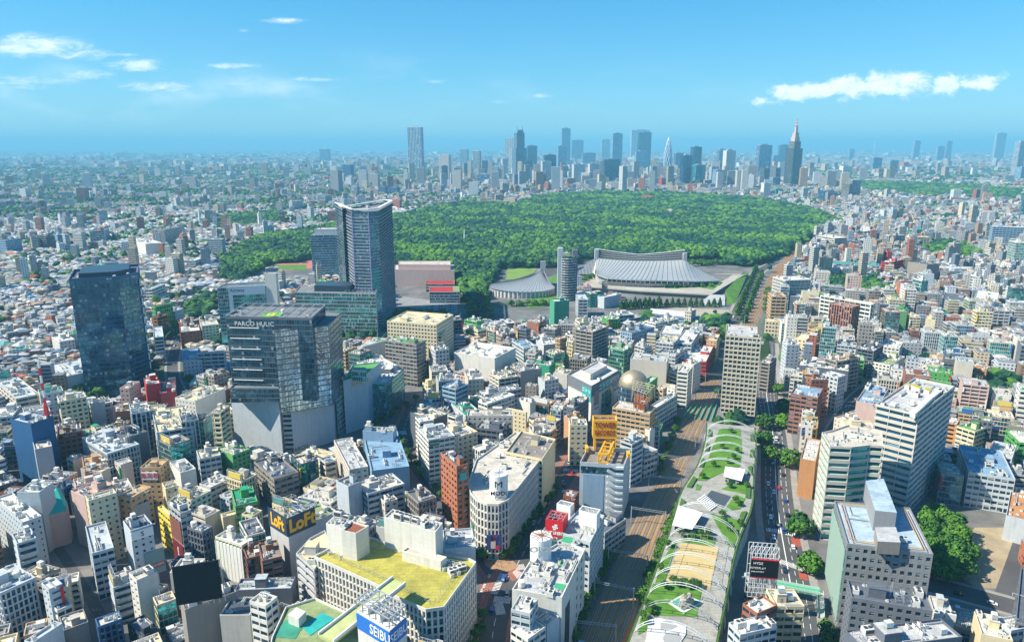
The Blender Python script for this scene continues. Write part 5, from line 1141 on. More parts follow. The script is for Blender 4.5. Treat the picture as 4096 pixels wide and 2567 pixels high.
# ---------------------------------------------------------------- traced buildings: section|A(near corner)|B|C|height (negative: foot row)|style|wall|deck|kind|label
TB='''
C1|85,135|50,80|155,108|35|blank|L|W|o|slim pale stair tower rising over the far left blocks
C1|210,400|-60,170|255,330|27|punch|L|W|o|pale blue-grey slab below the slim stair tower at the left edge
C1|160,600|112,508|345,545|29|slab|L|W|o|pale office with three long dark window slots facing the market street
C1|440,215|275,115|560,20|24|blank|D|D|s|dark grey wedge-roofed hall behind the teal roof
C1|800,160|735,72|1090,45|31|blank|P|P|s|pink block with a pink steel trellis over its roof
C1|835,195|815,150|1100,118|37|punch|C|W|s|tall plain beige block standing in front of the pink trellised roof
C1|870,690|805,435|1075,635|25|rib|L|L|s|stepped blue-grey block with sunken roof terraces
C1|1230,480|1160,385|1428,400|34|punch|L|D|s|pale block with an open steel roof and a white logo band on top
C1|1700,315|1588,225|1800,275|32|rib|G|D|s|narrow block wearing tall dark red billboards
C1|1600,350|1488,250|1640,330|22|rib|Y|W|s|bright yellow fronted shop beside the red billboards
C1|1905,490|1762,440|2062,455|25|fin|D|L|s|black and white louvred shop building with a blue-white rooftop house
C1|2280,615|2028,530|2413,560|22|slab|W|W|s|white chequered building with bright green vertical fins
C1|2330,740|2285,620|2500,690|20|dglass|B|M|s|low dark brown building right of the green finned one
C1|1695,1120|1600,1155|2170,955|34|blank|M|D|s|big slate-coloured block carrying the black billboard
C1|1835,1350|1845,1290|2072,1275|31|blank|A|D|s|plain beige box with dark roof machines in front of the slate block
C1|1290,945|1215,875|1400,950|27|punch|W|A|s|white stair tower building beside the orange frame
C1|520,915|380,960|590,975|31|punch|L|W|o|grey wedge building with a tall red vertical sign
C1|0,1070|-200,930|430,975|28|fin|L|L|o|long teal-grey building with tall dark window slots at the left
C1|540,1230|480,1165|690,1175|22|rib|W|W|s|white shop with small roof shed at the foot of the market street
C1|600,1420|560,1290|770,1270|20|blank|M|A|s|brown-walled shop by the red paved street corner
C1|300,1540|240,1510|590,1350|26|blank|L|L|o|pale blue flat roofed building cut by the bottom edge
C1|60,900|55,810|185,875|14|rib|W|C|s|small shop with a cream flat roof in the left shadow
C1|1480,925|1470,880|1600,870|16|blank|W|W|s|small white roof box building under the sportswear billboard
C1|1450,1180|1440,1150|1640,1060|18|blank|O|T|s|tan stepped roof building left of the slate block
C1|1340,1480|1200,1340|1500,1390|16|dglass|K|D|s|black shop with a yellow dotted display window
C1|2220,240|2180,90|2410,140|20|rib|v|E|s|green terraced block with sloping glass bays
C1|1260,250|1160,190|1262,195|16|blank|G|D|s|small round grey turret building by the fork in the lane
C1|1430,60|1230,170|1450,-30|22|punch|T|T|a|tan flats with small square windows and a red shop awning
C1|2100,350|2020,330|2320,290|14|blank|C|C|s|cream low roof between the louvred block and the glass one
C1|2330,530|2255,390|2500,480|24|glass|W|D|o|white building with a curved glazed roof at the edge of the grey store
C2|90,1190|-60,1140|235,1110|42|rib|W|A|o|white tower with outside stair landings at the bottom
C2|60,760|20,600|160,690|24|rib|B|M|s|dark brown slim building in the shadow of the grey store
C2|330,1020|-200,1040|200,950|20|blank|D|L|s|dark block with a green lawn roof at the edge of the frame
C2|870,60|755,5|1000,110|34|blank|L|D|s|pale blue car tower with parked cars on a ledge
C2|1050,130|965,20|1400,30|28|slab|L|A|s|curved car park with cars on its open top deck
C2|1215,210|1160,155|1345,185|24|punch|A|M|s|small off-white block with brown flat roof right of the car park
C2|1530,210|1420,110|1680,140|26|fin|M|D|s|dark ornate building topped by a glass cupola
C2|1780,650|1760,470|2065,600|36|blank|L|S|s|pale roof wing crowded with machinery right of the big penthouse
C3|170,1260|30,1150|245,1120|34|rib|L|W|s|slim white block with outside stairs in front of the cylinder sign store
C3|330,1370|260,1280|445,1285|26|blank|L|A|s|flat grey block at the foot of the cylinder sign store
C3|150,1500|-20,1400|320,1380|27|rib|W|W|s|white block with teal pipes at the bottom edge
C3|2310,1260|2150,1170|2500,1180|30|rib|B|W|s|brown block under the concert billboard frame
C3|2150,1460|2010,1350|2500,1380|28|rib|L|W|s|white roofed block crowded with air units at the bottom right of the park
C3|875,500|865,440|1075,360|14|rib|G|D|s|low building yard with heaps of material beside the tracks
B1|120,900|-80,890|200,800|24|rib|L|W|o|white office in the left foreground shade
B1|290,980|95,930|470,900|-1560|blank|N|L|o|tall block wrapped in dark blue netting with a crane on top
B1|330,1220|310,1150|480,1150|30|blank|G|A|o|grey tapering block in front of the blue netted one
B1|1215,640|1160,620|1320,575|-1000|punch|P|W|a|salmon pink slim tower in front of the dark glass tower
B1|1380,610|1355,545|1510,590|30|blank|R|W|s|deep red building with a white flat roof
B1|1510,690|1500,590|1665,660|24|blank|R|D|s|low dark red building with a notched top
B1|1240,880|1215,790|1400,810|33|vert|L|W|a|blue-grey flats with tall white ribs
B1|1480,1060|1430,850|1640,870|30|balc|L|C|a|grey flats stepping down in terraces to a tan base
B1|1710,960|1690,900|1880,950|-1400|vert|L|D|o|blue and white striped corner office above the lane
B1|2080,800|1990,870|2180,790|-1300|balc|C|W|a|cream flats with a tight grid of balconies left of the white department complex
B1|1920,950|1880,930|2000,870|31|glass|G|D|s|glass shop building beside the cream balcony flats
B1|750,900|735,850|1030,800|-1000|slab|T|M|s|tan low building with a brown trellised roof
B1|1060,840|1030,830|1160,790|18|blank|P|A|s|pinkish beige low building next to the salmon tower
B1|500,900|490,890|740,870|13|rib|L|W|s|low white roofed building with red roof units
B1|700,740|570,700|750,680|12|blank|C|D|s|beige hall with a dark slate hip-like roof
B1|770,1040|540,1060|760,950|26|grid|B|M|a|rust brown flats with slanting window shafts
B1|1010,1260|770,1110|1080,1060|-1600|fin|L|L|s|blue-white building with tall slit windows and a glass corner drum
B1|1200,1110|1080,1060|1350,1030|28|blank|D|D|s|dark charcoal block in the middle left
B1|800,1430|770,1290|890,1280|20|blank|O|T|s|brown billboard block with three white letters
B1|960,1430|760,1400|985,1380|20|blank|A|C|s|cream box with a gridded open roof
B1|1150,1420|1140,1400|1320,1390|24|punch|T|T|s|tan block with red characters on a white board
B1|1840,760|1820,660|2120,640|27|punch|W|C|s|white block with a curved notch and cream roof
B1|1880,1310|1850,1230|2065,1230|22|rib|L|C|s|white block with mustard roof sheds
B1|1700,1440|1600,1340|1780,1380|24|blank|W|S|s|plain white block with rounded corner tower
B1|1720,390|1712,270|1900,350|-590|punch|L|b|a|lavender white flats with slit windows and an orange ground floor
B1|1850,310|1840,300|2120,300|-560|balc|L|C|o|lavender office block with long balcony bands
B1|1700,110|1690,50|1890,100|-270|punch|B|W|a|dark red brick flats with white stair railings
B1|1900,50|1880,5|2060,30|-240|grid|A|A|a|grey beige flats with a gridded facade
B1|1450,160|1440,60|1545,170|26|slab|L|L|o|white banded office with sloping fins right of the dark glass tower
B1|560,200|485,150|665,150|-320|punch|W|W|a|white slim flats in the left sun
B1|650,130|640,110|745,110|16|punch|W|v|a|white low flats with a planted roof
B1|620,530|450,420|720,400|20|blank|L|L|o|long pale roof over shaded walls at the left
B1|150,740|-60,560|150,650|26|slab|A|L|a|beige terraced flats at the left edge
B1|250,790|200,750|400,670|16|slab|A|A|s|car park roof with parked cars left of the crane
B2|945,270|935,265|1215,190|-560|punch|W|v|s|white block with lawn strip and roof plant right of the department complex
B2|1090,470|950,390|1290,400|33|blank|L|W|s|pale ribbed block with a hedge on its roof
B2|1220,610|1085,500|1395,450|-940|glass|D|W|o|curved glass office with planted terraces and white band edges
B2|1510,225|1215,185|1600,185|-620|rib|M|v|a|brown-edged tower block with white balcony bands and a green roof
B2|1700,40|1235,5|1820,-60|-480|grid|C|C|a|large cream block with gridded windows and terraces
B2|1755,140|1575,130|1820,60|-470|balc|C|C|a|cream tower with stepped balconies at its right side
B2|1620,610|1560,620|1790,570|-780|punch|C|C|s|beige block with lattice facade and outside stairs
B2|1880,650|1800,600|2000,600|26|slab|b|L|s|steel blue building with sloped glass roofs and planters
B2|2250,360|1868,300|2330,240|-660|blank|W|W|s|big white box building with square teal windows
B2|2000,560|1965,480|2120,500|22|punch|A|W|s|beige block with curved balconies under the white box
B2|1975,900|1840,780|2030,800|14|blank|L|E|s|low hall with a plain green roof
B2|1650,940|1440,860|1700,830|26|blank|D|C|s|dark block with white sheds on top by the tree lined lane
B2|1545,960|1500,910|1680,940|30|rib|W|W|s|white block with small lift tower left of the green roof
B2|1625,1130|1520,1010|1870,1080|-1530|rib|W|s|s|white banded shop tower with a green sign box on top
B2|1700,1130|1690,1110|1950,1090|24|punch|W|E|s|white building with bright green roof terraces
B2|1900,1100|1750,1010|2040,1020|24|punch|C|A|s|cream block with stacked brown windows
B2|2110,1230|2080,1180|2275,1180|-1500|vert|W|W|s|white roof pavilion with slatted walls behind the corner store
B2|1990,900|1960,840|2420,900|26|punch|A|A|o|long off-white office with a row of small windows
B2|2180,790|2120,750|2440,700|24|rib|W|W|o|long white roofed office with pipework
B2|2160,700|2130,660|2500,640|22|rib|S|S|o|long grey office behind the white pipework roof
B2|2320,1040|2070,1010|2370,960|22|rib|D|D|o|curved dark glass office with machinery
B2|1890,1380|1740,1250|2000,1350|-2120|grid|Q|D|s|red brick corner building with a pale stone base
B2|880,1410|735,1130|1065,1390|-1700|punch|A|S|a|long flats with a pinkish balcony side and flat grey roof
B2|1090,1420|1010,1060|1450,1390|24|blank|b|b|s|blue sloped metal roofed hall with a sunken terrace
B2|1290,1060|1005,1045|1280,1010|30|blank|b|C|s|tall blue shaded screen wall behind the sloped hall
B2|620,1370|345,1290|670,1230|-1500|punch|C|C|s|cream house-like block with an open gridded roof frame
B2|170,1500|-20,1330|200,1330|22|rib|M|D|s|dark curved metal clad building with a rounded roof
B3|300,230|210,170|355,170|-400|blank|L|W|a|slim pale tower with a square steel roof frame
B3|760,110|575,85|910,50|-540|balc|M|A|a|large brown-grey tower of flats with railed balconies
B3|1130,120|1005,100|1340,60|-400|grid|b|D|a|tower under reconstruction wrapped in scaffolding
B3|350,430|180,400|360,390|-650|blank|E|A|o|building wrapped in deep green netting beside the brown shop
B3|370,480|350,400|465,410|-590|slab|O|v|s|orange-brown building with a green glazed top
B3|110,260|0,190|170,200|25|rib|L|b|s|pale blue-grey shop with blue roof panels
B3|1460,390|1115,360|1285,320|-660|blank|A|L|o|long beige windowless hall with slate roof edge
B3|1540,330|1350,310|1640,260|-560|rib|L|D|o|pale office with black roof edge beside the rails
B3|1520,220|1345,210|1585,150|30|rib|L|C|o|grey-white office with open roof yard
B3|1690,220|1565,170|1770,100|26|rib|L|W|a|curved white balcony flats by the park trees
B3|1590,130|1400,110|1620,60|24|rib|L|W|o|grey-white office near the bare yard
B3|1660,490|1595,440|1705,430|-830|slab|W|W|o|slim white tower with a curved banded nose beside the tracks
B3|1710,420|1700,400|1785,380|-680|punch|W|W|a|white slim block behind the banded nose tower
B3|1830,390|1785,260|1900,240|-560|rib|R|W|a|crimson slim block beside the tracks
B3|1930,190|1855,150|1960,130|-400|punch|T|W|a|tan slim block behind the crimson one
B3|470,780|315,745|480,770|-890|blank|P|A|s|pink windowless box with two slits
B3|590,830|560,780|725,730|-1150|grid|D|M|s|dark glass slab left of the white store with teal signs
B3|600,870|490,900|620,920|-1150|blank|O|M|s|narrow brown and yellow building in the shop row
B3|540,1000|370,980|550,990|-1370|punch|C|W|o|cream slim tower with rounded roof front beside the avenue
B3|380,930|200,960|500,900|-1100|rib|C|P|s|cream block with a corrugated pinkish roof
B3|130,870|-60,830|140,860|-1100|punch|C|W|s|cream block with small square windows at the middle
B3|1300,880|945,820|1440,830|-1300|rib|T|A|s|tan building below the rusty roof frame
B3|1350,830|1310,800|1560,700|-1050|rib|L|W|a|white and grey balcony block behind the rusty frame
B3|1190,1060|920,940|1200,950|-1300|blank|L|L|s|long pale flat roofed block behind the yellow sign tower
B3|1300,1040|1190,1000|1320,1010|-1310|blank|W|W|s|white shaft building with yellow stickers near the tracks
B3|1240,1110|1130,1170|1260,1090|-1500|slab|L|W|s|pale louvred block right of the yellow sign tower
B3|2400,340|2335,390|2420,330|-600|balc|M|W|a|brown balcony flats right of the square-windowed tower
B3|230,620|125,610|245,600|20|punch|M|M|s|grey-brown pitched block in the middle
B3|170,780|50,740|190,750|20|blank|W|D|s|white studio with a large sloping dark roof light
B4|80,220|60,210|180,230|-540|punch|L|W|s|slim grey tower with a blue and red chequered sign at its foot
B4|190,200|170,180|275,190|-400|punch|W|W|a|white slim flats behind the chequered sign tower
B4|360,180|230,170|470,110|-370|punch|C|C|a|cream flats with yellow roof house and orange ball
B4|470,90|380,70|585,50|-320|rib|T|g|o|tan office with a strip of lawn on the roof
B4|795,-125|580,-165|885,-140|-262|vert|Q|M|o|tall red-brown brick slab with dark slots
B4|760,480|280,420|510,400|24|blank|D|W|s|dark blue shop building with an orange emblem
B4|660,540|510,500|680,500|-850|grid|L|W|s|white block in the canyon of the side street
B4|870,350|650,390|980,300|-640|balc|M|T|a|brown terraced flats curving along the side street
B4|1000,290|830,260|1090,230|-540|balc|D|D|a|dark stepped flats beside the curving street
B4|1240,260|1085,190|1275,200|-440|grid|W|W|o|white office with yellow window reveals and a green terrace
B4|1150,420|1090,330|1290,340|16|grid|W|g|s|low white shop with a planted corner roof
B4|1480,130|1385,110|1530,130|-280|blank|L|W|o|pale block in sun right of the blue tapering tower
B4|1730,180|1530,170|1740,150|-280|punch|C|A|a|cream flats with a roof lift house at the upper right
B4|1800,380|1560,360|1840,340|-490|punch|T|A|a|tan flats with a broad dark roof
B4|1640,450|1450,430|1660,400|18|punch|W|A|a|white low villa block with roof garden
B4|2060,470|1865,440|2080,430|15|punch|O|W|a|orange brick low flats
B4|470,730|245,640|520,640|-1100|rib|B|b|a|brown flats with a blue roof court on the avenue corner
B4|440,870|320,850|470,800|-1120|grid|W|W|a|white and pink flats beside the avenue trees
B4|570,560|410,560|590,520|-950|grid|B|M|a|rust red flats with roof trellises
B4|450,1330|405,1290|495,1130|-1680|punch|O|W|s|orange tiled slim building beside the glass corner
B4|1080,1110|750,1010|960,950|-1600|blank|C|A|o|beige block with outdoor stair behind the terraced building
B4|940,600|830,760|1150,560|32|blank|P|b|s|stone building with a teal pitched glass roof
B4|1050,760|1000,780|1180,740|28|blank|P|A|s|pinkish stone block with a round drum
B4|930,900|720,950|950,870|16|punch|A|A|s|small old block between the side street and the banded slab
B4|1950,1050|1765,1000|2060,1010|-1260|rib|C|v|a|cream office with long ribbon windows and a roof garden
B4|1780,980|1690,940|1810,930|-1180|balc|O|L|a|orange-red balcony flats right of the banded slab
B4|2120,960|1930,920|2110,880|22|grid|D|g|o|dark grid office with mossy roof
B4|1850,1270|1650,1190|1850,1190|-1380|balc|M|M|a|low brown flats with washing balconies
B4|2370,1150|2240,1030|2500,1100|22|rib|v|W|s|green and white wide building at the right edge
B4|2300,1300|2100,1200|2340,1180|20|slab|L|W|a|white terraced flats at the right edge
B4|2330,1500|1880,1400|2200,1230|22|rib|L|b|o|low wide building with blue roof sheets at the right
C4|1555,1230|1460,1110|1680,1150|18|blank|L|L|o|hidden pale annexe beside the dark office
C4|1570,1285|1510,1085|1755,1305|24|blank|A|L|o|plain pale box with a flat lavender roof
C4|785,1105|765,940|1550,1235|38|grid|D|D|o|dark stone office with a deep roof court, in front of the pipe-edged one
C4|900,1600|860,1400|1830,1480|41|blank|D|S|o|wide grey metal roof cut off by the bottom right edge
C4|2290,60|2413,180|2240,330|14|blank|L|O|s|dotted white gable with an orange roof at the right edge
C4|2290,1420|2240,1290|2500,1380|24|rib|L|W|o|pale block with round roof tank at the bottom right
C4|2010,1450|1940,1235|2250,1370|22|blank|C|W|s|cream block with a mottled white roof by the yellow crane
C4|2330,1330|2380,820|2450,1400|26|balc|D|D|a|dark tower with spiral stair landings at the right edge
C4|20,1260|-60,1180|75,1190|26|rib|C|A|s|narrow building crowded with boxes left of the wide avenue
A1|600,610|565,475|740,440|-690|grid|N|D|a|dark navy tower of flats, tallest at the far left
A1|985,530|965,410|1180,400|-660|balc|L|D|a|pale tall block of flats with white frames at the left
A1|1370,655|1222,605|1430,622|-790|blank|W|W|o|bright white windowless slab with narrow slits
A1|1550,520|1530,500|1700,490|-680|vert|W|D|o|white edged dark office with vertical stripes
A1|50,620|20,610|200,600|-770|grid|b|D|a|dark slab of flats at the far left edge
A1|300,600|280,585|360,590|-730|balc|P|O|a|flats with an orange top in the dark left cluster
A1|430,580|360,570|500,570|-730|balc|D|D|a|dark flats right of the orange topped block
A1|540,570|500,560|600,560|-700|rib|b|L|a|blue shaded flats in the left cluster
A1|1190,650|1050,620|1250,620|-740|balc|L|L|a|grey balcony block left of the white windowless slab
A1|1990,600|1980,610|2120,600|-760|rib|L|W|o|round fronted pale office below the woods
A1|1840,810|1830,790|1960,770|-900|rib|L|W|o|pale office with stepped grey roof left of the woods
A1|1370,1080|1350,1090|1500,1030|-1220|rib|W|L|a|long white flats seen end on beside the dark tower
A1|1510,1170|1500,1120|1630,1110|-1230|balc|W|C|a|white flats with roof court near the avenue trees
A1|1460,1250|1450,1240|1625,1210|-1500|grid|v|C|a|dark green tower block with cream roof
A1|1480,1350|1445,1340|1590,1320|-1560|balc|B|D|a|dark red brick tower block with white balconies
A1|1650,1290|1640,1270|1730,1260|-1450|punch|L|L|a|blue-white slim flats beside the dark green block
A1|1720,1400|1730,1370|1880,1370|-1500|punch|B|A|a|low red brick flats in front of the roadside trees
A1|1560,1010|1510,980|1610,970|-1060|punch|W|W|a|small white block of flats with square windows
A2|340,250|345,245|440,240|-350|grid|L|W|a|grey flats beyond the small wood
A2|650,200|648,190|742,185|-290|balc|L|D|a|striped block of flats behind the crown of the tallest tower
A2|1240,1400|1225,1380|1640,1380|20|rib|W|W|o|white terraced block below the theatre
A3|600,1130|625,1180|700,1150|-1300|balc|L|L|a|grey slim block beside the ringed tower
A3|740,1130|670,1100|840,1110|-1250|glass|K|A|s|black glass building with green glazed terrace
A3|870,1160|840,1140|1015,1130|-1260|blank|L|W|s|white box museum-like building with sunken court
A3|400,1200|305,1180|540,1190|-1490|blank|E|S|o|tall block fully wrapped in dark green netting
A3|2070,1310|0,0|0,0|0|x|L|L|o|skip
A3|1690,1290|1630,1280|1735,1270|-1440|grid|A|S|a|slim cylindrical looking beige tower near the school hall
A3|1000,1330|955,1300|1155,1320|-1500|balc|L|A|a|blue-white balcony tower behind the brown one
A3|800,1400|575,1440|960,1390|40|grid|M|A|a|brown flats roof in the middle
A3|1730,1360|1735,1340|1840,1340|10|rib|L|b|o|low blue school wing
A4|160,1000|130,960|410,990|-1270|fin|W|W|o|white striped office with broad blank panels beside the rails
A4|490,1140|455,1125|990,1230|-1460|balc|W|C|a|long white block of balcony flats behind the brick slab
A4|35,1150|0,1110|190,1170|-1370|balc|T|T|a|tan round fronted tower with white balcony rings
A4|450,570|440,545|630,600|-720|slab|A|W|o|beige office with white ribs beside the station
A4|880,540|820,520|1020,520|-610|rib|A|W|o|long white school-like office
A4|780,270|770,240|920,240|-320|slab|A|A|o|grey-green wide office beyond the station
A4|770,90|765,70|865,65|-220|rib|M|D|o|dark brown tower standing above the mid distance blocks
A4|1130,730|1090,720|1175,730|-900|punch|R|B|a|crimson brick tower with white balconies
A4|1150,830|1130,810|1290,800|-970|balc|R|P|a|red and white stepped flats beside the crimson tower
A4|1500,850|1320,820|1560,830|-1010|blank|M|D|o|dark topped grey cube office
A4|560,830|530,810|1050,860|-930|rib|b|E|o|long low office with a green roof edge
A4|1450,1000|1365,980|1525,1000|-1270|glass|W|W|s|narrow white glass building with yellow reflections
A4|1870,1200|1650,1160|1880,1130|-1340|blank|G|D|o|big grey slanted wall building with teal edge
A4|1660,1320|1465,1300|1750,1290|-1450|rib|B|E|o|red brick building with green roof
A4|1580,1370|1485,1360|1585,1350|-1540|blank|C|C|o|cream shaft in front of the red brick building
A4|1250,210|1240,180|1410,190|-270|fin|L|L|o|pale blue striped office near the far park
A4|1870,220|1865,190|1990,190|-280|glass|L|W|o|blue-white glass office left of the dark tower
A4|2340,640|2270,620|2390,630|-920|glass|W|W|o|pale teal glass tower with a red roof sign at the right
A4|2120,490|2110,480|2420,500|-700|balc|b|W|a|very wide blue slab of flats at the right
A4|2400,240|2380,210|2450,230|-470|glass|N|N|o|tall deep blue glass tower at the right edge
A4|1900,940|1810,930|2030,960|-1090|rib|L|W|o|white office with rounded banded facade
A4|1640,880|1600,860|1950,890|-960|rib|L|W|s|long white commercial block with yellow roof equipment
A4|1540,510|1370,520|1590,500|-600|glass|v|t|o|green glass hall with curved roof
A4|1140,580|1130,560|1300,570|-690|balc|b|O|a|blue flats with an orange shed on top
A4|1330,590|1320,580|1530,590|-690|balc|C|C|a|cream and blue flats left of the shrine wood
A4|2160,1190|2050,1130|2180,1100|20|punch|W|W|a|white flats with rows of dark windows at the right
A4|1010,1320|1000,1290|1280,1330|16|rib|W|g|o|low white institute with a court
A4|130,1390|-20,1380|145,1370|-1530|grid|C|C|a|cream flats with diamond set windows
A4|150,1370|140,1350|310,1350|-1520|grid|b|b|a|light blue flats beside the cream ones
A4|390,1420|380,1400|580,1430|20|rib|T|g|o|tan block with lawn roof under the brick slab
'''
KN={'o':('office_building','office'),'a':('apartment_block','flats'),'s':('shop_building','shop')}
HB={}
def parse():
    for ln in TB.strip().split('\n'):
        s,A,B,C,h,st,wc,dk_,k,lab=ln.split('|')
        if st=='x': continue
        A,B,C=[tuple(map(float,q.split(','))) for q in (A,B,C)]; h=float(h)
        if h<0: h=top_h(s,*A,-h)
        if not 6<h<150: print('bad h',round(h),lab); h=min(120,max(12,h))
        q=quad3(s,A,B,C,h)
        ar=abs(area(q))
        if ar<40 or ar>9000: print('bad area',round(ar),round(h),lab)
        if ar<40: q=[(x,y) for x,y in (q[0],addv(q[0],(12,0)),addv(q[0],(12,12)),addv(q[0],(0,12)))]
        y=sum(p[1] for p in q)/4; kit=int(max(5,min(34,ar/22)) if y<700 else min(8,ar/90))
        fh=3.5 if y<800 else 4.4
        n,c=KN[k]; q=ccw(q); hid=()
        if st=='punch' and k=='s':  # party walls: one side picked at random carries no windows
            hid=(rnd.randrange(4),)
        if st=='blank': hid=(0,1,2,3)
        HB[lab]=building(n,lab,c,q,h,st,wc,dk_,fh,kit,True,hid)
parse()
def onface(key,text,t,zf,size,mat,bg=None,w_=None,edge=0,bold=.01,zspan=None,z=None):
    pass
def wallof(root,nx,ny):   # corner pair of the wall facing most towards (nx,ny)
    p=next(b_[1] for b_ in BL if b_[0]==root); best=None
    for i in range(len(p)):
        a,b2=p[i],p[(i+1)%len(p)]; L=math.dist(a,b2)
        if L<3: continue
        d=((b2[1]-a[1])*nx-(b2[0]-a[0])*ny)/L
        if best is None or d>best[0]: best=(d,a,b2)
    return lc(root,best[1]),lc(root,best[2])
def signon(lab,nrm,t0,t1,z0,z1,mat,text=None,size=2,tm=None,name='sign_panel',frac=False,vert=False):
    r=next(v for k,v in HB.items() if lab in k); h=next(b_[2] for b_ in BL if b_[0]==r); a,b2=wallof(r,*nrm)
    z0,z1=(h+z0 if z0<=0 or frac else z0),(h+z1 if z1<=0 or frac else z1)
    A,B=lp(a,b2,t0),lp(a,b2,t1); panel(r,name,A,B,z0,z1,mat,.4,.05)
    if text:
        u=unit(A,B); mid=lp(A,B,.5)
        if vert: lettering(r,text,(*mid,(z0+z1)/2),(0,0,-1),size,tm or M_white,up=(*u,0),off=.5)
        else: lettering(r,text,(*mid,(z0+z1)/2),(*u,0),size,tm or M_white,off=.5,bold=.01)
    return r
DK=plain('dark_red_poster',(.17,.02,.03),.5)
signon('dark red billboards',(-.3,-1),.05,.95,.1,14,DK,'BERSHKA',2.,M_white,vert=True,name='billboard'); signon('dark red billboards',(-.3,-1),.05,.95,15,27,plain('brown_poster',(.22,.09,.07),.5),name='billboard')
signon('white logo band',(.3,-1),0,1,-4.5,.0,M_white,'S',3.4,M_black,name='logo_band'); 
r_=signon('white logo band',(.3,-1),.45,1.35,8,21,plain('sports_poster',(.16,.28,.30),.5),name='billboard'); signon('white logo band',(.3,-1),.47,1.33,11.5,14,M_red,'SKECHERS',1.7,name='billboard_band')
signon('red vertical sign',(.4,-1),.8,1.0,-22,0,M_red,'109',2,name='vertical_sign'); signon('orange emblem',(-.2,-1),.1,.3,-7,-3,plain('orange_emblem',(.7,.3,.03),.5),name='emblem')
signon('blue and red chequered',(-.1,-1),.05,.95,3,10,M_white,name='sign_panel')
for i in range(5):
    for j in range(2): signon('blue and red chequered',(-.1,-1),.08+i*.17,.2+i*.17,3.6+j*3.2,5.8+j*3.2,M_red if (i+j)%2 else M_blue,name='sign_square')
signon('three white letters',(0,-1),.05,.95,-8,-2,plain('brown_board',(.30,.15,.04),.5),'JOW',3.6); signon('red characters',(.2,-1),.05,.85,-7,-2,M_white,'角海老',3.6,M_red)
signon('green sign box',(.3,-1),.05,.4,-3.5,0,plain('dark_green_sign',(.01,.14,.11),.5),'Chacott',1.8)
signon('chequered building',(-.2,-1),0,1,-.9,.9,M_white,name='parapet_band')
for k in range(8): signon('chequered building',(-.2,-1),.02+k*.13,.045+k*.13,1,-.1,plain('lime_fin',(.30,.50,.03),.5),name='lime_fin')
signon('red brick corner',(.05,-1),.1,.9,0.5,9,wallmat('C'),'R',3.6,M_red,name='stone_base'); signon('red brick corner',(.05,-1),.2,.8,-8,-3.5,plain('teal_sign',(.02,.3,.3),.5))
# black billboard on the slate block
r_=next(v for k,v in HB.items() if 'slate-coloured' in k); a,b2=wallof(r_,-.2,-1); z0=35.5; pa,pb=(P('C1',1620,800,34+21),P('C1',2060,730,34+21))
T=thing('billboard','black meshed billboard standing on the slate-coloured block','billboard',[pa,pb]); A,B=lc(T,pa),lc(T,pb); panel(T,'screen_mesh',A,B,38,55,surf('black_mesh',(.012,.016,.022),.8,.5,.4),.6); T.location.z=0
for k in range(9): p=lp(A,B,k/8); m=MB(); m.bar((p[0],p[1]+2.2,34.5),(p[0],p[1]+.5,55),.3); m.bar((p[0],p[1]+5,34.5),(p[0],p[1]+.8,52),.2); m.build('strut',M_steel,T)
# concert billboard by the avenue
pa,pb=P('C3',2255,725,32),P('C4',105,745,32); T=thing('billboard','black concert billboard with red edge in a white lattice frame above the avenue','billboard',[pa,pb]); A,B=lc(T,pa),lc(T,pb)
panel(T,'poster',A,B,23,32,plain('black_poster',(.012,.012,.015),.4),.4); 
for z in (22.8,32): panel(T,'poster_edge',A,B,z,z+.35,M_red,.5)
u=unit(A,B); q=lp(A,B,.26); lettering(T,'HYDE',(*q,30.2),(*u,0),1.7,M_white,off=.55); lettering(T,'INTERPLAY',(*q,27.8),(*u,0),1.4,M_white,off=.55); lettering(T,'SING IN MYSELF',(*q,26),(*u,0),.8,M_white,off=.55)
m=MB()
for s in (0,3.5):
    for k in range(7): p=lp(A,B,k/6); m.bar((p[0],p[1]+s+.8,12),(p[0],p[1]+s+.8,38),.22)
    for z in (12,17,22,27,32.5,38): m.bar((A[0],A[1]+s+.8,z),(B[0],B[1]+s+.8,z),.2)
    for k in range(6): p,q=lp(A,B,k/6),lp(A,B,(k+1)/6); m.bar((p[0],p[1]+s+.8,33),(q[0],q[1]+s+.8,38),.16); m.bar((q[0],q[1]+s+.8,12),(p[0],p[1]+s+.8,22),.16)
m.build('lattice_frame',M_white,T)
q_=quad3('C3',(2230,930),(2215,870),(2413,920),12); building('shop_building','low block under the lattice of the concert billboard','shop',q_,12,'rib','L','D',kit=2,pent=False)
# rusty frame, and teal fan roof hall
pl=W_('B3',[(1145,810),(1250,850),(1315,780),(1160,740)],34); T=thing('rooftop_frame','rust-red steel cage with a bare lattice above it on the tan building','frame',pl); w_=[lc(T,p) for p in ccw(pl)]
m=MB(); m.prism(inset(w_,.5),33,39); m.build('rusty_cage',M_rust,T); trellis(T,'lattice',inset(w_,-1.5),39,48,5,plain('pale_lattice',(.55,.48,.36),.6),.25,5,4); trellis(T,'cage_rails',w_,33,39.2,7,M_rust,.3,3,3)
pl=W_('C1',[(385,245),(455,285),(620,240),(635,185),(560,25),(495,75)],22); T=thing('shop_building','round-ended shop with a bright teal sloping metal roof','shop',pl); w_=[lc(T,p) for p in ccw(pl)]; raster(pl)
m=MB(); m.prism(w_,0,20); m.build('wall',wallmat('P'),T); ap=(sum(p[0] for p in w_)/len(w_),sum(p[1] for p in w_)/len(w_)+2,29); m=MB()
for i in range(len(w_)): a,b2=w_[i],w_[(i+1)%len(w_)]; m.tri((*a,20.1),(*b2,20.1),ap)
m.build('fan_roof',plain('teal_metal_roof',(.02,.45,.36),.5),T)
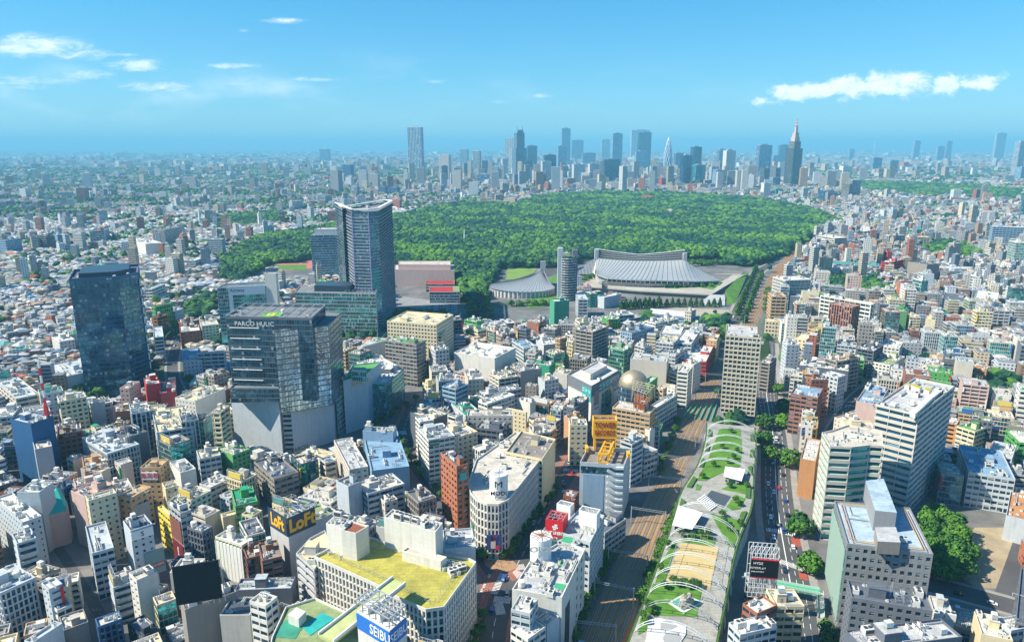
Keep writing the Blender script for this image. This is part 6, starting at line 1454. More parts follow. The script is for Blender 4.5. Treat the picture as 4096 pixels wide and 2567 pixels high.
# tower crane on the netted block
T=empty('tower_crane',(*P('B1',430,960,60),0),'red and white tower crane on the blue netted block','crane'); r_=next(v for k,v in HB.items() if 'dark blue netting' in k); hh=next(b_[2] for b_ in BL if b_[0]==r_); T.location=(r_.location.x+9,r_.location.y+2,hh)
m=MB(); m.box(0,0,0,2,2,9); m.build('mast',M_red,T)
for k in range(6): m=MB(); m.bar((0-k*.0,0,9+k*5),(0+.2*(k+1)*0,0,9+(k+1)*5),1.1); m.build('jib_section',M_red if k%2==0 else M_white,T)
m=MB(); m.box(0,2,8,2.4,4,2.4); m.build('cab',M_white,T)
# slim slit towers, chimneys, antenna
for lab,q,b0,h_ in (('slender white shaft left of the other one, in the low houses',('A1',1600,360),485,0),('slender white shaft beside the dark office stripes',('A1',1890,325),485,0),('tall white incinerator chimney far at the right',('D6',1373,180),290,0)):
    y=top_h(q[0],q[1],q[2],b0); g0=P(q[0],q[1],b0); T=empty('chimney',(*g0,0),lab,'chimney'); m=MB(); m.cyl(0,0,0,3.2 if q[0]=='A1' else 9,min(y,320),12,0,2.8 if q[0]=='A1' else 7.5); m.build('shaft',M_white,T)
# ---------------------------------------------------------------- distant towers
SK='''
D5|246|368|112|512|6|L|vert|tall slab tower standing alone left of the skyline, white ribs down its left edge
D5|472|565|318|515|4|A|grid|squat grey-beige tower right of the lone slab tower
D5|632|696|276|440|3|b|rib|curved-top blue tower with white band low down
D5|728|788|288|468|3|A|vert|grey tower with pale edges between the curved-top and the white ribbed one
D5|795|838|358|465|2|N|dglass|small dark tower in front of the pale-edged one
D5|812|870|322|402|3|b|rib|small blue office behind the dark tower
D5|866|920|405|520|3|L|balc|pale balcony tower left of the twin peaked one
D5|924|965|395|520|3|L|balc|second pale balcony tower beside the first
D5|962|1040|195|440|5|W|balc|tall white ribbed tower just left of the peaked tower
D5|998|1020|270|440|3|W|balc|narrow white slab in front of the ribbed tower
D5|1122|1206|250|445|5|N|dglass|dark blue glass slab right of the peaked tower
D5|1230|1310|366|540|4|W|rib|white and blue office block before the skyline
D5|1250|1345|318|520|4|N|glass|dark teal tower behind the white and blue office
D5|1375|1451|120|400|5|b|rib|tallest blue tower of the centre with masts
D5|1348|1425|252|430|4|b|rib|shoulder tower in front of the tallest centre one
D5|1452|1553|207|350|5|N|dglass|broad dark tower right of the tallest one
D5|1554|1655|176|310|5|L|grid|pale grey blocky tower with a flat top
D5|1530|1645|302|390|5|b|glass|low blue glass block under the pale blocky tower
D5|1461|1556|388|540|4|L|punch|light grey twin block, left one, before the skyline
D5|1580|1666|385|530|4|L|punch|light grey twin block, right one, before the skyline
D5|1684|1820|352|525|5|N|dglass|wide dark block with arched top before the skyline
D5|1672|1745|203|350|5|W|vert|white and grey rounded tower left of the blue stepped one
D5|1748|1835|158|430|5|b|rib|blue stepped tower with lighter middle
D5|1920|2045|290|430|5|b|rib|tiered blue and white block below the dark masted tower
D5|1942|2050|150|420|5|N|dglass|dark tower with twin roof masts
D5|2218|2290|304|430|4|N|rib|dark blue slab right of the cocoon tower
D5|2268|2345|322|555|4|N|vert|dark tower with white left edge in front
D5|2338|2420|258|480|4|N|glass|dark stepped tower right of the white-edged one
D5|2365|2413|390|535|3|t|glass|teal glass tower at the end of the centre group
D5|2110|2230|490|560|4|R|grid|pinkish low block at the foot of the skyline
D5|106|175|498|560|3|B|rib|dark red block near the lone slab tower
D5|176|250|492|560|3|c|rib|beige round ended block beside the dark red one
D5|25|88|552|625|3|N|grid|dark blue flats at the left of the skyline foreground
D5|90|180|560|615|3|N|grid|second dark flats at the left of the skyline foreground
D5|520|572|505|572|3|W|rib|white layered block at the foot of the skyline
D5|760|850|462|530|3|b|glass|teal-blue office at the foot of the skyline
D5|960|1055|640|700|3|P|blank|pink drum-like building at the edge of the woods
D6|288|345|258|420|3|G|glass|grey-green tower left of the bright white slab
D6|330|410|266|500|4|W|punch|bright white slab tower with dotted windows
D6|555|663|228|465|4|G|glass|tall green-grey tower between white slab and stepped spire
D6|705|790|226|360|4|N|rib|dark blue double tower behind the spire
D6|668|716|300|385|3|b|rib|short blue block beside the double tower
D6|590|735|385|500|5|D|rib|long low dark block before the spire
D6|126|210|365|500|4|t|glass|teal glass block left of the pink one
D6|210|275|415|485|3|P|grid|pink and white block beside the teal glass
D6|265|340|400|530|3|b|rib|blue block in front of the bright white slab
D6|600|658|490|595|3|W|punch|white stepped slab near the woods edge
D6|660|728|452|520|3|b|rib|grey-blue block left of the spire foot
D6|1143|1225|374|465|4|W|blank|plain white block right of the spire
D6|1200|1280|472|590|3|M|rib|dark brown tower before the garden woods
D6|1352|1430|315|420|4|b|balc|blue flats tower in the right distance
D6|1466|1545|332|430|4|L|vert|grey and dark striped tower in the right distance
D6|1464|1522|215|298|4|N|grid|small dark tower on the right horizon
D6|1636|1690|197|330|4|b|rib|blue tower left of the tall pale one on the right horizon
D6|1690|1768|157|310|5|L|rib|tall pale tower with white top on the right horizon
D6|1798|1860|235|335|4|b|rib|grey tower right of the tall pale one
D6|1860|1908|200|330|4|b|vert|slim blue tower on the right horizon
D6|2340|2400|205|450|4|L|balc|pale rounded tower at the right edge of the skyline
D6|2372|2440|380|475|3|b|rib|short tower at the foot of the right edge tower
D6|1195|1240|255|330|3|b|rib|small blue tower right of the spire near the horizon
D6|925|952|245|300|3|P|rib|small pinkish tower near the horizon right of the spire
D6|876|918|525|605|3|L|rib|slim blue-white block near the woods
D6|1010|1110|545|620|3|N|rib|dark blue block near the woods
D6|686|745|530|575|3|t|rib|mint green block at the woods edge
F|752|780|352|382|2|N|grid|tower pair far left horizon, left member of the pair
F|808|832|389|425|2|N|grid|lone dark block in the left distance
'''
SKR=[]
def skyline():
    for ln in SK.strip().split('\n'):
        s,x0,x1,yt,yb,_,wc,st,lab=ln.split('|'); x0,x1,yt,yb=map(float,(x0,x1,yt,yb))
        sc_=S[s][2]; Y=Yrow(s,yb)
        if Y<0 or Y>12000: Y=12000
        a,b2=P(s,x0,yb),P(s,x1,yb); wd=abs(b2[0]-a[0]); h=top_h(s,(x0+x1)/2,yt,yb)
        xm=(a[0]+b2[0])/2; d=min(wd,60)*.8; pl=[(a[0],Y),(b2[0],Y),(b2[0],Y+d),(a[0],Y+d)]
        # turn the block a little so that a side face shows, as in the photograph
        rot=R(-14) if xm<0 else R(12); c,n=math.cos(rot),math.sin(rot); k=.86; pl=[(xm+(x-xm)*c*k-(y-Y-d/2)*n*k, Y+d/2+(x-xm)*n*k+(y-Y-d/2)*c*k) for x,y in pl]
        T=empty('skyscraper' if h>110 else 'office_building',(xm,Y,0),lab,'tower' if h>110 else 'office'); fh=max(5,h/32)
        sty=dict(STY[st and st] if st in STY else STY['rib'] for _ in ()) or None
        old=STY[st]; STY[st]=(old[0],old[1],old[2]*(wd/30 if wd>30 else 1.),old[3]*(wd/30 if wd>30 else 1.),old[4],old[5])
        facade(T,[lc(T,p) for p in ccw(pl)],0,h,st,wc,fh,2,() if st!='blank' else (0,1,2,3),'G',gf=False,glass='dark' if wc in 'ND' else 'blue'); STY[st]=old
        m=MB(); pp=inset([lc(T,p) for p in ccw(pl)],wd*.22); m.prism(pp,h,h+min(9,h*.05)); m.build('roof_plant',wallmat('G'),T); SKR.append((lab,T,h,wd,xm,Y)); raster(pl)
skyline()
def sk(k): return next(r for r in SKR if k in r[0])
r=sk('tallest blue tower'); m=MB(); m.bar((0,20,r[2]),(0,20,r[2]+26),3); m.build('mast',M_steel,r[1])
r=sk('twin roof masts')
for s in (-1,1): m=MB(); m.bar((s*r[3]*.32,20,r[2]),(s*r[3]*.32,20,r[2]+28),4); m.build('mast',M_red,r[1])
def tiers(name,lab,sec,x0,x1,ys,yb,mat,ws,mt2=None,cat='tower',extra=None):
    g0,g1=P(sec,x0,yb),P(sec,x1,yb); wd=abs(g1[0]-g0[0]); xm=(g0[0]+g1[0])/2; T=empty(name,(xm,g0[1],0),lab,cat); z=0
    for i,(yt,w_) in enumerate(zip(ys,ws)):
        z1=top_h(sec,(x0+x1)/2,yt,yb); d=wd*w_; pl=[(-d/2,0+wd*(1-w_)/2),(d/2,wd*(1-w_)/2),(d/2,wd*(1+w_)/2),(-d/2,wd*(1+w_)/2)]
        c,n=math.cos(.35),math.sin(.35); pl=[(x*c*.85-(y-wd/2)*n*.85,wd/2+x*n*.85+(y-wd/2)*c*.85) for x,y in pl]
        if i<2 or w_>.5: facade(T,pl,z,z1-z,'vert' if i<2 else 'grid',mat[min(i,len(mat)-1)],8,.5,(),None,gf=False,glass='dark' if i==0 else 'std',name='tier_wall',roofname='tier_roof')
        else: m=MB(); m.prism(pl,z,z1); m.build('tier_wall',wallmat(mat[min(i,len(mat)-1)]),T)
        z=z1
    return T,z,wd
T,z,wd=tiers('skyscraper','stepped stone spire tower with a red and white mast, tallest on the right','D6',772,866,[250,200,170,140,98],525,'DMPPP',[.95,.68,.5,.38,.2])
zt=top_h('D6',850,36,525)
for k in range(6): m=MB(); a=z+(zt-z)*k/6; b2=z+(zt-z)*(k+1)/6; m.bar((0,wd/2,a),(0,wd/2,b2),7-k); m.build('mast_section',M_red if k%2==0 else M_white,T)
T,z,wd=tiers('skyscraper','peaked tower with two horn-like tips beside the white ribbed tower','D5',1022,1120,[265,150,130],505,'bbb',[1.,.72,.55])
for s in (-1,1): m=MB(); m.cyl(s*wd*.2,wd/2,z,wd*.06,30,6,0,.5); m.build('horn',wallmat('b'),T)
# cocoon tower
g0,g1=P('D5',2140,445),P('D5',2216,445); wd=g1[0]-g0[0]; hh=top_h('D5',2185,182,445); T=empty('skyscraper',((g0[0]+g1[0])/2,g0[1],0),'cocoon-shaped glass tower crossed by white lattice','tower')
m=MB(); pr=[(wd/2*.8*(1-max(0,(t-.25)/.75)**2.2*.93 if t>.25 else .92+t*.32),t*hh) for t in [i/16 for i in range(17)]]
for (r0,z0),(r1,z1) in zip(pr,pr[1:]): m.cyl(0,wd/2,z0,r0,z1-z0,20,0,r1)
m.build('glass_shell',glassmat('blue'),T)
for k in range(10):
    for s in (-1,1): m=MB(); m.tube([(pr[i][0]*1.02*math.cos(k*.628+s*i*.16),wd/2+pr[i][0]*1.02*math.sin(k*.628+s*i*.16),pr[i][1]) for i in range(17)],1.3,4); m.build('lattice_strip',M_white,T)
# ---------------------------------------------------------------- woods
WOODS=[('shrine_wood','F',[(925,508),(1000,492),(1100,474),(1200,482),(1260,462),(1330,455),(1450,452),(1600,455),(1800,468),(1900,488),(1962,508),(1962,528),(1900,562),(1850,592),(1800,612),(1760,618),(1640,608),(1400,600),(1330,620),(1180,622),(1130,700),(1165,745),(1140,748),(1085,690),(1070,625),(925,622)],14,'large mass of green forest filling the middle of the view'),
 ('park_wood','F',[(735,535),(800,528),(815,560),(925,560),(925,610),(740,600),(700,612),(640,612),(560,660),(522,655),(522,610),(580,570),(640,548)],12,'forest belt left of the glass towers around the running track'),
 ('garden_wood','F',[(2010,430),(2100,428),(2250,436),(2413,446),(2413,470),(2330,468),(2200,462),(2080,452),(2010,445)],14,'dark garden woodland band in the right distance'),
 ('grove','F',[(510,515),(560,505),(640,498),(672,500),(668,520),(600,528),(520,530)],11,'small wood among low houses at the left'),
 ('grove','F',[(2170,590),(2200,568),(2250,566),(2300,590),(2340,610),(2300,612),(2200,606)],11,'shrine grove between blocks at the right'),
 ('grove','F',[(1945,660),(1990,648),(2060,660),(2110,690),(2100,715),(2040,700),(1950,680)],10,'green slope grove behind the white balcony flats'),
 ('grove','F',[(440,720),(470,695),(505,690),(510,715),(480,745),(440,745)],12,'roadside grove left of the framed office'),
 ('grove','F',[(2300,900),(2340,870),(2400,890),(2413,930),(2340,960),(2290,930)],9,'villa garden trees at the right'),
 ('grove','F',[(2165,1240),(2200,1190),(2230,1205),(2300,1290),(2290,1340),(2200,1345),(2170,1300)],16,'tall sunlit trees beside the sports ground'),
 ('grove','A3',[(1230,1400),(1260,1290),(1310,1380),(1420,1390),(1420,1480),(1290,1480)],11,'dark trees beside the low school hall'),
 ('grove','A3',[(1700,1480),(1780,1360),(1900,1320),(2060,1330),(2060,1400),(1960,1500)],11,'avenue end trees before the railway'),
 ('grove','B3',[(2340,200),(2413,110),(2440,300),(2350,320)],11,'trees right of the square-windowed tower'),
]
def ico():
    t=(1+5**.5)/2; v=[(-1,t,0),(1,t,0),(-1,-t,0),(1,-t,0),(0,-1,t),(0,1,t),(0,-1,-t),(0,1,-t),(t,0,-1),(t,0,1),(-t,0,-1),(-t,0,1)]
    f=[(0,11,5),(0,5,1),(0,1,7),(0,7,10),(0,10,11),(1,5,9),(5,11,4),(11,10,2),(10,7,6),(7,1,8),(3,9,4),(3,4,2),(3,2,6),(3,6,8),(3,8,9),(4,9,5),(2,4,11),(6,2,10),(8,6,7),(9,8,1)]
    v=[Vector(p).normalized() for p in v]; mid={}; f2=[]
    def m_(a,b):
        k=(min(a,b),max(a,b))
        if k not in mid: v.append(((v[a]+v[b])/2).normalized()); mid[k]=len(v)-1
        return mid[k]
    for a,b_,c in f: x,y,z=m_(a,b_),m_(b_,c),m_(c,a); f2+=[(a,x,z),(b_,y,x),(c,z,y),(x,y,z)]
    return np.array([tuple(p) for p in v]),np.array(f2)
IV,IF=ico(); keep=[i for i,f in enumerate(IF) if IV[f][:,2].mean()>-.35]; IF=IF[keep]
def npmesh(name,V,Fc,mats,nloop,attr=None,uv=None,mi=None,cattr=None,smooth=False):
    me=bpy.data.meshes.new(name); me.vertices.add(len(V)); me.vertices.foreach_set('co',V.astype(np.float32).ravel())
    me.loops.add(Fc.size); me.loops.foreach_set('vertex_index',Fc.astype(np.int32).ravel()); me.polygons.add(len(Fc)); me.polygons.foreach_set('loop_start',np.arange(0,Fc.size,nloop,dtype=np.int32))
    for x in mats: me.materials.append(x)
    if mi is not None: me.polygons.foreach_set('material_index',mi.astype(np.int32))
    if uv is not None: l=me.uv_layers.new(name='UVMap'); l.data.foreach_set('uv',uv.astype(np.float32).ravel())
    if attr is not None: a=me.attributes.new('tint','FLOAT','FACE'); a.data.foreach_set('value',attr.astype(np.float32))
    if cattr is not None: a=me.attributes.new('tone','FLOAT_COLOR','FACE'); a.data.foreach_set('color',np.c_[cattr,np.ones(len(cattr))].astype(np.float32).ravel())
    me.polygons.foreach_set('use_smooth',np.full(len(Fc),smooth))
    me.update(calc_edges=True); o=bpy.data.objects.new(name,me); COL.objects.link(o); return o
def leafmat(name='foliage',lo=(.002,.048,.028),hi=(.115,.26,.022),obj=False):  # lo, hi: shadowed and sunlit canopy greens, mixed into the colour by noise
    m,t,b=newmat(name); tc=N(t,'ShaderNodeTexCoord'); at=N(t,'ShaderNodeAttribute',attribute_name='tint'); 
    n=noise(t,tc.outputs['Object'],.55,5,.7); n2=noise(t,tc.outputs['Object'],.009,7,.7)
    v=mth(t,'ADD',mth(t,'MULTIPLY',at.outputs['Fac'],.6),mth(t,'ADD',mth(t,'MULTIPLY',n,.45),mth(t,'MULTIPLY',mth(t,'SUBTRACT',n2,.5),1.6)))
    if obj: oi=N(t,'ShaderNodeObjectInfo'); v=mth(t,'ADD',v,mth(t,'MULTIPLY',oi.outputs['Random'],.25))
    link(t,mix(t,sm(t,v,.25,1.0),lo,hi),b.inputs['Base Color']); b.inputs['Roughness'].default_value=.75; b.inputs['Specular IOR Level'].default_value=.25
    bp=N(t,'ShaderNodeBump'); bp.inputs['Strength'].default_value=.9; bp.inputs['Distance'].default_value=1.5; link(t,noise(t,tc.outputs['Object'],.9,4,.7),bp.inputs['Height']); link(t,bp.outputs[0],b.inputs['Normal'])
    return m
LEAF=leafmat()
rs=np.random.RandomState(4)
def npin(poly,X,Y):
    r=np.zeros(len(X),bool); n=len(poly); j=n-1
    for i in range(n):
        xi,yi=poly[i]; xj,yj=poly[j]
        with np.errstate(divide='ignore',invalid='ignore'):
            c=((yi>Y)!=(yj>Y))&(X<(xj-xi)*(Y-yi)/((yj-yi) if yj!=yi else 1e-9)+xi)
        r^=c; j=i
    return r
WP=[]
GROVE=None
for nm,sec,pts,zc,lab in WOODS:
    poly=[P(sec,x,y,zc*.6) for x,y in pts]; WP.append(poly)
    if 'sports' in lab: GROVE=poly; continue
    xs=[p[0] for p in poly]; ys=[p[1] for p in poly]
    C=[]; y=min(ys)
    while y<max(ys):
        s=max(7.,y*.0056); X=np.arange(min(xs),max(xs),s); X=X+rs.uniform(-s*.45,s*.45,len(X)); Y=y+rs.uniform(-s*.45,s*.45,len(X)); k=npin(poly,X,Y); C.append(np.c_[X[k],Y[k],np.full(k.sum(),s)]); y+=s*.92
    C=np.concatenate(C); 
    # keep crowns off tracks and roads
    ok=[not(0<=int((a-OX)/2)<ON and 0<=int((b_-OY)/2)<OM and occ[int((a-OX)/2),int((b_-OY)/2)] in (1,2)) for a,b_,_ in C]; C=C[np.array(ok)] if 'sports' not in lab else C
    n=len(C); 
    if n==0: continue
    cl=np.sin(C[:,0]*.021+np.cos(C[:,1]*.012)*2)*.5+np.sin(C[:,1]*.02+C[:,0]*.012)*.5
    h=zc*(1+.2*cl+rs.uniform(-.28,.3,n)); r=C[:,2]*np.clip(np.exp(rs.normal(-.32,.32,n)),.35,1.5)
    V=IV[None]*(1+rs.uniform(-.26,.26,(n,len(IV),1))); V=V*np.stack([r,r*rs.uniform(.85,1.15,n),np.minimum(r*.8,h*.6)],1)[:,None,:]; V[:,:,0]+=C[:,0:1]; V[:,:,1]+=C[:,1:2]; V[:,:,2]+=(h-np.minimum(r*.8,h*.6))[:,None]
    Fc=(IF[None]+np.arange(n)[:,None,None]*len(IV)).reshape(-1,3); ti=np.repeat(np.clip(.45+.3*cl+rs.normal(0,.3,n),0,1),len(IF))
    ti=np.clip(ti+rs.uniform(-.12,.12,len(ti)),0,1)
    o=npmesh(nm,V.reshape(-1,3),Fc,[LEAF],3,attr=ti); tag(o,lab,'wood',None,'stuff')
    u=mk('undergrowth',[(*p,1.2) for p in poly],[tuple(range(len(poly)))],surf('undergrowth',(.02,.06,.015),.95,.05,.4)); struct(u)
    if min(ys)<1700: raster(poly)
# ---------------------------------------------------------------- single trees
def crownmesh(seed,conif=False):
    rg=np.random.RandomState(seed); n=420; d=rg.normal(size=(n,3)); d/=np.linalg.norm(d,axis=1)[:,None]; rad=rg.uniform(.55,1.,n)**.6
    lob=1+.18*np.sin(d[:,0]*5+seed)+.15*np.cos(d[:,1]*6+seed*2)
    if conif: z=rg.uniform(0,1,n); a=rg.uniform(0,6.28,n); rr_=(1-z)**.8*rg.uniform(.5,1.05,n)*.55; c=np.c_[rr_*np.cos(a),rr_*np.sin(a),z*2.6-.6]
    else: c=d*rad[:,None]*lob[:,None]*np.array([1,1,.78]); c[:,2]=np.where(c[:,2]<-.45,-.45+rg.uniform(0,.2,n),c[:,2])
    V=[];Fc=[];T_=[]
    for i in range(n):
        s=rg.uniform(.09,.2); nn=d[i]+rg.normal(size=3)*.5; nn/=np.linalg.norm(nn); x=np.cross(nn,[0,0,1.]); x/=np.linalg.norm(x)+1e-6; y=np.cross(nn,x); b0=len(V); k=5
        tip=c[i]+nn*s*.45
        for j in range(k): a=j*6.283/k; V.append(c[i]+(x*math.cos(a)+y*math.sin(a))*s*rg.uniform(.7,1.2))
        V.append(tip)
        for j in range(k): Fc.append((b0+j,b0+(j+1)%k,b0+k)); T_.append(np.clip(.5+rg.normal()*.28,0,1))
    o=npmesh('crown',np.array(V),np.array(Fc),[LEAFT],3,attr=np.array(T_)); me=o.data; bpy.data.objects.remove(o); return me
LEAFT=leafmat('tree_foliage',(.006,.06,.015),(.11,.25,.018),True)
CR=[crownmesh(i) for i in range(5)]; CF=[crownmesh(i+20,True) for i in range(3)]
b=MB(); b.tube([(0,0,0),(.05,0,.4),(0,.03,1)],[.07,.055,.035],7)
for a in range(4): b.tube([(0,0,.55+a*.09),(.35*math.cos(a*1.7),.35*math.sin(a*1.7),.95+a*.05)],[.03,.015],5)
TRUNK=tmpl('trunk',b,M_trunk)
TREES=[]
def tree(x,y,h,r,lab,group='street trees',conif=False,z=0):
    if conif: T=empty('conifer_tree',(x,y,z),lab,'tree',group)
    else: T=empty('broadleaf_tree',(x,y,z),lab,'tree',group)
    if z==0: raster([(x-2.2,y-2.2),(x+2.2,y-2.2),(x+2.2,y+2.2),(x-2.2,y+2.2)])
    k=rnd.randrange(5); inst('trunk',TRUNK,T,(0,0,0),rnd.uniform(0,6),(h*.8,h*.8,h*.62)); 
    inst('crown',CF[k%3] if conif else CR[k],T,(0,0,h*.3 if conif else h-r*.8),rnd.uniform(0,6),(r*1.7,r*1.7,h*.3) if conif else (r,r,r)); TREES.append(T); return T
ORD=['first','second','third','fourth','fifth','sixth','seventh','eighth','ninth','tenth','eleventh','twelfth','thirteenth','fourteenth','fifteenth','sixteenth','seventeenth','eighteenth','nineteenth','twentieth']
def at_tree(sec,x,y,h,r,lab,**k): tree(*P(sec,x,y),h,r,lab,**k)
for a in ((('C4',395,860),11.5,7.,'round dark tree on the avenue corner, its whole trunk showing'),(('C4',290,500),13,7.5,'largest avenue tree, beside the crossing and the glass corner'),(('C4',540,1450),8,3.4,'small tree at the foot of the pipe-edged office'),(('C4',560,1560),9,4.2,'tree cut by the bottom edge near the pipe-edged office'),(('B4',200,1370),13,7.5,'big avenue tree opposite the orange tiled building'),(('B4',150,860),12,7.2,'bright green avenue tree nearest the brown flats'),(('B4',130,1000),11,6.5,'shaded avenue tree below the bright green one'),
  (('B4',20,1330),12,6,'tree leaning over the left side of the avenue'),(('C4',90,1180),10,4,'dark tree left of the avenue under the footbridge'),(('B3',2370,1180),12,7,'dark tree beside the right end of the first hoops'),(('B3',2380,1010),12,7,'dark tree just below the striped forecourt'),(('B4',90,700),11,5,'smaller bright tree above the bright green avenue tree'),(('B4',1540,570),6,3,'small round tree in the villa garden')): at_tree(*a[0],*a[1:])
gr=random.Random(21); gp=[]
while len(gp)<34:
    x,y=gr.uniform(min(p[0] for p in GROVE),max(p[0] for p in GROVE)),gr.uniform(min(p[1] for p in GROVE),max(p[1] for p in GROVE))
    if pip(GROVE,x,y) and all(math.hypot(x-a,y-b_)>3.6 for a,b_ in gp): gp.append((x,y))
gp.sort(key=lambda p:p[1])
for i,(x,y) in enumerate(gp): tree(x,y,gr.uniform(11,18),gr.uniform(4,6.2),'tall sunlit tree of the grove beside the sports ground','grove beside the sports ground')
raster(GROVE)
def rowt(sec,a,b2,n,h,r,where,conif=False,jit=.8,group=None):
    for i in range(n):
        t=i/(max(1,n-1)); x,y=P(sec,a[0]+(b2[0]-a[0])*t,a[1]+(b2[1]-a[1])*t)
        tree(x+rnd.uniform(-jit,jit),y+rnd.uniform(-jit,jit),h*rnd.uniform(.85,1.2),r*rnd.uniform(.85,1.2),'%s tree from the near end %s'%(ORD[i] if i<20 else str(i),where),group or 'trees '+where,conif)
rowt('C2',(2140,1330),(2000,1700),5,6,2.4,'of the kerb trees below the mossy roofed store')
rowt('C3',(0,640),(430,110),9,7,2.8,'of the row along the finned corner store')
rowt('C2',(1980,500),(1690,110),6,7,2.6,'of the row left of the finned corner store')
rowt('B2',(1550,1490),(1360,1150),6,7.5,2.8,'of the shaded row up the hill street')
rowt('B2',(1140,990),(1500,770),6,6.5,2.6,'of the trees round the curved glass office')
rowt('C2',(2100,720),(2340,720),6,6,2.6,'of the hedge trees in front of the white prow')
rowt('C3',(570,1480),(900,740),12,6,3,'of the scrub beside the white store wall')
rowt('B3',(1390,1440),(1560,960),7,6,2.8,'of the scrub past the yellow sign tower')
rowt('C3',(1225,1150),(1560,290),15,7,2.8,'of the green belt between tracks and roof park')
rowt('A3',(2120,1320),(2300,900),16,13,5,'of the left row on the stadium avenue',True)
rowt('A3',(2180,1390),(2350,960),14,13,4.6,'of the right row on the stadium avenue',True)
rowt('A3',(2380,1300),(2413,1100),5,9,4,'of the verge right of the tracks by the stadium')
rowt('A3',(1700,860),(2300,830),12,10,6,'of the row behind the gymnasium tip')
rowt('A3',(0,1235),(430,1225),7,8,5,'of the lawn south of the small arena')
rowt('A3',(1450,1060),(1960,1050),7,6,4,'of the lawn at the gymnasium steps')
rowt('A3',(640,1010),(760,960),4,7,5,'of the plaza by the gymnasium wing')
rowt('A3',(1300,1470),(1780,1450),8,10,6,'of the belt south of the school hall')
rowt('A3',(1030,1270),(1380,1250),9,16,5,'of the conifers before the stadium car park',True)
rowt('A3',(1400,1240),(1960,1240),11,12,4,'of the conifers along the sloped stadium wall',True)
rowt('A2',(2040,1330),(2090,900),9,13,6.5,'of the left row on the park promenade'); rowt('A2',(2190,1330),(2150,900),9,13,6.,'of the right row on the park promenade')
rowt('B1',(780,800),(720,620),5,13,5,'at the foot of the dark glass tower')
rowt('A2',(1330,1320),(1760,1330),5,9,6,'of the car park trees below the theatre')
rowt('B3',(2000,150),(1790,500),8,11,4.5,'by the railway behind the crimson block')
rowt('B4',(1750,700),(2300,760),9,7,4.5,'of the villa garden hedge')
rowt('B4',(1830,1500),(1900,1300),4,9,5,'of the trees behind the low brown flats')
rowt('B3',(380,600),(540,560),3,9,4,'of the trees beside the green netted building')
rowt('A4',(310,760),(430,700),5,9,5,'of the trees right of the station')
rowt('A4',(720,480),(870,470),4,14,9,'of the grove behind the pale station office')
rowt('A4',(560,1010),(1000,1010),6,12,9,'of the wood behind the striped white office')
def deckt(x,y,sec,lab,s=3.2):
    T=tree(*P(sec,x,y,ZP),s*1.3,s*.55,lab,'young trees on the roof park',z=ZP)
for i,(sec,x,y) in enumerate((('B3',2060,1050),('B3',1900,1370),('B3',2030,1340),('B3',2120,1240),('C3',1700,540),('C3',1780,510),('C3',1840,540),('C3',1620,980),('C3',1710,985),('C3',1520,960),('C3',2110,200),('C3',2060,470),('C3',2150,420),('C3',1310,1200),('C3',1300,1250),('C3',1250,1340),('C3',1440,1010),('C3',1980,330),('C3',1850,500),('C3',1600,520),('C3',1480,620),('C3',1400,840),('C3',1560,990),('C3',1660,1010),('C3',1750,1000),('C3',1260,1180),('C3',1230,1290),('B3',1980,1200),('B3',2090,1300),('B3',1790,1480),('C3',2210,60),('C3',2050,60),('C3',2130,230),('C3',2000,400))):
    deckt(x,y,sec,'young tree with thin trunk growing on the roof park lawns')
# climbing green on the prow of the corner store
r_=[p for p in (P('F',x,y,2) for x,y in ((1128,1275),(1140,1292),(1160,1304),(1185,1308),(1205,1300),(1215,1285)))]
for i,p in enumerate(r_): tree(*p,5.5,2.6,'%s clump of the green wall at the prow counted from the left'%ORD[i],'green wall clumps')
# ---------------------------------------------------------------- fountain in the park
T=empty('fountain',(*P('A2',1965,650),0),'white water jet rising in a clearing of the woods','fountain'); m=MB(); m.cyl(0,0,0,14,1.2,20); m.build('basin',surf('basin_stone',(.5,.47,.4),.9,.2,.2),T); m=MB(); m.cyl(0,0,1.2,2.2,34,8,0,.4); m.build('water_jet',plain('spray_white',(.85,.88,.9),.6),T)
# shrine roofs in the forest
for x,y,w_,c_,lab in ((1220,205,115,'r','long red-orange roof in the far part of the forest'),(1470,335,55,'P','small pink roofed hall in the forest'),(1470,750,60,'w','small white roof at the near edge of the forest')):
    a,b2=P('A3',x,y,16),P('A3',x+w_,y,16); hall=empty('forest_hall',(*lp(a,b2,.5),0),lab,'hall'); A,B=lc(hall,a),lc(hall,b2); d=22; m=MB(); m.prism([A,B,addv(B,(0,1),d),addv(A,(0,1),d)],0,13); m.build('wall',wallmat('A'),hall)
    m=MB(); e=3; m.quad((A[0]-e,-e,13),(B[0]+e,-e,13),(B[0]-d/3,d/2,21),(A[0]+d/3,d/2,21)); m.quad((B[0]+e,d+e,13),(A[0]-e,d+e,13),(A[0]+d/3,d/2,21),(B[0]-d/3,d/2,21)); m.tri((B[0]+e,-e,13),(B[0]+e,d+e,13),(B[0]-d/3,d/2,21)); m.tri((A[0]-e,d+e,13),(A[0]-e,-e,13),(A[0]+d/3,d/2,21)); m.build('roof',plain('shrine_roof_'+c_,{'r':(.40,.07,.03),'P':(.45,.3,.36),'w':(.55,.6,.58)}[c_],.7),hall)
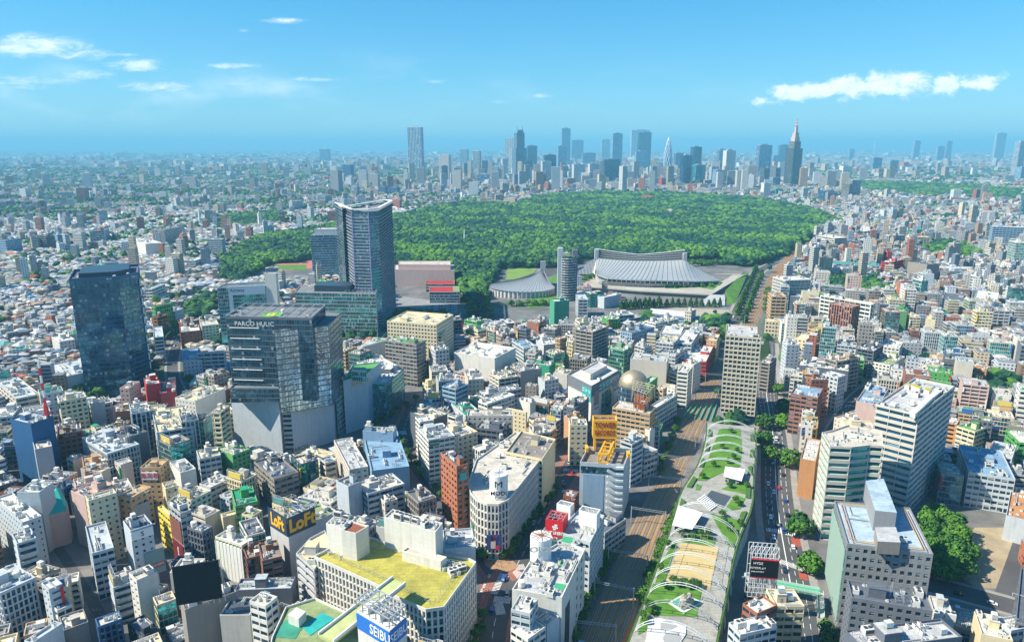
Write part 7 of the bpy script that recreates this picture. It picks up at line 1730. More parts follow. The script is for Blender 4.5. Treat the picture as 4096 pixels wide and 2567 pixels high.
# ---------------------------------------------------------------- untraced near buildings, each one a thing
LMK=[('the dark glass tower',P('B1',1000,760)),('the white panelled store',P('B2',550,1250)),('the navy-cornered grey store',P('C2',300,950)),('the mossy roofed store',P('C2',1300,900,38)),('the finned corner store',P('C2',2250,700)),('the cylinder sign store',P('C3',450,1300)),
 ('the yellow sign tower',P('B3',880,1700)),('the teal-signed store',P('B3',800,950)),('the gold dome',P('B3',1150,640)),('the square-windowed tower',P('B3',2150,960)),('the roof park',P('C3',1800,900)),('the banded office slab',P('B4',1400,1800)),('the terraced beige building',P('C4',600,600)),('the pipe-edged office',P('C4',1100,1400)),
 ('the green footbridge',P('C4',280,1000)),('the brick slab',P('B4',680,240)),('the ringed round tower',P('A3',520,1215)),('the green netted tower',P('A3',430,1490)),('the tallest glass tower',P('A2',1180,1490)),('the pinkish concert hall',P('A2',1600,1080)),('the teal fan roof',P('C1',500,260)),('the black billboard',P('C1',1900,1200)),('the yellow shop',P('C1',1560,500)),('the blue netted block',P('B1',250,1500)),('the red brick corner building',P('B2',1870,1600)),('the sloped blue hall',P('B2',1250,1500)),('the deep red building',P('B1',1430,750)),('the lavender white flats',P('B1',1800,600)),('the sports ground',P('C4',2100,700)),('the curved banded tower',P('B3',1650,830)),('the girder bridge',P('B3',1750,880)),('the large cream block',P('B2',1500,480)),('the teal-windowed white box',P('B2',2100,650)),('the beige twin shaft',P('B4',1500,300)),('the villa garden',P('B4',2100,700)),('the orange villa block',P('B4',1950,1250))]
WN=dict(N='navy',W='white',L='bluish grey',G='mid grey',C='cream',T='tan',P='pinkish',A='stone',M='brown',B='brick brown',D='charcoal',S='light grey',v='dark green',O='orange-brown',b='steel blue')
SN=dict(rib='ribbon windows',grid='gridded windows',punch='small punched windows',balc='stacked balconies',glass='a glazed front',slab='deep banded floors',fin='upright fins',vert='tall white ribs')
DN=dict(W='white roof',L='pale roof',G='grey roof',C='cream roof',A='stone roof',D='dark roof',g='mossy roof',E='green roof',b='blue roof',M='brown roof',S='light grey roof',t='teal roof',P='pink roof')
USED=set(); DIR={(1,0):'right of',(-1,0):'left of',(0,1):'behind',(0,-1):'in front of',(1,1):'behind and right of',(1,-1):'in front and right of',(-1,1):'behind and left of',(-1,-1):'in front and left of'}
def autolabel(cx,cy,h,st,wc,dc,noun):
    ds=sorted(LMK,key=lambda l:math.dist(l[1],(cx,cy)))
    for l in ds[:8]:
        dx,dy=cx-l[1][0],cy-l[1][1]; a=math.atan2(dy,dx); k=(round(math.cos(a)) if abs(math.cos(a))>.38 else 0,round(math.sin(a)) if abs(math.sin(a))>.38 else 0); 
        size='tall ' if h>30 else 'low ' if h<15 else ''
        if k==(0,0): k=(1,0)
        for d_ in ('','close ','some way ','farther '):
            s='%s%s %s with %s, %s%s %s'%(size,WN[wc],noun,DN[dc],d_,DIR[k],l[0])
            if s not in USED: USED.add(s); return s if len(s.replace('-',' ').split())<17 else s.replace('with ','').replace('light grey ','pale ')
    return s
rg=random.Random(11)
def infr(x,y,h,mg=14):
    a=proj(x,y,h); b_=proj(x,y,0); return -mg<a[0]<1024+mg and a[1]<641+mg*2.5
CAND=[]
BS=62
def angle_at(x,y):
    if x>30+ (y-270)*.42: return R(-24)+rg.uniform(-.06,.06)+ (R(10) if y>700 else 0)
    if y<420 and x>-130: return R(-24)+rg.uniform(-.05,.05)
    return R(rg.choice((-38,-30,-20,-8,14,28,-52)))
cells=[]
for iy in range(0,int((1000-190)/BS)):
    for ix in range(-17,18):
        sx,sy=ix*BS+rg.uniform(-12,12)+(iy%2)*BS/2,200+iy*BS+rg.uniform(-10,10)
        if abs(sx)<sy*.95+90: cells.append((sx,sy,angle_at(sx,sy)))
carr=np.array([(c[0],c[1]) for c in cells])
for ci,(sx,sy,an) in enumerate(cells):
    c,n=math.cos(an),math.sin(an); low=sx<-260 and sy>620
    y=-BS*.75
    while y<BS*.75:
        dp=rg.uniform(13,21)*(.65 if low else 1); x=-BS*.75
        while x<BS*.75:
            wd=rg.uniform(11,22)*(.65 if low else 1); lx,ly=x+wd/2,y+dp/2; wx,wy=sx+lx*c-ly*n,sy+lx*n+ly*c
            d=((carr-np.array((wx,wy)))**2).sum(1); j=int(d.argmin()); dd=np.sort(d)[:2]**.5
            if j==ci and dd[1]-dd[0]>4:
                g=rg.uniform(.4,1.3); q=[(sx+a*c-b_*n,sy+a*n+b_*c) for a,b_ in ((x+g,y+g),(x+wd-g,y+g),(x+wd-g,y+dp-g),(x+g,y+dp-g))]
                h=rg.choice((6,7,8,9,7,12)) if low else min(40,max(9,rg.lognormvariate(2.95,.33)))
                if wy<430: h=min(h,27)
                CAND.append((wx,wy,h,q,wd*dp))
            x+=wd+rg.choice((.6,.9,1.5))
        y+=dp+rg.choice((.8,1.2,4.5))
PROT=[([(540,725),(765,725),(800,740),(875,930),(875,1010),(700,1068),(550,1025)],520),([(170,650),(335,635),(350,900),(210,940)],600),([(625,1190),(745,1190),(755,1290),(650,1390)],420),([(690,1280),(1120,1290),(1120,1510),(700,1400)],360),([(1103,1110),(1210,1070),(1295,1130),(1215,1315),(1125,1305)],420),
 ([(1365,1000),(1480,1000),(1480,1225),(1370,1225)],480),([(1340,870),(1460,850),(1460,980),(1390,1020)],640),([(1455,850),(1530,850),(1535,930),(1460,920)],680),([(1420,1510),(1590,1080),(1655,900),(1850,640),(1890,640),(1715,900),(1700,960),(1790,1010),(1790,1200),(1760,1510)],900),([(1790,1510),(1785,1060),(1790,900),(1860,900),(1910,1300),(1950,1510)],900),
 ([(1705,765),(1795,765),(1792,1000),(1690,985)],560),([(1985,870),(2245,905),(2130,1210),(1905,1350),(1910,1040)],560),([(1940,1180),(2200,1300),(2150,1500),(1950,1500)],420),([(1150,590),(1820,590),(1850,720),(1160,750)],1200),([(1035,1055),(1110,1055),(1108,1215),(1058,1215)],480),([(2170,1260),(2413,1260),(2413,1450),(2150,1400)],420),([(510,480),(925,480),(930,790),(540,800)],900),([(925,610),(1250,610),(1170,740),(930,740)],1000),([(430,1330),(520,1320),(540,1420),(420,1440)],330),([(500,1200),(560,1200),(590,1300),(510,1300)],370),([(1120,1300),(1240,1330),(1190,1500),(1120,1500)],400),([(240,1150),(460,1120),(500,1280),(250,1340)],360),([(840,850),(1010,770),(1010,900),(955,1010),(880,1000)],620),([(960,1000),(1110,940),(1110,1090),(960,1180)],440)]
def hold(c):
    wx,wy,h,q,ar=c
    while h>5:
        bad=False
        for x,y in q:
            a=proj(x,y,h+2.5); a=(a[0]*2.3564,a[1]*2.3564)
            for p,d in PROT:
                if wy<d and pip(p,*a): bad=True; break
            if bad: break
        if not bad: return (wx,wy,h,q,ar)
        h-=3 if h<30 else 5
    return None
CAND=[c for c in map(hold,[c for c in CAND if infr(c[0],c[1],c[2],170)]) if c]
CAND=[c for c in CAND if free(c[3])]
for c in CAND: raster(inset(ccw(c[3]),-.3))
for sz,tr in ((15,5000),(11,7000),(8,9000)):
    for _ in range(tr):
        wy=200+rg.random()**.8*560; wx=rg.uniform(-.86,.86)*wy; a,b_=sz*rg.uniform(.85,1.25),sz*rg.uniform(.85,1.25)
        i,j=int((wx-OX)/2),int((wy-OY)/2)
        if not(0<=i<ON and 0<=j<OM) or occ[i,j]: continue
        an=cells[int(((carr-np.array((wx,wy)))**2).sum(1).argmin())][2]; c,n=math.cos(an),math.sin(an); q=[(wx+x*c-y*n,wy+x*n+y*c) for x,y in ((-a/2,-b_/2),(a/2,-b_/2),(a/2,b_/2),(-a/2,b_/2))]
        low=wx<-260 and wy>620; h=rg.choice((6,7,8)) if low else min(30,max(7,rg.lognormvariate(2.75,.35)))
        if wy<430: h=min(h,22)
        if not infr(wx,wy,h,170) or not free(q): continue
        c=hold((wx,wy,h,q,a*b_))
        if c: CAND.append(c); raster(inset(ccw(q),-.4))
CAND.sort(key=lambda c:(not infr(c[0],c[1],c[2],6),-(c[4]**.5*c[2])/math.hypot(c[0],c[1])**2))
NIND=330
STYLES=['rib','punch','grid','balc','punch','rib','slab','glass','fin']; WCS='WWLLSSCCCAATTPMGGDDBMNv'; DCS='WLGCCADSSAAGgEbMC'
if True:
    for k,(x,y,h,q,ar) in enumerate(CAND[:NIND]):
        st=rg.choice(STYLES+['bglass']); wc=rg.choice(WCS); dc=rg.choice(DCS); kd=rg.choice('oas'); n,noun=KN[kd]
        if (wc+dc)=='  ': pass
        if rg.random()<.25 and ar>150:   # notched plan
            t=rg.uniform(.35,.65); q=[q[0],q[1],lp(q[1],q[2],t),addv(lp(q[0],q[1],t),(q[2][0]-q[1][0],q[2][1]-q[1][1]),t),addv(lp(q[0],q[1],t),(q[2][0]-q[1][0],q[2][1]-q[1][1]),.97),lp(q[3],q[0],.03)] if False else q
        bl=() if rg.random()<.4 else (rg.randrange(4),)
        r_=building(n,autolabel(x,y,h,st,wc,dc,{'o':'office','a':'flats','s':'shop'}[kd]),c if False else KN[kd][1],q,h,st,wc,dc,rg.choice((3.2,3.5,3.8)),kit=int(min(28,max(7,ar/9))),blank=bl,rng=rg,group='small city buildings')
        if kd=='s' or rg.random()<.3:
            a_,b_2=wallof(r_,-.35,-1); L_0=math.dist(a_,b_2)
            if L_0>4:
                for s_i in range(rg.choice((1,1,2))):
                    e_=rg.choice((0.,1.)); A1=lp(a_,b_2,.02 if e_==0 else .98-.9/L_0); B1=lp(a_,b_2,(.02+.9/L_0) if e_==0 else .98); z1=h-rg.uniform(.5,3)-s_i*7; z0=max(3.5,z1-rg.uniform(4,9))
                    if z1-z0<2: continue
                    cn=rg.choice((('red',(.6,.03,.03)),('blue',(.03,.12,.45)),('yellow',(.75,.55,.03)),('white',(.75,.75,.72)),('green',(.03,.3,.12)),('orange',(.7,.25,.03)))); panel(r_,'vertical_sign',A1,B1,z0,z1,plain('sign_'+cn[0],cn[1],.5),.9,.05)
        if rg.random()<.14 and y<560:
            a_,b_2=wallof(r_,-.2,-1); m=MB(); m.bar((*a_,h+1.2),(*b_2,h+1.2),.15); 
            panel(r_,'rooftop_sign',lp(a_,b_2,.1),lp(a_,b_2,.9),h+1.4,h+5,plain('board_'+str(rg.randrange(5)),rg.choice(((.7,.7,.68),(.05,.15,.4),(.6,.05,.05),(.1,.3,.3),(.65,.5,.1))),.5),.3,-.8); trellis(r_,'sign_frame',[(a_[0],a_[1]+1),(b_2[0],b_2[1]+1),(b_2[0],b_2[1]+3),(a_[0],a_[1]+3)],h,h+5,4,M_steel,.2,3,1)
print('hand',len(HB),'auto',min(NIND,len(CAND)),'rest',max(0,len(CAND)-NIND))
# ---------------------------------------------------------------- the rest of the city: far too many to count
rs=np.random.RandomState(9)
lots=[(c[0],c[1],math.dist(c[3][0],c[3][1]),math.dist(c[3][1],c[3][2]),math.atan2(c[3][1][1]-c[3][0][1],c[3][1][0]-c[3][0][0]),c[2]) for c in CAND[NIND:]]
def occ_at(X,Y):
    i=((X-OX)/2).astype(int); j=((Y-OY)/2).astype(int); ok=(i>=0)&(i<ON)&(j>=0)&(j<OM); r=np.zeros(len(X),bool); r[ok]=occ[i[ok],j[ok]]>0; return r
L_=[]
y=1000.; bands=[]
while y<26000:
    s=max(12.,y*.0075); B=s*6.; bands.append((y,y+B,s)); y+=B
for y0,y1,s in bands:
    B=y1-y0; yc=(y0+y1)/2; nx=int(yc*.9/B)+2
    for ix in range(-nx,nx+1):
        an=rs.uniform(-.6,.6); cx=ix*B+rs.uniform(-.2,.2)*B; g=np.arange(-4,5)*s
        gx,gy=np.meshgrid(g,g); gx=gx.ravel()+rs.uniform(-.16,.16,81)*s; gy=gy.ravel()+rs.uniform(-.16,.16,81)*s
        c,n=math.cos(an),math.sin(an); X=gx*c-gy*n; Y=gx*n+gy*c; k=(np.abs(X)<B*.48)&(np.abs(Y)<B*.48); X=X[k]+cx; Y=Y[k]+yc; m=len(X)
        L_.append(np.c_[X,Y,s*rs.uniform(.6,1.05,m)*np.where(rs.uniform(0,1,m)<.25,1.7,1.),s*rs.uniform(.6,1.,m),np.full(m,an),np.full(m,s)])
L_=np.concatenate(L_); X,Y=L_[:,0],L_[:,1]; k=~occ_at(X,Y)
for dx,dy in ((.45,.45),(-.45,.45),(.45,-.45),(-.45,-.45)): k&=~occ_at(X+dx*L_[:,2],Y+dy*L_[:,3])
for p in WP: k&=~npin(p,X,Y)
for r in SKR: k&=(np.hypot(X-r[4],Y-(r[5]+r[3]*.4))>r[3]*.75)
L_=L_[k]; X,Y=L_[:,0],L_[:,1]; n=len(L_); rr0=np.hypot(X,Y)
low=((X<-230-.0*Y)&(Y<2600))|((X<-Y*.2)&(Y<3500)); hh=np.exp(rs.normal(2.2,.42,n)); hh=np.where(low,rs.uniform(5.5,9.5,n),hh)
hh=np.where((X>250)&(Y<1900),np.exp(rs.normal(2.5,.4,n)),hh)
tall=rs.uniform(0,1,n); hh=np.where(low&(tall<.03),rs.uniform(18,42,n),hh); hh=np.where(~low&(tall<.05),hh*2.2,hh); core=np.exp(-(((X-350)/1500)**2+((Y-3900)/900)**2)); hh=hh*(1+1.2*core*rs.uniform(.2,1,n))
hh=np.where(Y>5000,hh*rs.uniform(.8,1.25,n)+ (tall<.015)*rs.uniform(15,50,n),hh); hh=np.where(Y>2000,hh*.85,hh); hh=np.clip(hh,4.5,90)
ex=np.c_[rs.normal(500,800,150),rs.uniform(3300,5400,150),rs.uniform(22,46,150),rs.uniform(18,34,150),rs.uniform(-.4,.4,150),rs.uniform(45,125,150)]; e2=np.c_[rs.uniform(-3500,4500,170),rs.uniform(2600,9000,170),rs.uniform(20,40,170),rs.uniform(18,30,170),rs.uniform(-.5,.5,170),rs.uniform(35,85,170)]
ex=np.concatenate([ex,e2]); kk=np.ones(len(ex),bool)
for p in WP: kk&=~npin(p,ex[:,0],ex[:,1]-20)
for r in SKR: kk&=(np.hypot(ex[:,0]-r[4],ex[:,1]-(r[5]+r[3]*.4))>r[3]*1.0+20)
Lc=np.concatenate([np.c_[L_[:,:5],hh],ex[kk]]); 
if lots: Lc=np.concatenate([np.array(lots),Lc])
n=len(Lc); print('city lots',n)
WT=np.array([(.72,.72,.70),(.62,.65,.68),(.48,.50,.52),(.66,.60,.48),(.55,.48,.40),(.34,.35,.37),(.70,.70,.72),(.45,.33,.26),(.58,.56,.52),(.26,.30,.36),(.42,.20,.15),(.75,.74,.7)])
RT=np.array([(.62,.63,.62),(.50,.52,.54),(.38,.40,.42),(.55,.50,.40),(.70,.70,.68),(.24,.26,.28),(.30,.34,.40),(.44,.30,.22),(.60,.62,.66),(.33,.42,.25),(.16,.30,.46),(.50,.17,.10),(.12,.36,.30)])
_sat=lambda A:np.clip(A.mean(1,keepdims=True)+(A-A.mean(1,keepdims=True))*1.7,.01,1)
WT,RT=_sat(WT),_sat(RT)
wt=WT[rs.randint(0,len(WT),n)]*rs.uniform(.5,1.0,(n,1)); rt=RT[rs.choice(len(RT),n,p=[.16,.14,.1,.09,.14,.09,.07,.07,.06,.03,.02,.02,.01])]*rs.uniform(.45,.95,(n,1)); tn=rs.uniform(0,1,n)
def frusta(cx,cy,z0,z1,w_,d_,an,ts,wt,rt,tn,roofm=1,wm=0):
    n=len(cx); c,s=np.cos(an),np.sin(an); V=np.zeros((n,8,3))
    for i,(a,b_) in enumerate(((-.5,-.5),(.5,-.5),(.5,.5),(-.5,.5))):
        for t in (0,1):
            k=1 if t==0 else ts; V[:,i+4*t,0]=cx+a*w_*k*c-b_*d_*k*s; V[:,i+4*t,1]=cy+a*w_*k*s+b_*d_*k*c; V[:,i+4*t,2]=z1 if t else z0
    f=np.array([(0,1,5,4),(1,2,6,5),(2,3,7,6),(3,0,4,7),(4,5,6,7)]); Fc=(f[None]+np.arange(n)[:,None,None]*8).reshape(-1,4)
    uv=np.zeros((n,5,4,2))
    for i,l in enumerate((w_,d_,w_,d_)):
        uv[:,i,:,0]=np.stack([0*l,l,l,0*l],1)+(tn*977+i*53)[:,None]; uv[:,i,:,1]=np.stack([z0,z0,z1,z1],1)
    uv[:,4,:,0]=np.stack([0*w_,w_,w_,0*w_],1); uv[:,4,:,1]=np.stack([0*d_,0*d_,d_,d_],1)
    tone=np.concatenate([np.repeat(wt[:,None,:],4,1),rt[:,None,:]],1).reshape(-1,3); mi=np.tile(np.array([wm]*4+[roofm]),n); return V.reshape(-1,3),Fc,uv.reshape(-1,2),tone,mi,np.repeat(tn,5)
parts=[]; cx,cy,w_,d_,an,hh=Lc.T
parts.append(frusta(cx,cy,0*cx,hh,w_,d_,an,1.,wt,rt,tn))
house=(hh<10)&(np.hypot(cx,cy)<2600)&(tn<.75)
i=np.where(house)[0]; parts.append(frusta(cx[i],cy[i],hh[i],hh[i]+w_[i]*.22,w_[i]*1.06,d_[i]*1.06,an[i],.22,rt[i],rt[i]*.95,tn[i],1,1))
for rep in range(4):
    i=np.where(~house&(np.hypot(cx,cy)<(5000 if rep==0 else 2200))&(w_*d_>70))[0]; m=len(i)
    if rep: i=i[rs.uniform(0,1,m)<.75]; m=len(i)
    k=.34 if rep==0 else .15; ox,oy=rs.uniform(-.32,.32,m)*w_[i],rs.uniform(-.32,.32,m)*d_[i]; c,s=np.cos(an[i]),np.sin(an[i])
    parts.append(frusta(cx[i]+ox*c-oy*s,cy[i]+ox*s+oy*c,hh[i]-.1,hh[i]+rs.uniform(1.2,4 if rep==0 else 2.2,m),w_[i]*k,d_[i]*k*rs.uniform(.7,1.3,m),an[i],1.,wt[i] if rep<2 else np.full((m,3),.6),rt[i]*.9+.05,tn[i],1,1))
off_=0; VV=[];FF=[]
for p in parts: VV.append(p[0]); FF.append(p[1]+off_); off_+=len(p[0])
def citymat(name,kind):
    m,t,b=newmat(name); at=N(t,'ShaderNodeAttribute',attribute_name='tone'); tc=N(t,'ShaderNodeTexCoord')
    if kind=='roof':
        n=noise(t,tc.outputs['Object'],.12,6,.7); n2=noise(t,tc.outputs['Object'],.9,3,.6)
        c=mix(t,sm(t,n,.4,.8),at.outputs['Color'],(.2,.2,.2)); c=mix(t,mth(t,'MULTIPLY',sm(t,n2,.5,.7),.3),c,(.62,.62,.6)); link(t,c,b.inputs['Base Color']); b.inputs['Roughness'].default_value=.75; return m
    u=N(t,'ShaderNodeUVMap'); sp=N(t,'ShaderNodeSeparateXYZ'); link(t,u.outputs[0],sp.inputs[0]); ti=N(t,'ShaderNodeAttribute',attribute_name='tint')
    fu=mth(t,'FRACT',mth(t,'DIVIDE',sp.outputs[0],3.3)); fv=mth(t,'FRACT',mth(t,'DIVIDE',sp.outputs[1],3.3))
    inu=mth(t,'MULTIPLY',mth(t,'GREATER_THAN',fu,.25),mth(t,'LESS_THAN',fu,.8)); inu=mth(t,'MAXIMUM',inu,mth(t,'GREATER_THAN',ti.outputs['Fac'],.55)); inv=mth(t,'MULTIPLY',mth(t,'GREATER_THAN',fv,.34),mth(t,'LESS_THAN',fv,.80))
    win=mth(t,'MULTIPLY',inu,inv)
    cb=N(t,'ShaderNodeCombineXYZ'); link(t,mth(t,'FLOOR',mth(t,'DIVIDE',sp.outputs[0],3.3)),cb.inputs[0]); link(t,mth(t,'FLOOR',mth(t,'DIVIDE',sp.outputs[1],3.3)),cb.inputs[1]); wn=N(t,'ShaderNodeTexWhiteNoise'); link(t,cb.outputs[0],wn.inputs[0])
    wc=mix(t,wn.outputs['Value'],(.02,.03,.045),(.16,.19,.21)); link(t,mix(t,win,at.outputs['Color'],wc),b.inputs['Base Color']); link(t,mth(t,'SUBTRACT',.75,mth(t,'MULTIPLY',win,.6)),b.inputs['Roughness']); return m
o=npmesh('distant_city_blocks',np.concatenate(VV),np.concatenate(FF),[citymat('city_wall','wall'),citymat('city_roof','roof')],4,attr=np.concatenate([p[5] for p in parts]),uv=np.concatenate([p[2] for p in parts]),mi=np.concatenate([p[4] for p in parts]),cattr=np.concatenate([p[3] for p in parts]))
tag(o,'endless low and mid-rise city blocks filling the ground to the horizon','city blocks',None,'stuff')
# garden trees sprinkled between houses
n=42000; yy_=rs.uniform(0,1,n)**.75*6500+420; xx_=rs.uniform(-.8,.8,n)*yy_; cl=np.sin(xx_*.009+np.sin(yy_*.006)*3)+np.sin(yy_*.011+xx_*.003); k=(~occ_at(xx_,yy_))&(cl+((xx_<-200)*.55)>.55)
xx_,yy_=xx_[k],yy_[k]; n=len(xx_); r=rs.uniform(2.2,5,n)*(1+yy_/3500); V=IV[None]*(1+rs.uniform(-.25,.25,(n,len(IV),1)))*r[:,None,None]; V[:,:,0]+=xx_[:,None]; V[:,:,1]+=yy_[:,None]; V[:,:,2]+=(r*.6+rs.uniform(2,6,n))[:,None]
o=npmesh('garden_trees',V.reshape(-1,3),(IF[None]+np.arange(n)[:,None,None]*len(IV)).reshape(-1,3),[LEAF],3,attr=np.repeat(rs.uniform(.1,.8,n),len(IF))); tag(o,'countless garden trees dotted between the far houses','trees',None,'stuff')
# ---------------------------------------------------------------- cars
def carmesh(L,W,Hh,van=False):
    pr=[(-L/2,.35),(-L/2,.8),(-L*.46,.95),(L*.25,.95) if not van else (L*.44,1.),(L*.47,.8),(L/2,.6),(L/2,.35)]; b=MB()
    def ex(pr,w0,m,w1=None):
        n=len(pr); 
        for i in range(n): a,c=pr[i],pr[(i+1)%n]; b.quad((a[0],-w0/2,a[1]),(c[0],-w0/2,c[1]),(c[0],w0/2,c[1]),(a[0],w0/2,a[1]),None,m)
        b.ngon([(p[0],-w0/2,p[1]) for p in reversed(pr)],m); b.ngon([(p[0],w0/2,p[1]) for p in pr],m)
    ex(pr,W,0); body=b; b=MB(); gl=[(-L*.42,.95),(-L*.36,Hh-.06),(L*.08 if not van else L*.36,Hh-.06),(L*.24 if not van else L*.43,.95)]; ex(gl,W*.9,0); g_=b; b=MB(); ex([(gl[1][0]-.05,Hh-.07),(gl[1][0],Hh),(gl[2][0],Hh),(gl[2][0]+.05,Hh-.07)],W*.86,0); r_=b; return body,g_,r_
CM={}
for nm,(L,W,Hh,v) in dict(car=(4.5,1.8,1.5,False),van=(5.2,2,2.1,True),bus=(10.5,2.5,3.,True)).items(): CM[nm]=carmesh(L,W,Hh,v)
PAINT=dict(white=(.8,.8,.8),black=(.02,.02,.02),silver=(.5,.52,.54),blue=(.03,.08,.3),red=(.45,.02,.02),green=(.03,.2,.08)); CT={}
b=MB(); 
n=12
for i in range(n): a,c=2*math.pi*i/n,2*math.pi*(i+1)/n; b.quad((.33*math.cos(a),-.11,.33*math.sin(a)),(.33*math.cos(c),-.11,.33*math.sin(c)),(.33*math.cos(c),.11,.33*math.sin(c)),(.33*math.cos(a),.11,.33*math.sin(a)))
for s in (-.11,.11): b.ngon([(.33*math.cos(2*math.pi*i/n),s,.33*math.sin(2*math.pi*i/n)) for i in range(n)])
T_WH=tmpl('wheel',b,plain('tyre_rubber',(.02,.02,.02),.8))
def car(x,y,an,kind,col,lab,grp):
    k=(kind,col)
    if k not in CT: CT[k]=[tmpl('body',CM[kind][0],plain('car_paint_'+col,PAINT[col],.25)),tmpl('windows',CM[kind][1],glassmat('dark')),tmpl('car_roof',CM[kind][2],plain('car_paint_'+col,PAINT[col],.25))]
    T=empty({'car':'parked_car' if 'parked' in lab else 'car','van':'van','bus':'bus'}[kind],(x,y,.05),lab,kind,grp,an)
    for nm,me in zip(('body','windows','roof'),CT[k]): inst(nm,me,T,(0,0,0))
    L=dict(car=1.45,van=1.7,bus=3.6)[kind]
    for sx in (-L,L):
        for sy in (-.82,.82): inst('wheel',T_WH,T,(sx,sy,.33))
def carrow(pts,s_list,d,where,rng,kinds=('car','car','car','van')):
    acc=0; i=0
    seg=[(a,b_,math.dist(a,b_)) for a,b_ in zip(pts,pts[1:])]
    for j,s in enumerate(s_list):
        t=s
        for a,b_,L in seg:
            if t<=L:
                p=lp(a,b_,t/L); u=unit(a,b_); an=math.atan2(u[1],u[0])+(math.pi if d>0 else 0); k=rng.choice(kinds); c=rng.choice(('white','white','black','silver','black','blue','red')); 
                car(p[0]-u[1]*d,p[1]+u[0]*d,an,k,c,'%s %s, %s from the near end %s'%(c,k,ORD[j] if j<20 else str(j),where),'cars '+where); break
            t-=L
rg2=random.Random(2)
carrow(meiji,[95,132,150,188,222,240,262,290],-4.8,'in the right kerb lane of the wide avenue',rg2); carrow(meiji,[70,118,160,176,205,236,270],1.6,'in the inner left lane of the wide avenue',rg2); carrow(meiji,[103,126,141,171,214,231],4.8,'in the left kerb lane of the wide avenue',rg2); carrow(meiji,[112,167,199,250],-1.6,'in the inner right lane of the wide avenue',rg2)
carrow(jingu,[34,60,118,131,150,205,240],2.6,'on the pink-paved avenue by the finned store',rg2); carrow(jingu,[48,96,170,190],-2.6,'on the near side of the pink-paved avenue',rg2)
carrow(ROADS['hill'],[60,74,90,120,141,160,180],2.2,'in the shaded street beside the lavender flats',rg2); carrow(ROADS['hill'],[66,84,110,150],-2.2,'across the street by the lavender flats',rg2); carrow(ROADS['stadium'],[60,90,110,170,210,260,300],3,'in the left lane of the stadium avenue',rg2,('car','car','van')); carrow(ROADS['stadium'],[80,130,150,190,240,290],-3,'in the right lane of the stadium avenue',rg2,('car','car','van'))
carrow(ROADS['canal'],[14,28,40,60],-3,'in the shaded road by the sports ground',rg2); carrow(ROADS['side'],[20,70,120],2,'in the side street canyon',rg2)
for j,(x,y,c) in enumerate(((2030,1140,'white'),(2110,1160,'silver'),(2000,1110,'black'))): pass
for j in range(14):
    r0,c0_=j//7,j%7; x,y=P('A2',1640+c0_*22,1235+r0*25); car(x,y,1.5,'car',('white','black','silver','white','blue','black','white')[c0_],'%s parked car, %s in the %s row of the car park below the theatre'%(('white','black','silver','white','blue','black','white')[c0_],ORD[c0_],('far','near')[r0]),'cars parked below the theatre')
for j in range(4): x,y=P('A2',1835,1238+j*16); car(x,y,0,'bus','white','white bus, %s from the back in the car park beside the promenade'%ORD[j],'buses in the car park')
for j in range(22):
    r0,c0_=j//11,j%11; x,y=P('B4',2170+c0_*24+r0*10,880-c0_*5+r0*32); cc3=('white','silver','black')[j%3]; car(x,y,.9,'car',cc3,'%s parked car, %s from one end, %s row of the villa side car park'%(cc3,ORD[c0_],('back','front')[r0]),'cars in the far right car park')
# ---------------------------------------------------------------- people on the crossings
def personmesh():
    me=bpy.data.meshes.new('person'); v=[(0,0,.95),(0,0,1.2),(0,0,1.42),(0,0,1.53),(0,0,1.66),(.19,0,1.40),(.25,.04,1.12),(.22,.12,.88),(-.19,0,1.40),(-.25,-.02,1.12),(-.22,.08,.88),(.1,0,.88),(.11,.10,.48),(.1,.02,.06),(.1,.16,.04),(-.1,0,.88),(-.11,-.06,.48),(-.1,-.2,.08),(-.1,-.06,.04)]
    e=[(0,1),(1,2),(2,3),(3,4),(2,5),(5,6),(6,7),(2,8),(8,9),(9,10),(0,11),(11,12),(12,13),(13,14),(0,15),(15,16),(16,17),(17,18)]; me.from_pydata(v,e,[]); o=bpy.data.objects.new('person',me); COL.objects.link(o)
    md=o.modifiers.new('skin','SKIN'); rad=[.14,.15,.13,.06,.11,.06,.045,.035,.06,.045,.035,.09,.065,.045,.035,.09,.065,.045,.035]
    for i,r in enumerate(rad): me.skin_vertices[0].data[i].radius=(r,r)
    me.skin_vertices[0].data[0].use_root=True; o.modifiers.new('sub','SUBSURF').levels=1; bpy.context.view_layer.update()
    m2=bpy.data.meshes.new_from_object(o.evaluated_get(bpy.context.evaluated_depsgraph_get())); bpy.data.objects.remove(o); return m2
PM=personmesh(); CLO=dict(white=(.8,.8,.8),black=(.02,.02,.02),red=(.5,.03,.03),blue=(.05,.1,.4),beige=(.5,.4,.28),grey=(.3,.3,.3)); PV={}
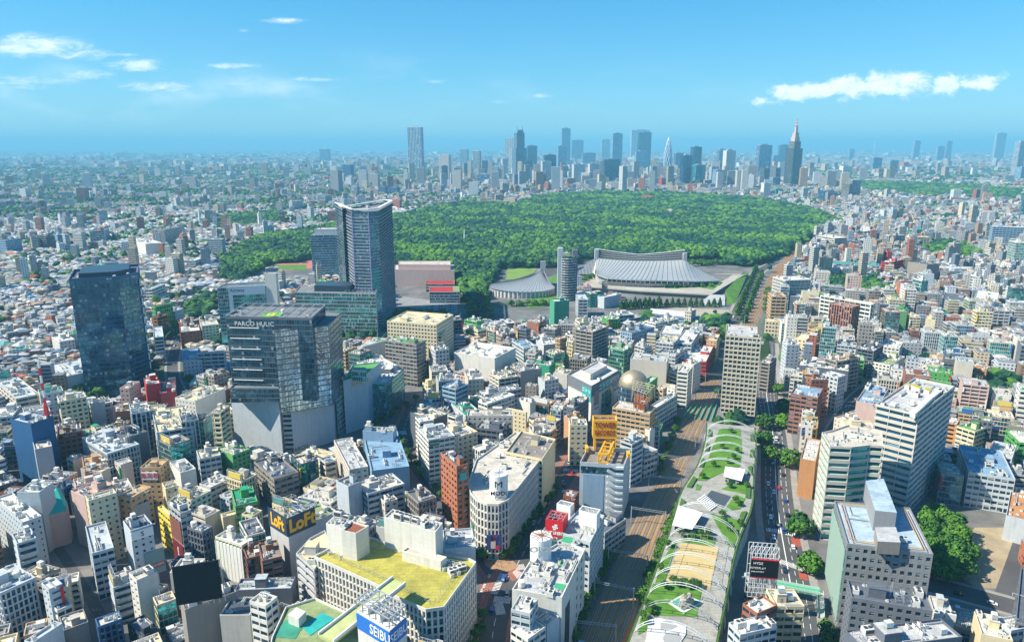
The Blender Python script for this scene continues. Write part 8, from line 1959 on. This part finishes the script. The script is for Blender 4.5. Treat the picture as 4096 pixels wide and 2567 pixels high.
def person(x,y,top,leg,where,rz):
    k=(top,leg)
    if k not in PV:
        me=PM.copy(); me.materials.clear()
        for mm_ in (plain('skin',(.45,.28,.2),.6),plain('cloth_'+top,CLO[top],.8),plain('cloth_'+leg,CLO[leg],.8),plain('black_hair',(.015,.012,.01),.6)): me.materials.append(mm_)
        for p in me.polygons: z=p.center.z; p.material_index=3 if z>1.66 or (z>1.56 and p.center.y<0) else 0 if z>1.46 else 1 if z>.92 and not(z<1.05 and abs(p.center.x)>.2) else 2 if .08<z<.92 and abs(p.center.x)<.2 else 0
        PV[k]=me
    o=bpy.data.objects.new('person',PV[k]); COL.objects.link(o); o.location=(x,y,.16); o.rotation_euler=(0,0,rz); tag(o,'person in %s top and %s trousers %s'%(top,leg,where),'person','people on foot')
rg3=random.Random(8); tops=list(CLO); seen=set()
for sec,pts,where in (('C2',[(2150,720),(2400,740),(2390,820),(2200,800)],'on the sunlit orange paving before the green prow'),('C2',[(2120,880),(2300,900),(2240,1150),(2120,1050)],'over the striped crossing beside the mossy roofed store'),('C2',[(2100,1020),(2170,1020),(2200,1400),(2100,1400)],'on the pink pavement below the mossy roofed store'),('C3',[(20,620),(120,560),(100,720),(30,760)],'on the pavement along the finned store'),('C1',[(830,1180),(960,1230),(1010,1300),(900,1260)],'at the red paved street corner lower left'),('B3',[(440,1400),(560,1390),(560,1440),(440,1440)],'at the junction behind the cream annexe')):
    q=[P(sec,*p,.1) for p in pts]; xs=[p[0] for p in q]; ys=[p[1] for p in q]; n=0
    for _ in range(60):
        if n>=9: break
        x,y=rg3.uniform(min(xs),max(xs)),rg3.uniform(min(ys),max(ys))
        if not pip(q,x,y): continue
        k=(rg3.choice(tops),rg3.choice(('black','blue','grey','beige')),where)
        if k in seen or k[0]==k[1]: continue
        seen.add(k); person(x,y,*k,rg3.uniform(0,6.28)); n+=1
# ---------------------------------------------------------------- air
zt=max(430,max((r[2] for r in SKR),default=0)+60)
b=MB(); b.box(0,29800,-2,91000,62000,zt+2,0,0,True); hz=b.build('haze',[]); hz['kind']='stuff'; hz['label']='thin blue summer haze over the whole city'
m=bpy.data.materials.new('air'); m.use_nodes=True; t=m.node_tree; t.nodes.clear(); o_=N(t,'ShaderNodeOutputMaterial'); pv=N(t,'ShaderNodeVolumePrincipled'); pv.inputs['Color'].default_value=(.27,.73,1.0,1); pv.inputs['Density'].default_value=HAZE; pv.inputs['Anisotropy'].default_value=0.; link(t,pv.outputs[0],o_.inputs['Volume']); hz.data.materials.append(m)
[print('LONG',len(o['label'].split()),o['label']) for o in bpy.data.objects if o.get('label') and len(o['label'].replace('-',' - ').split())>16][:0]
print('objects',len(bpy.data.objects))
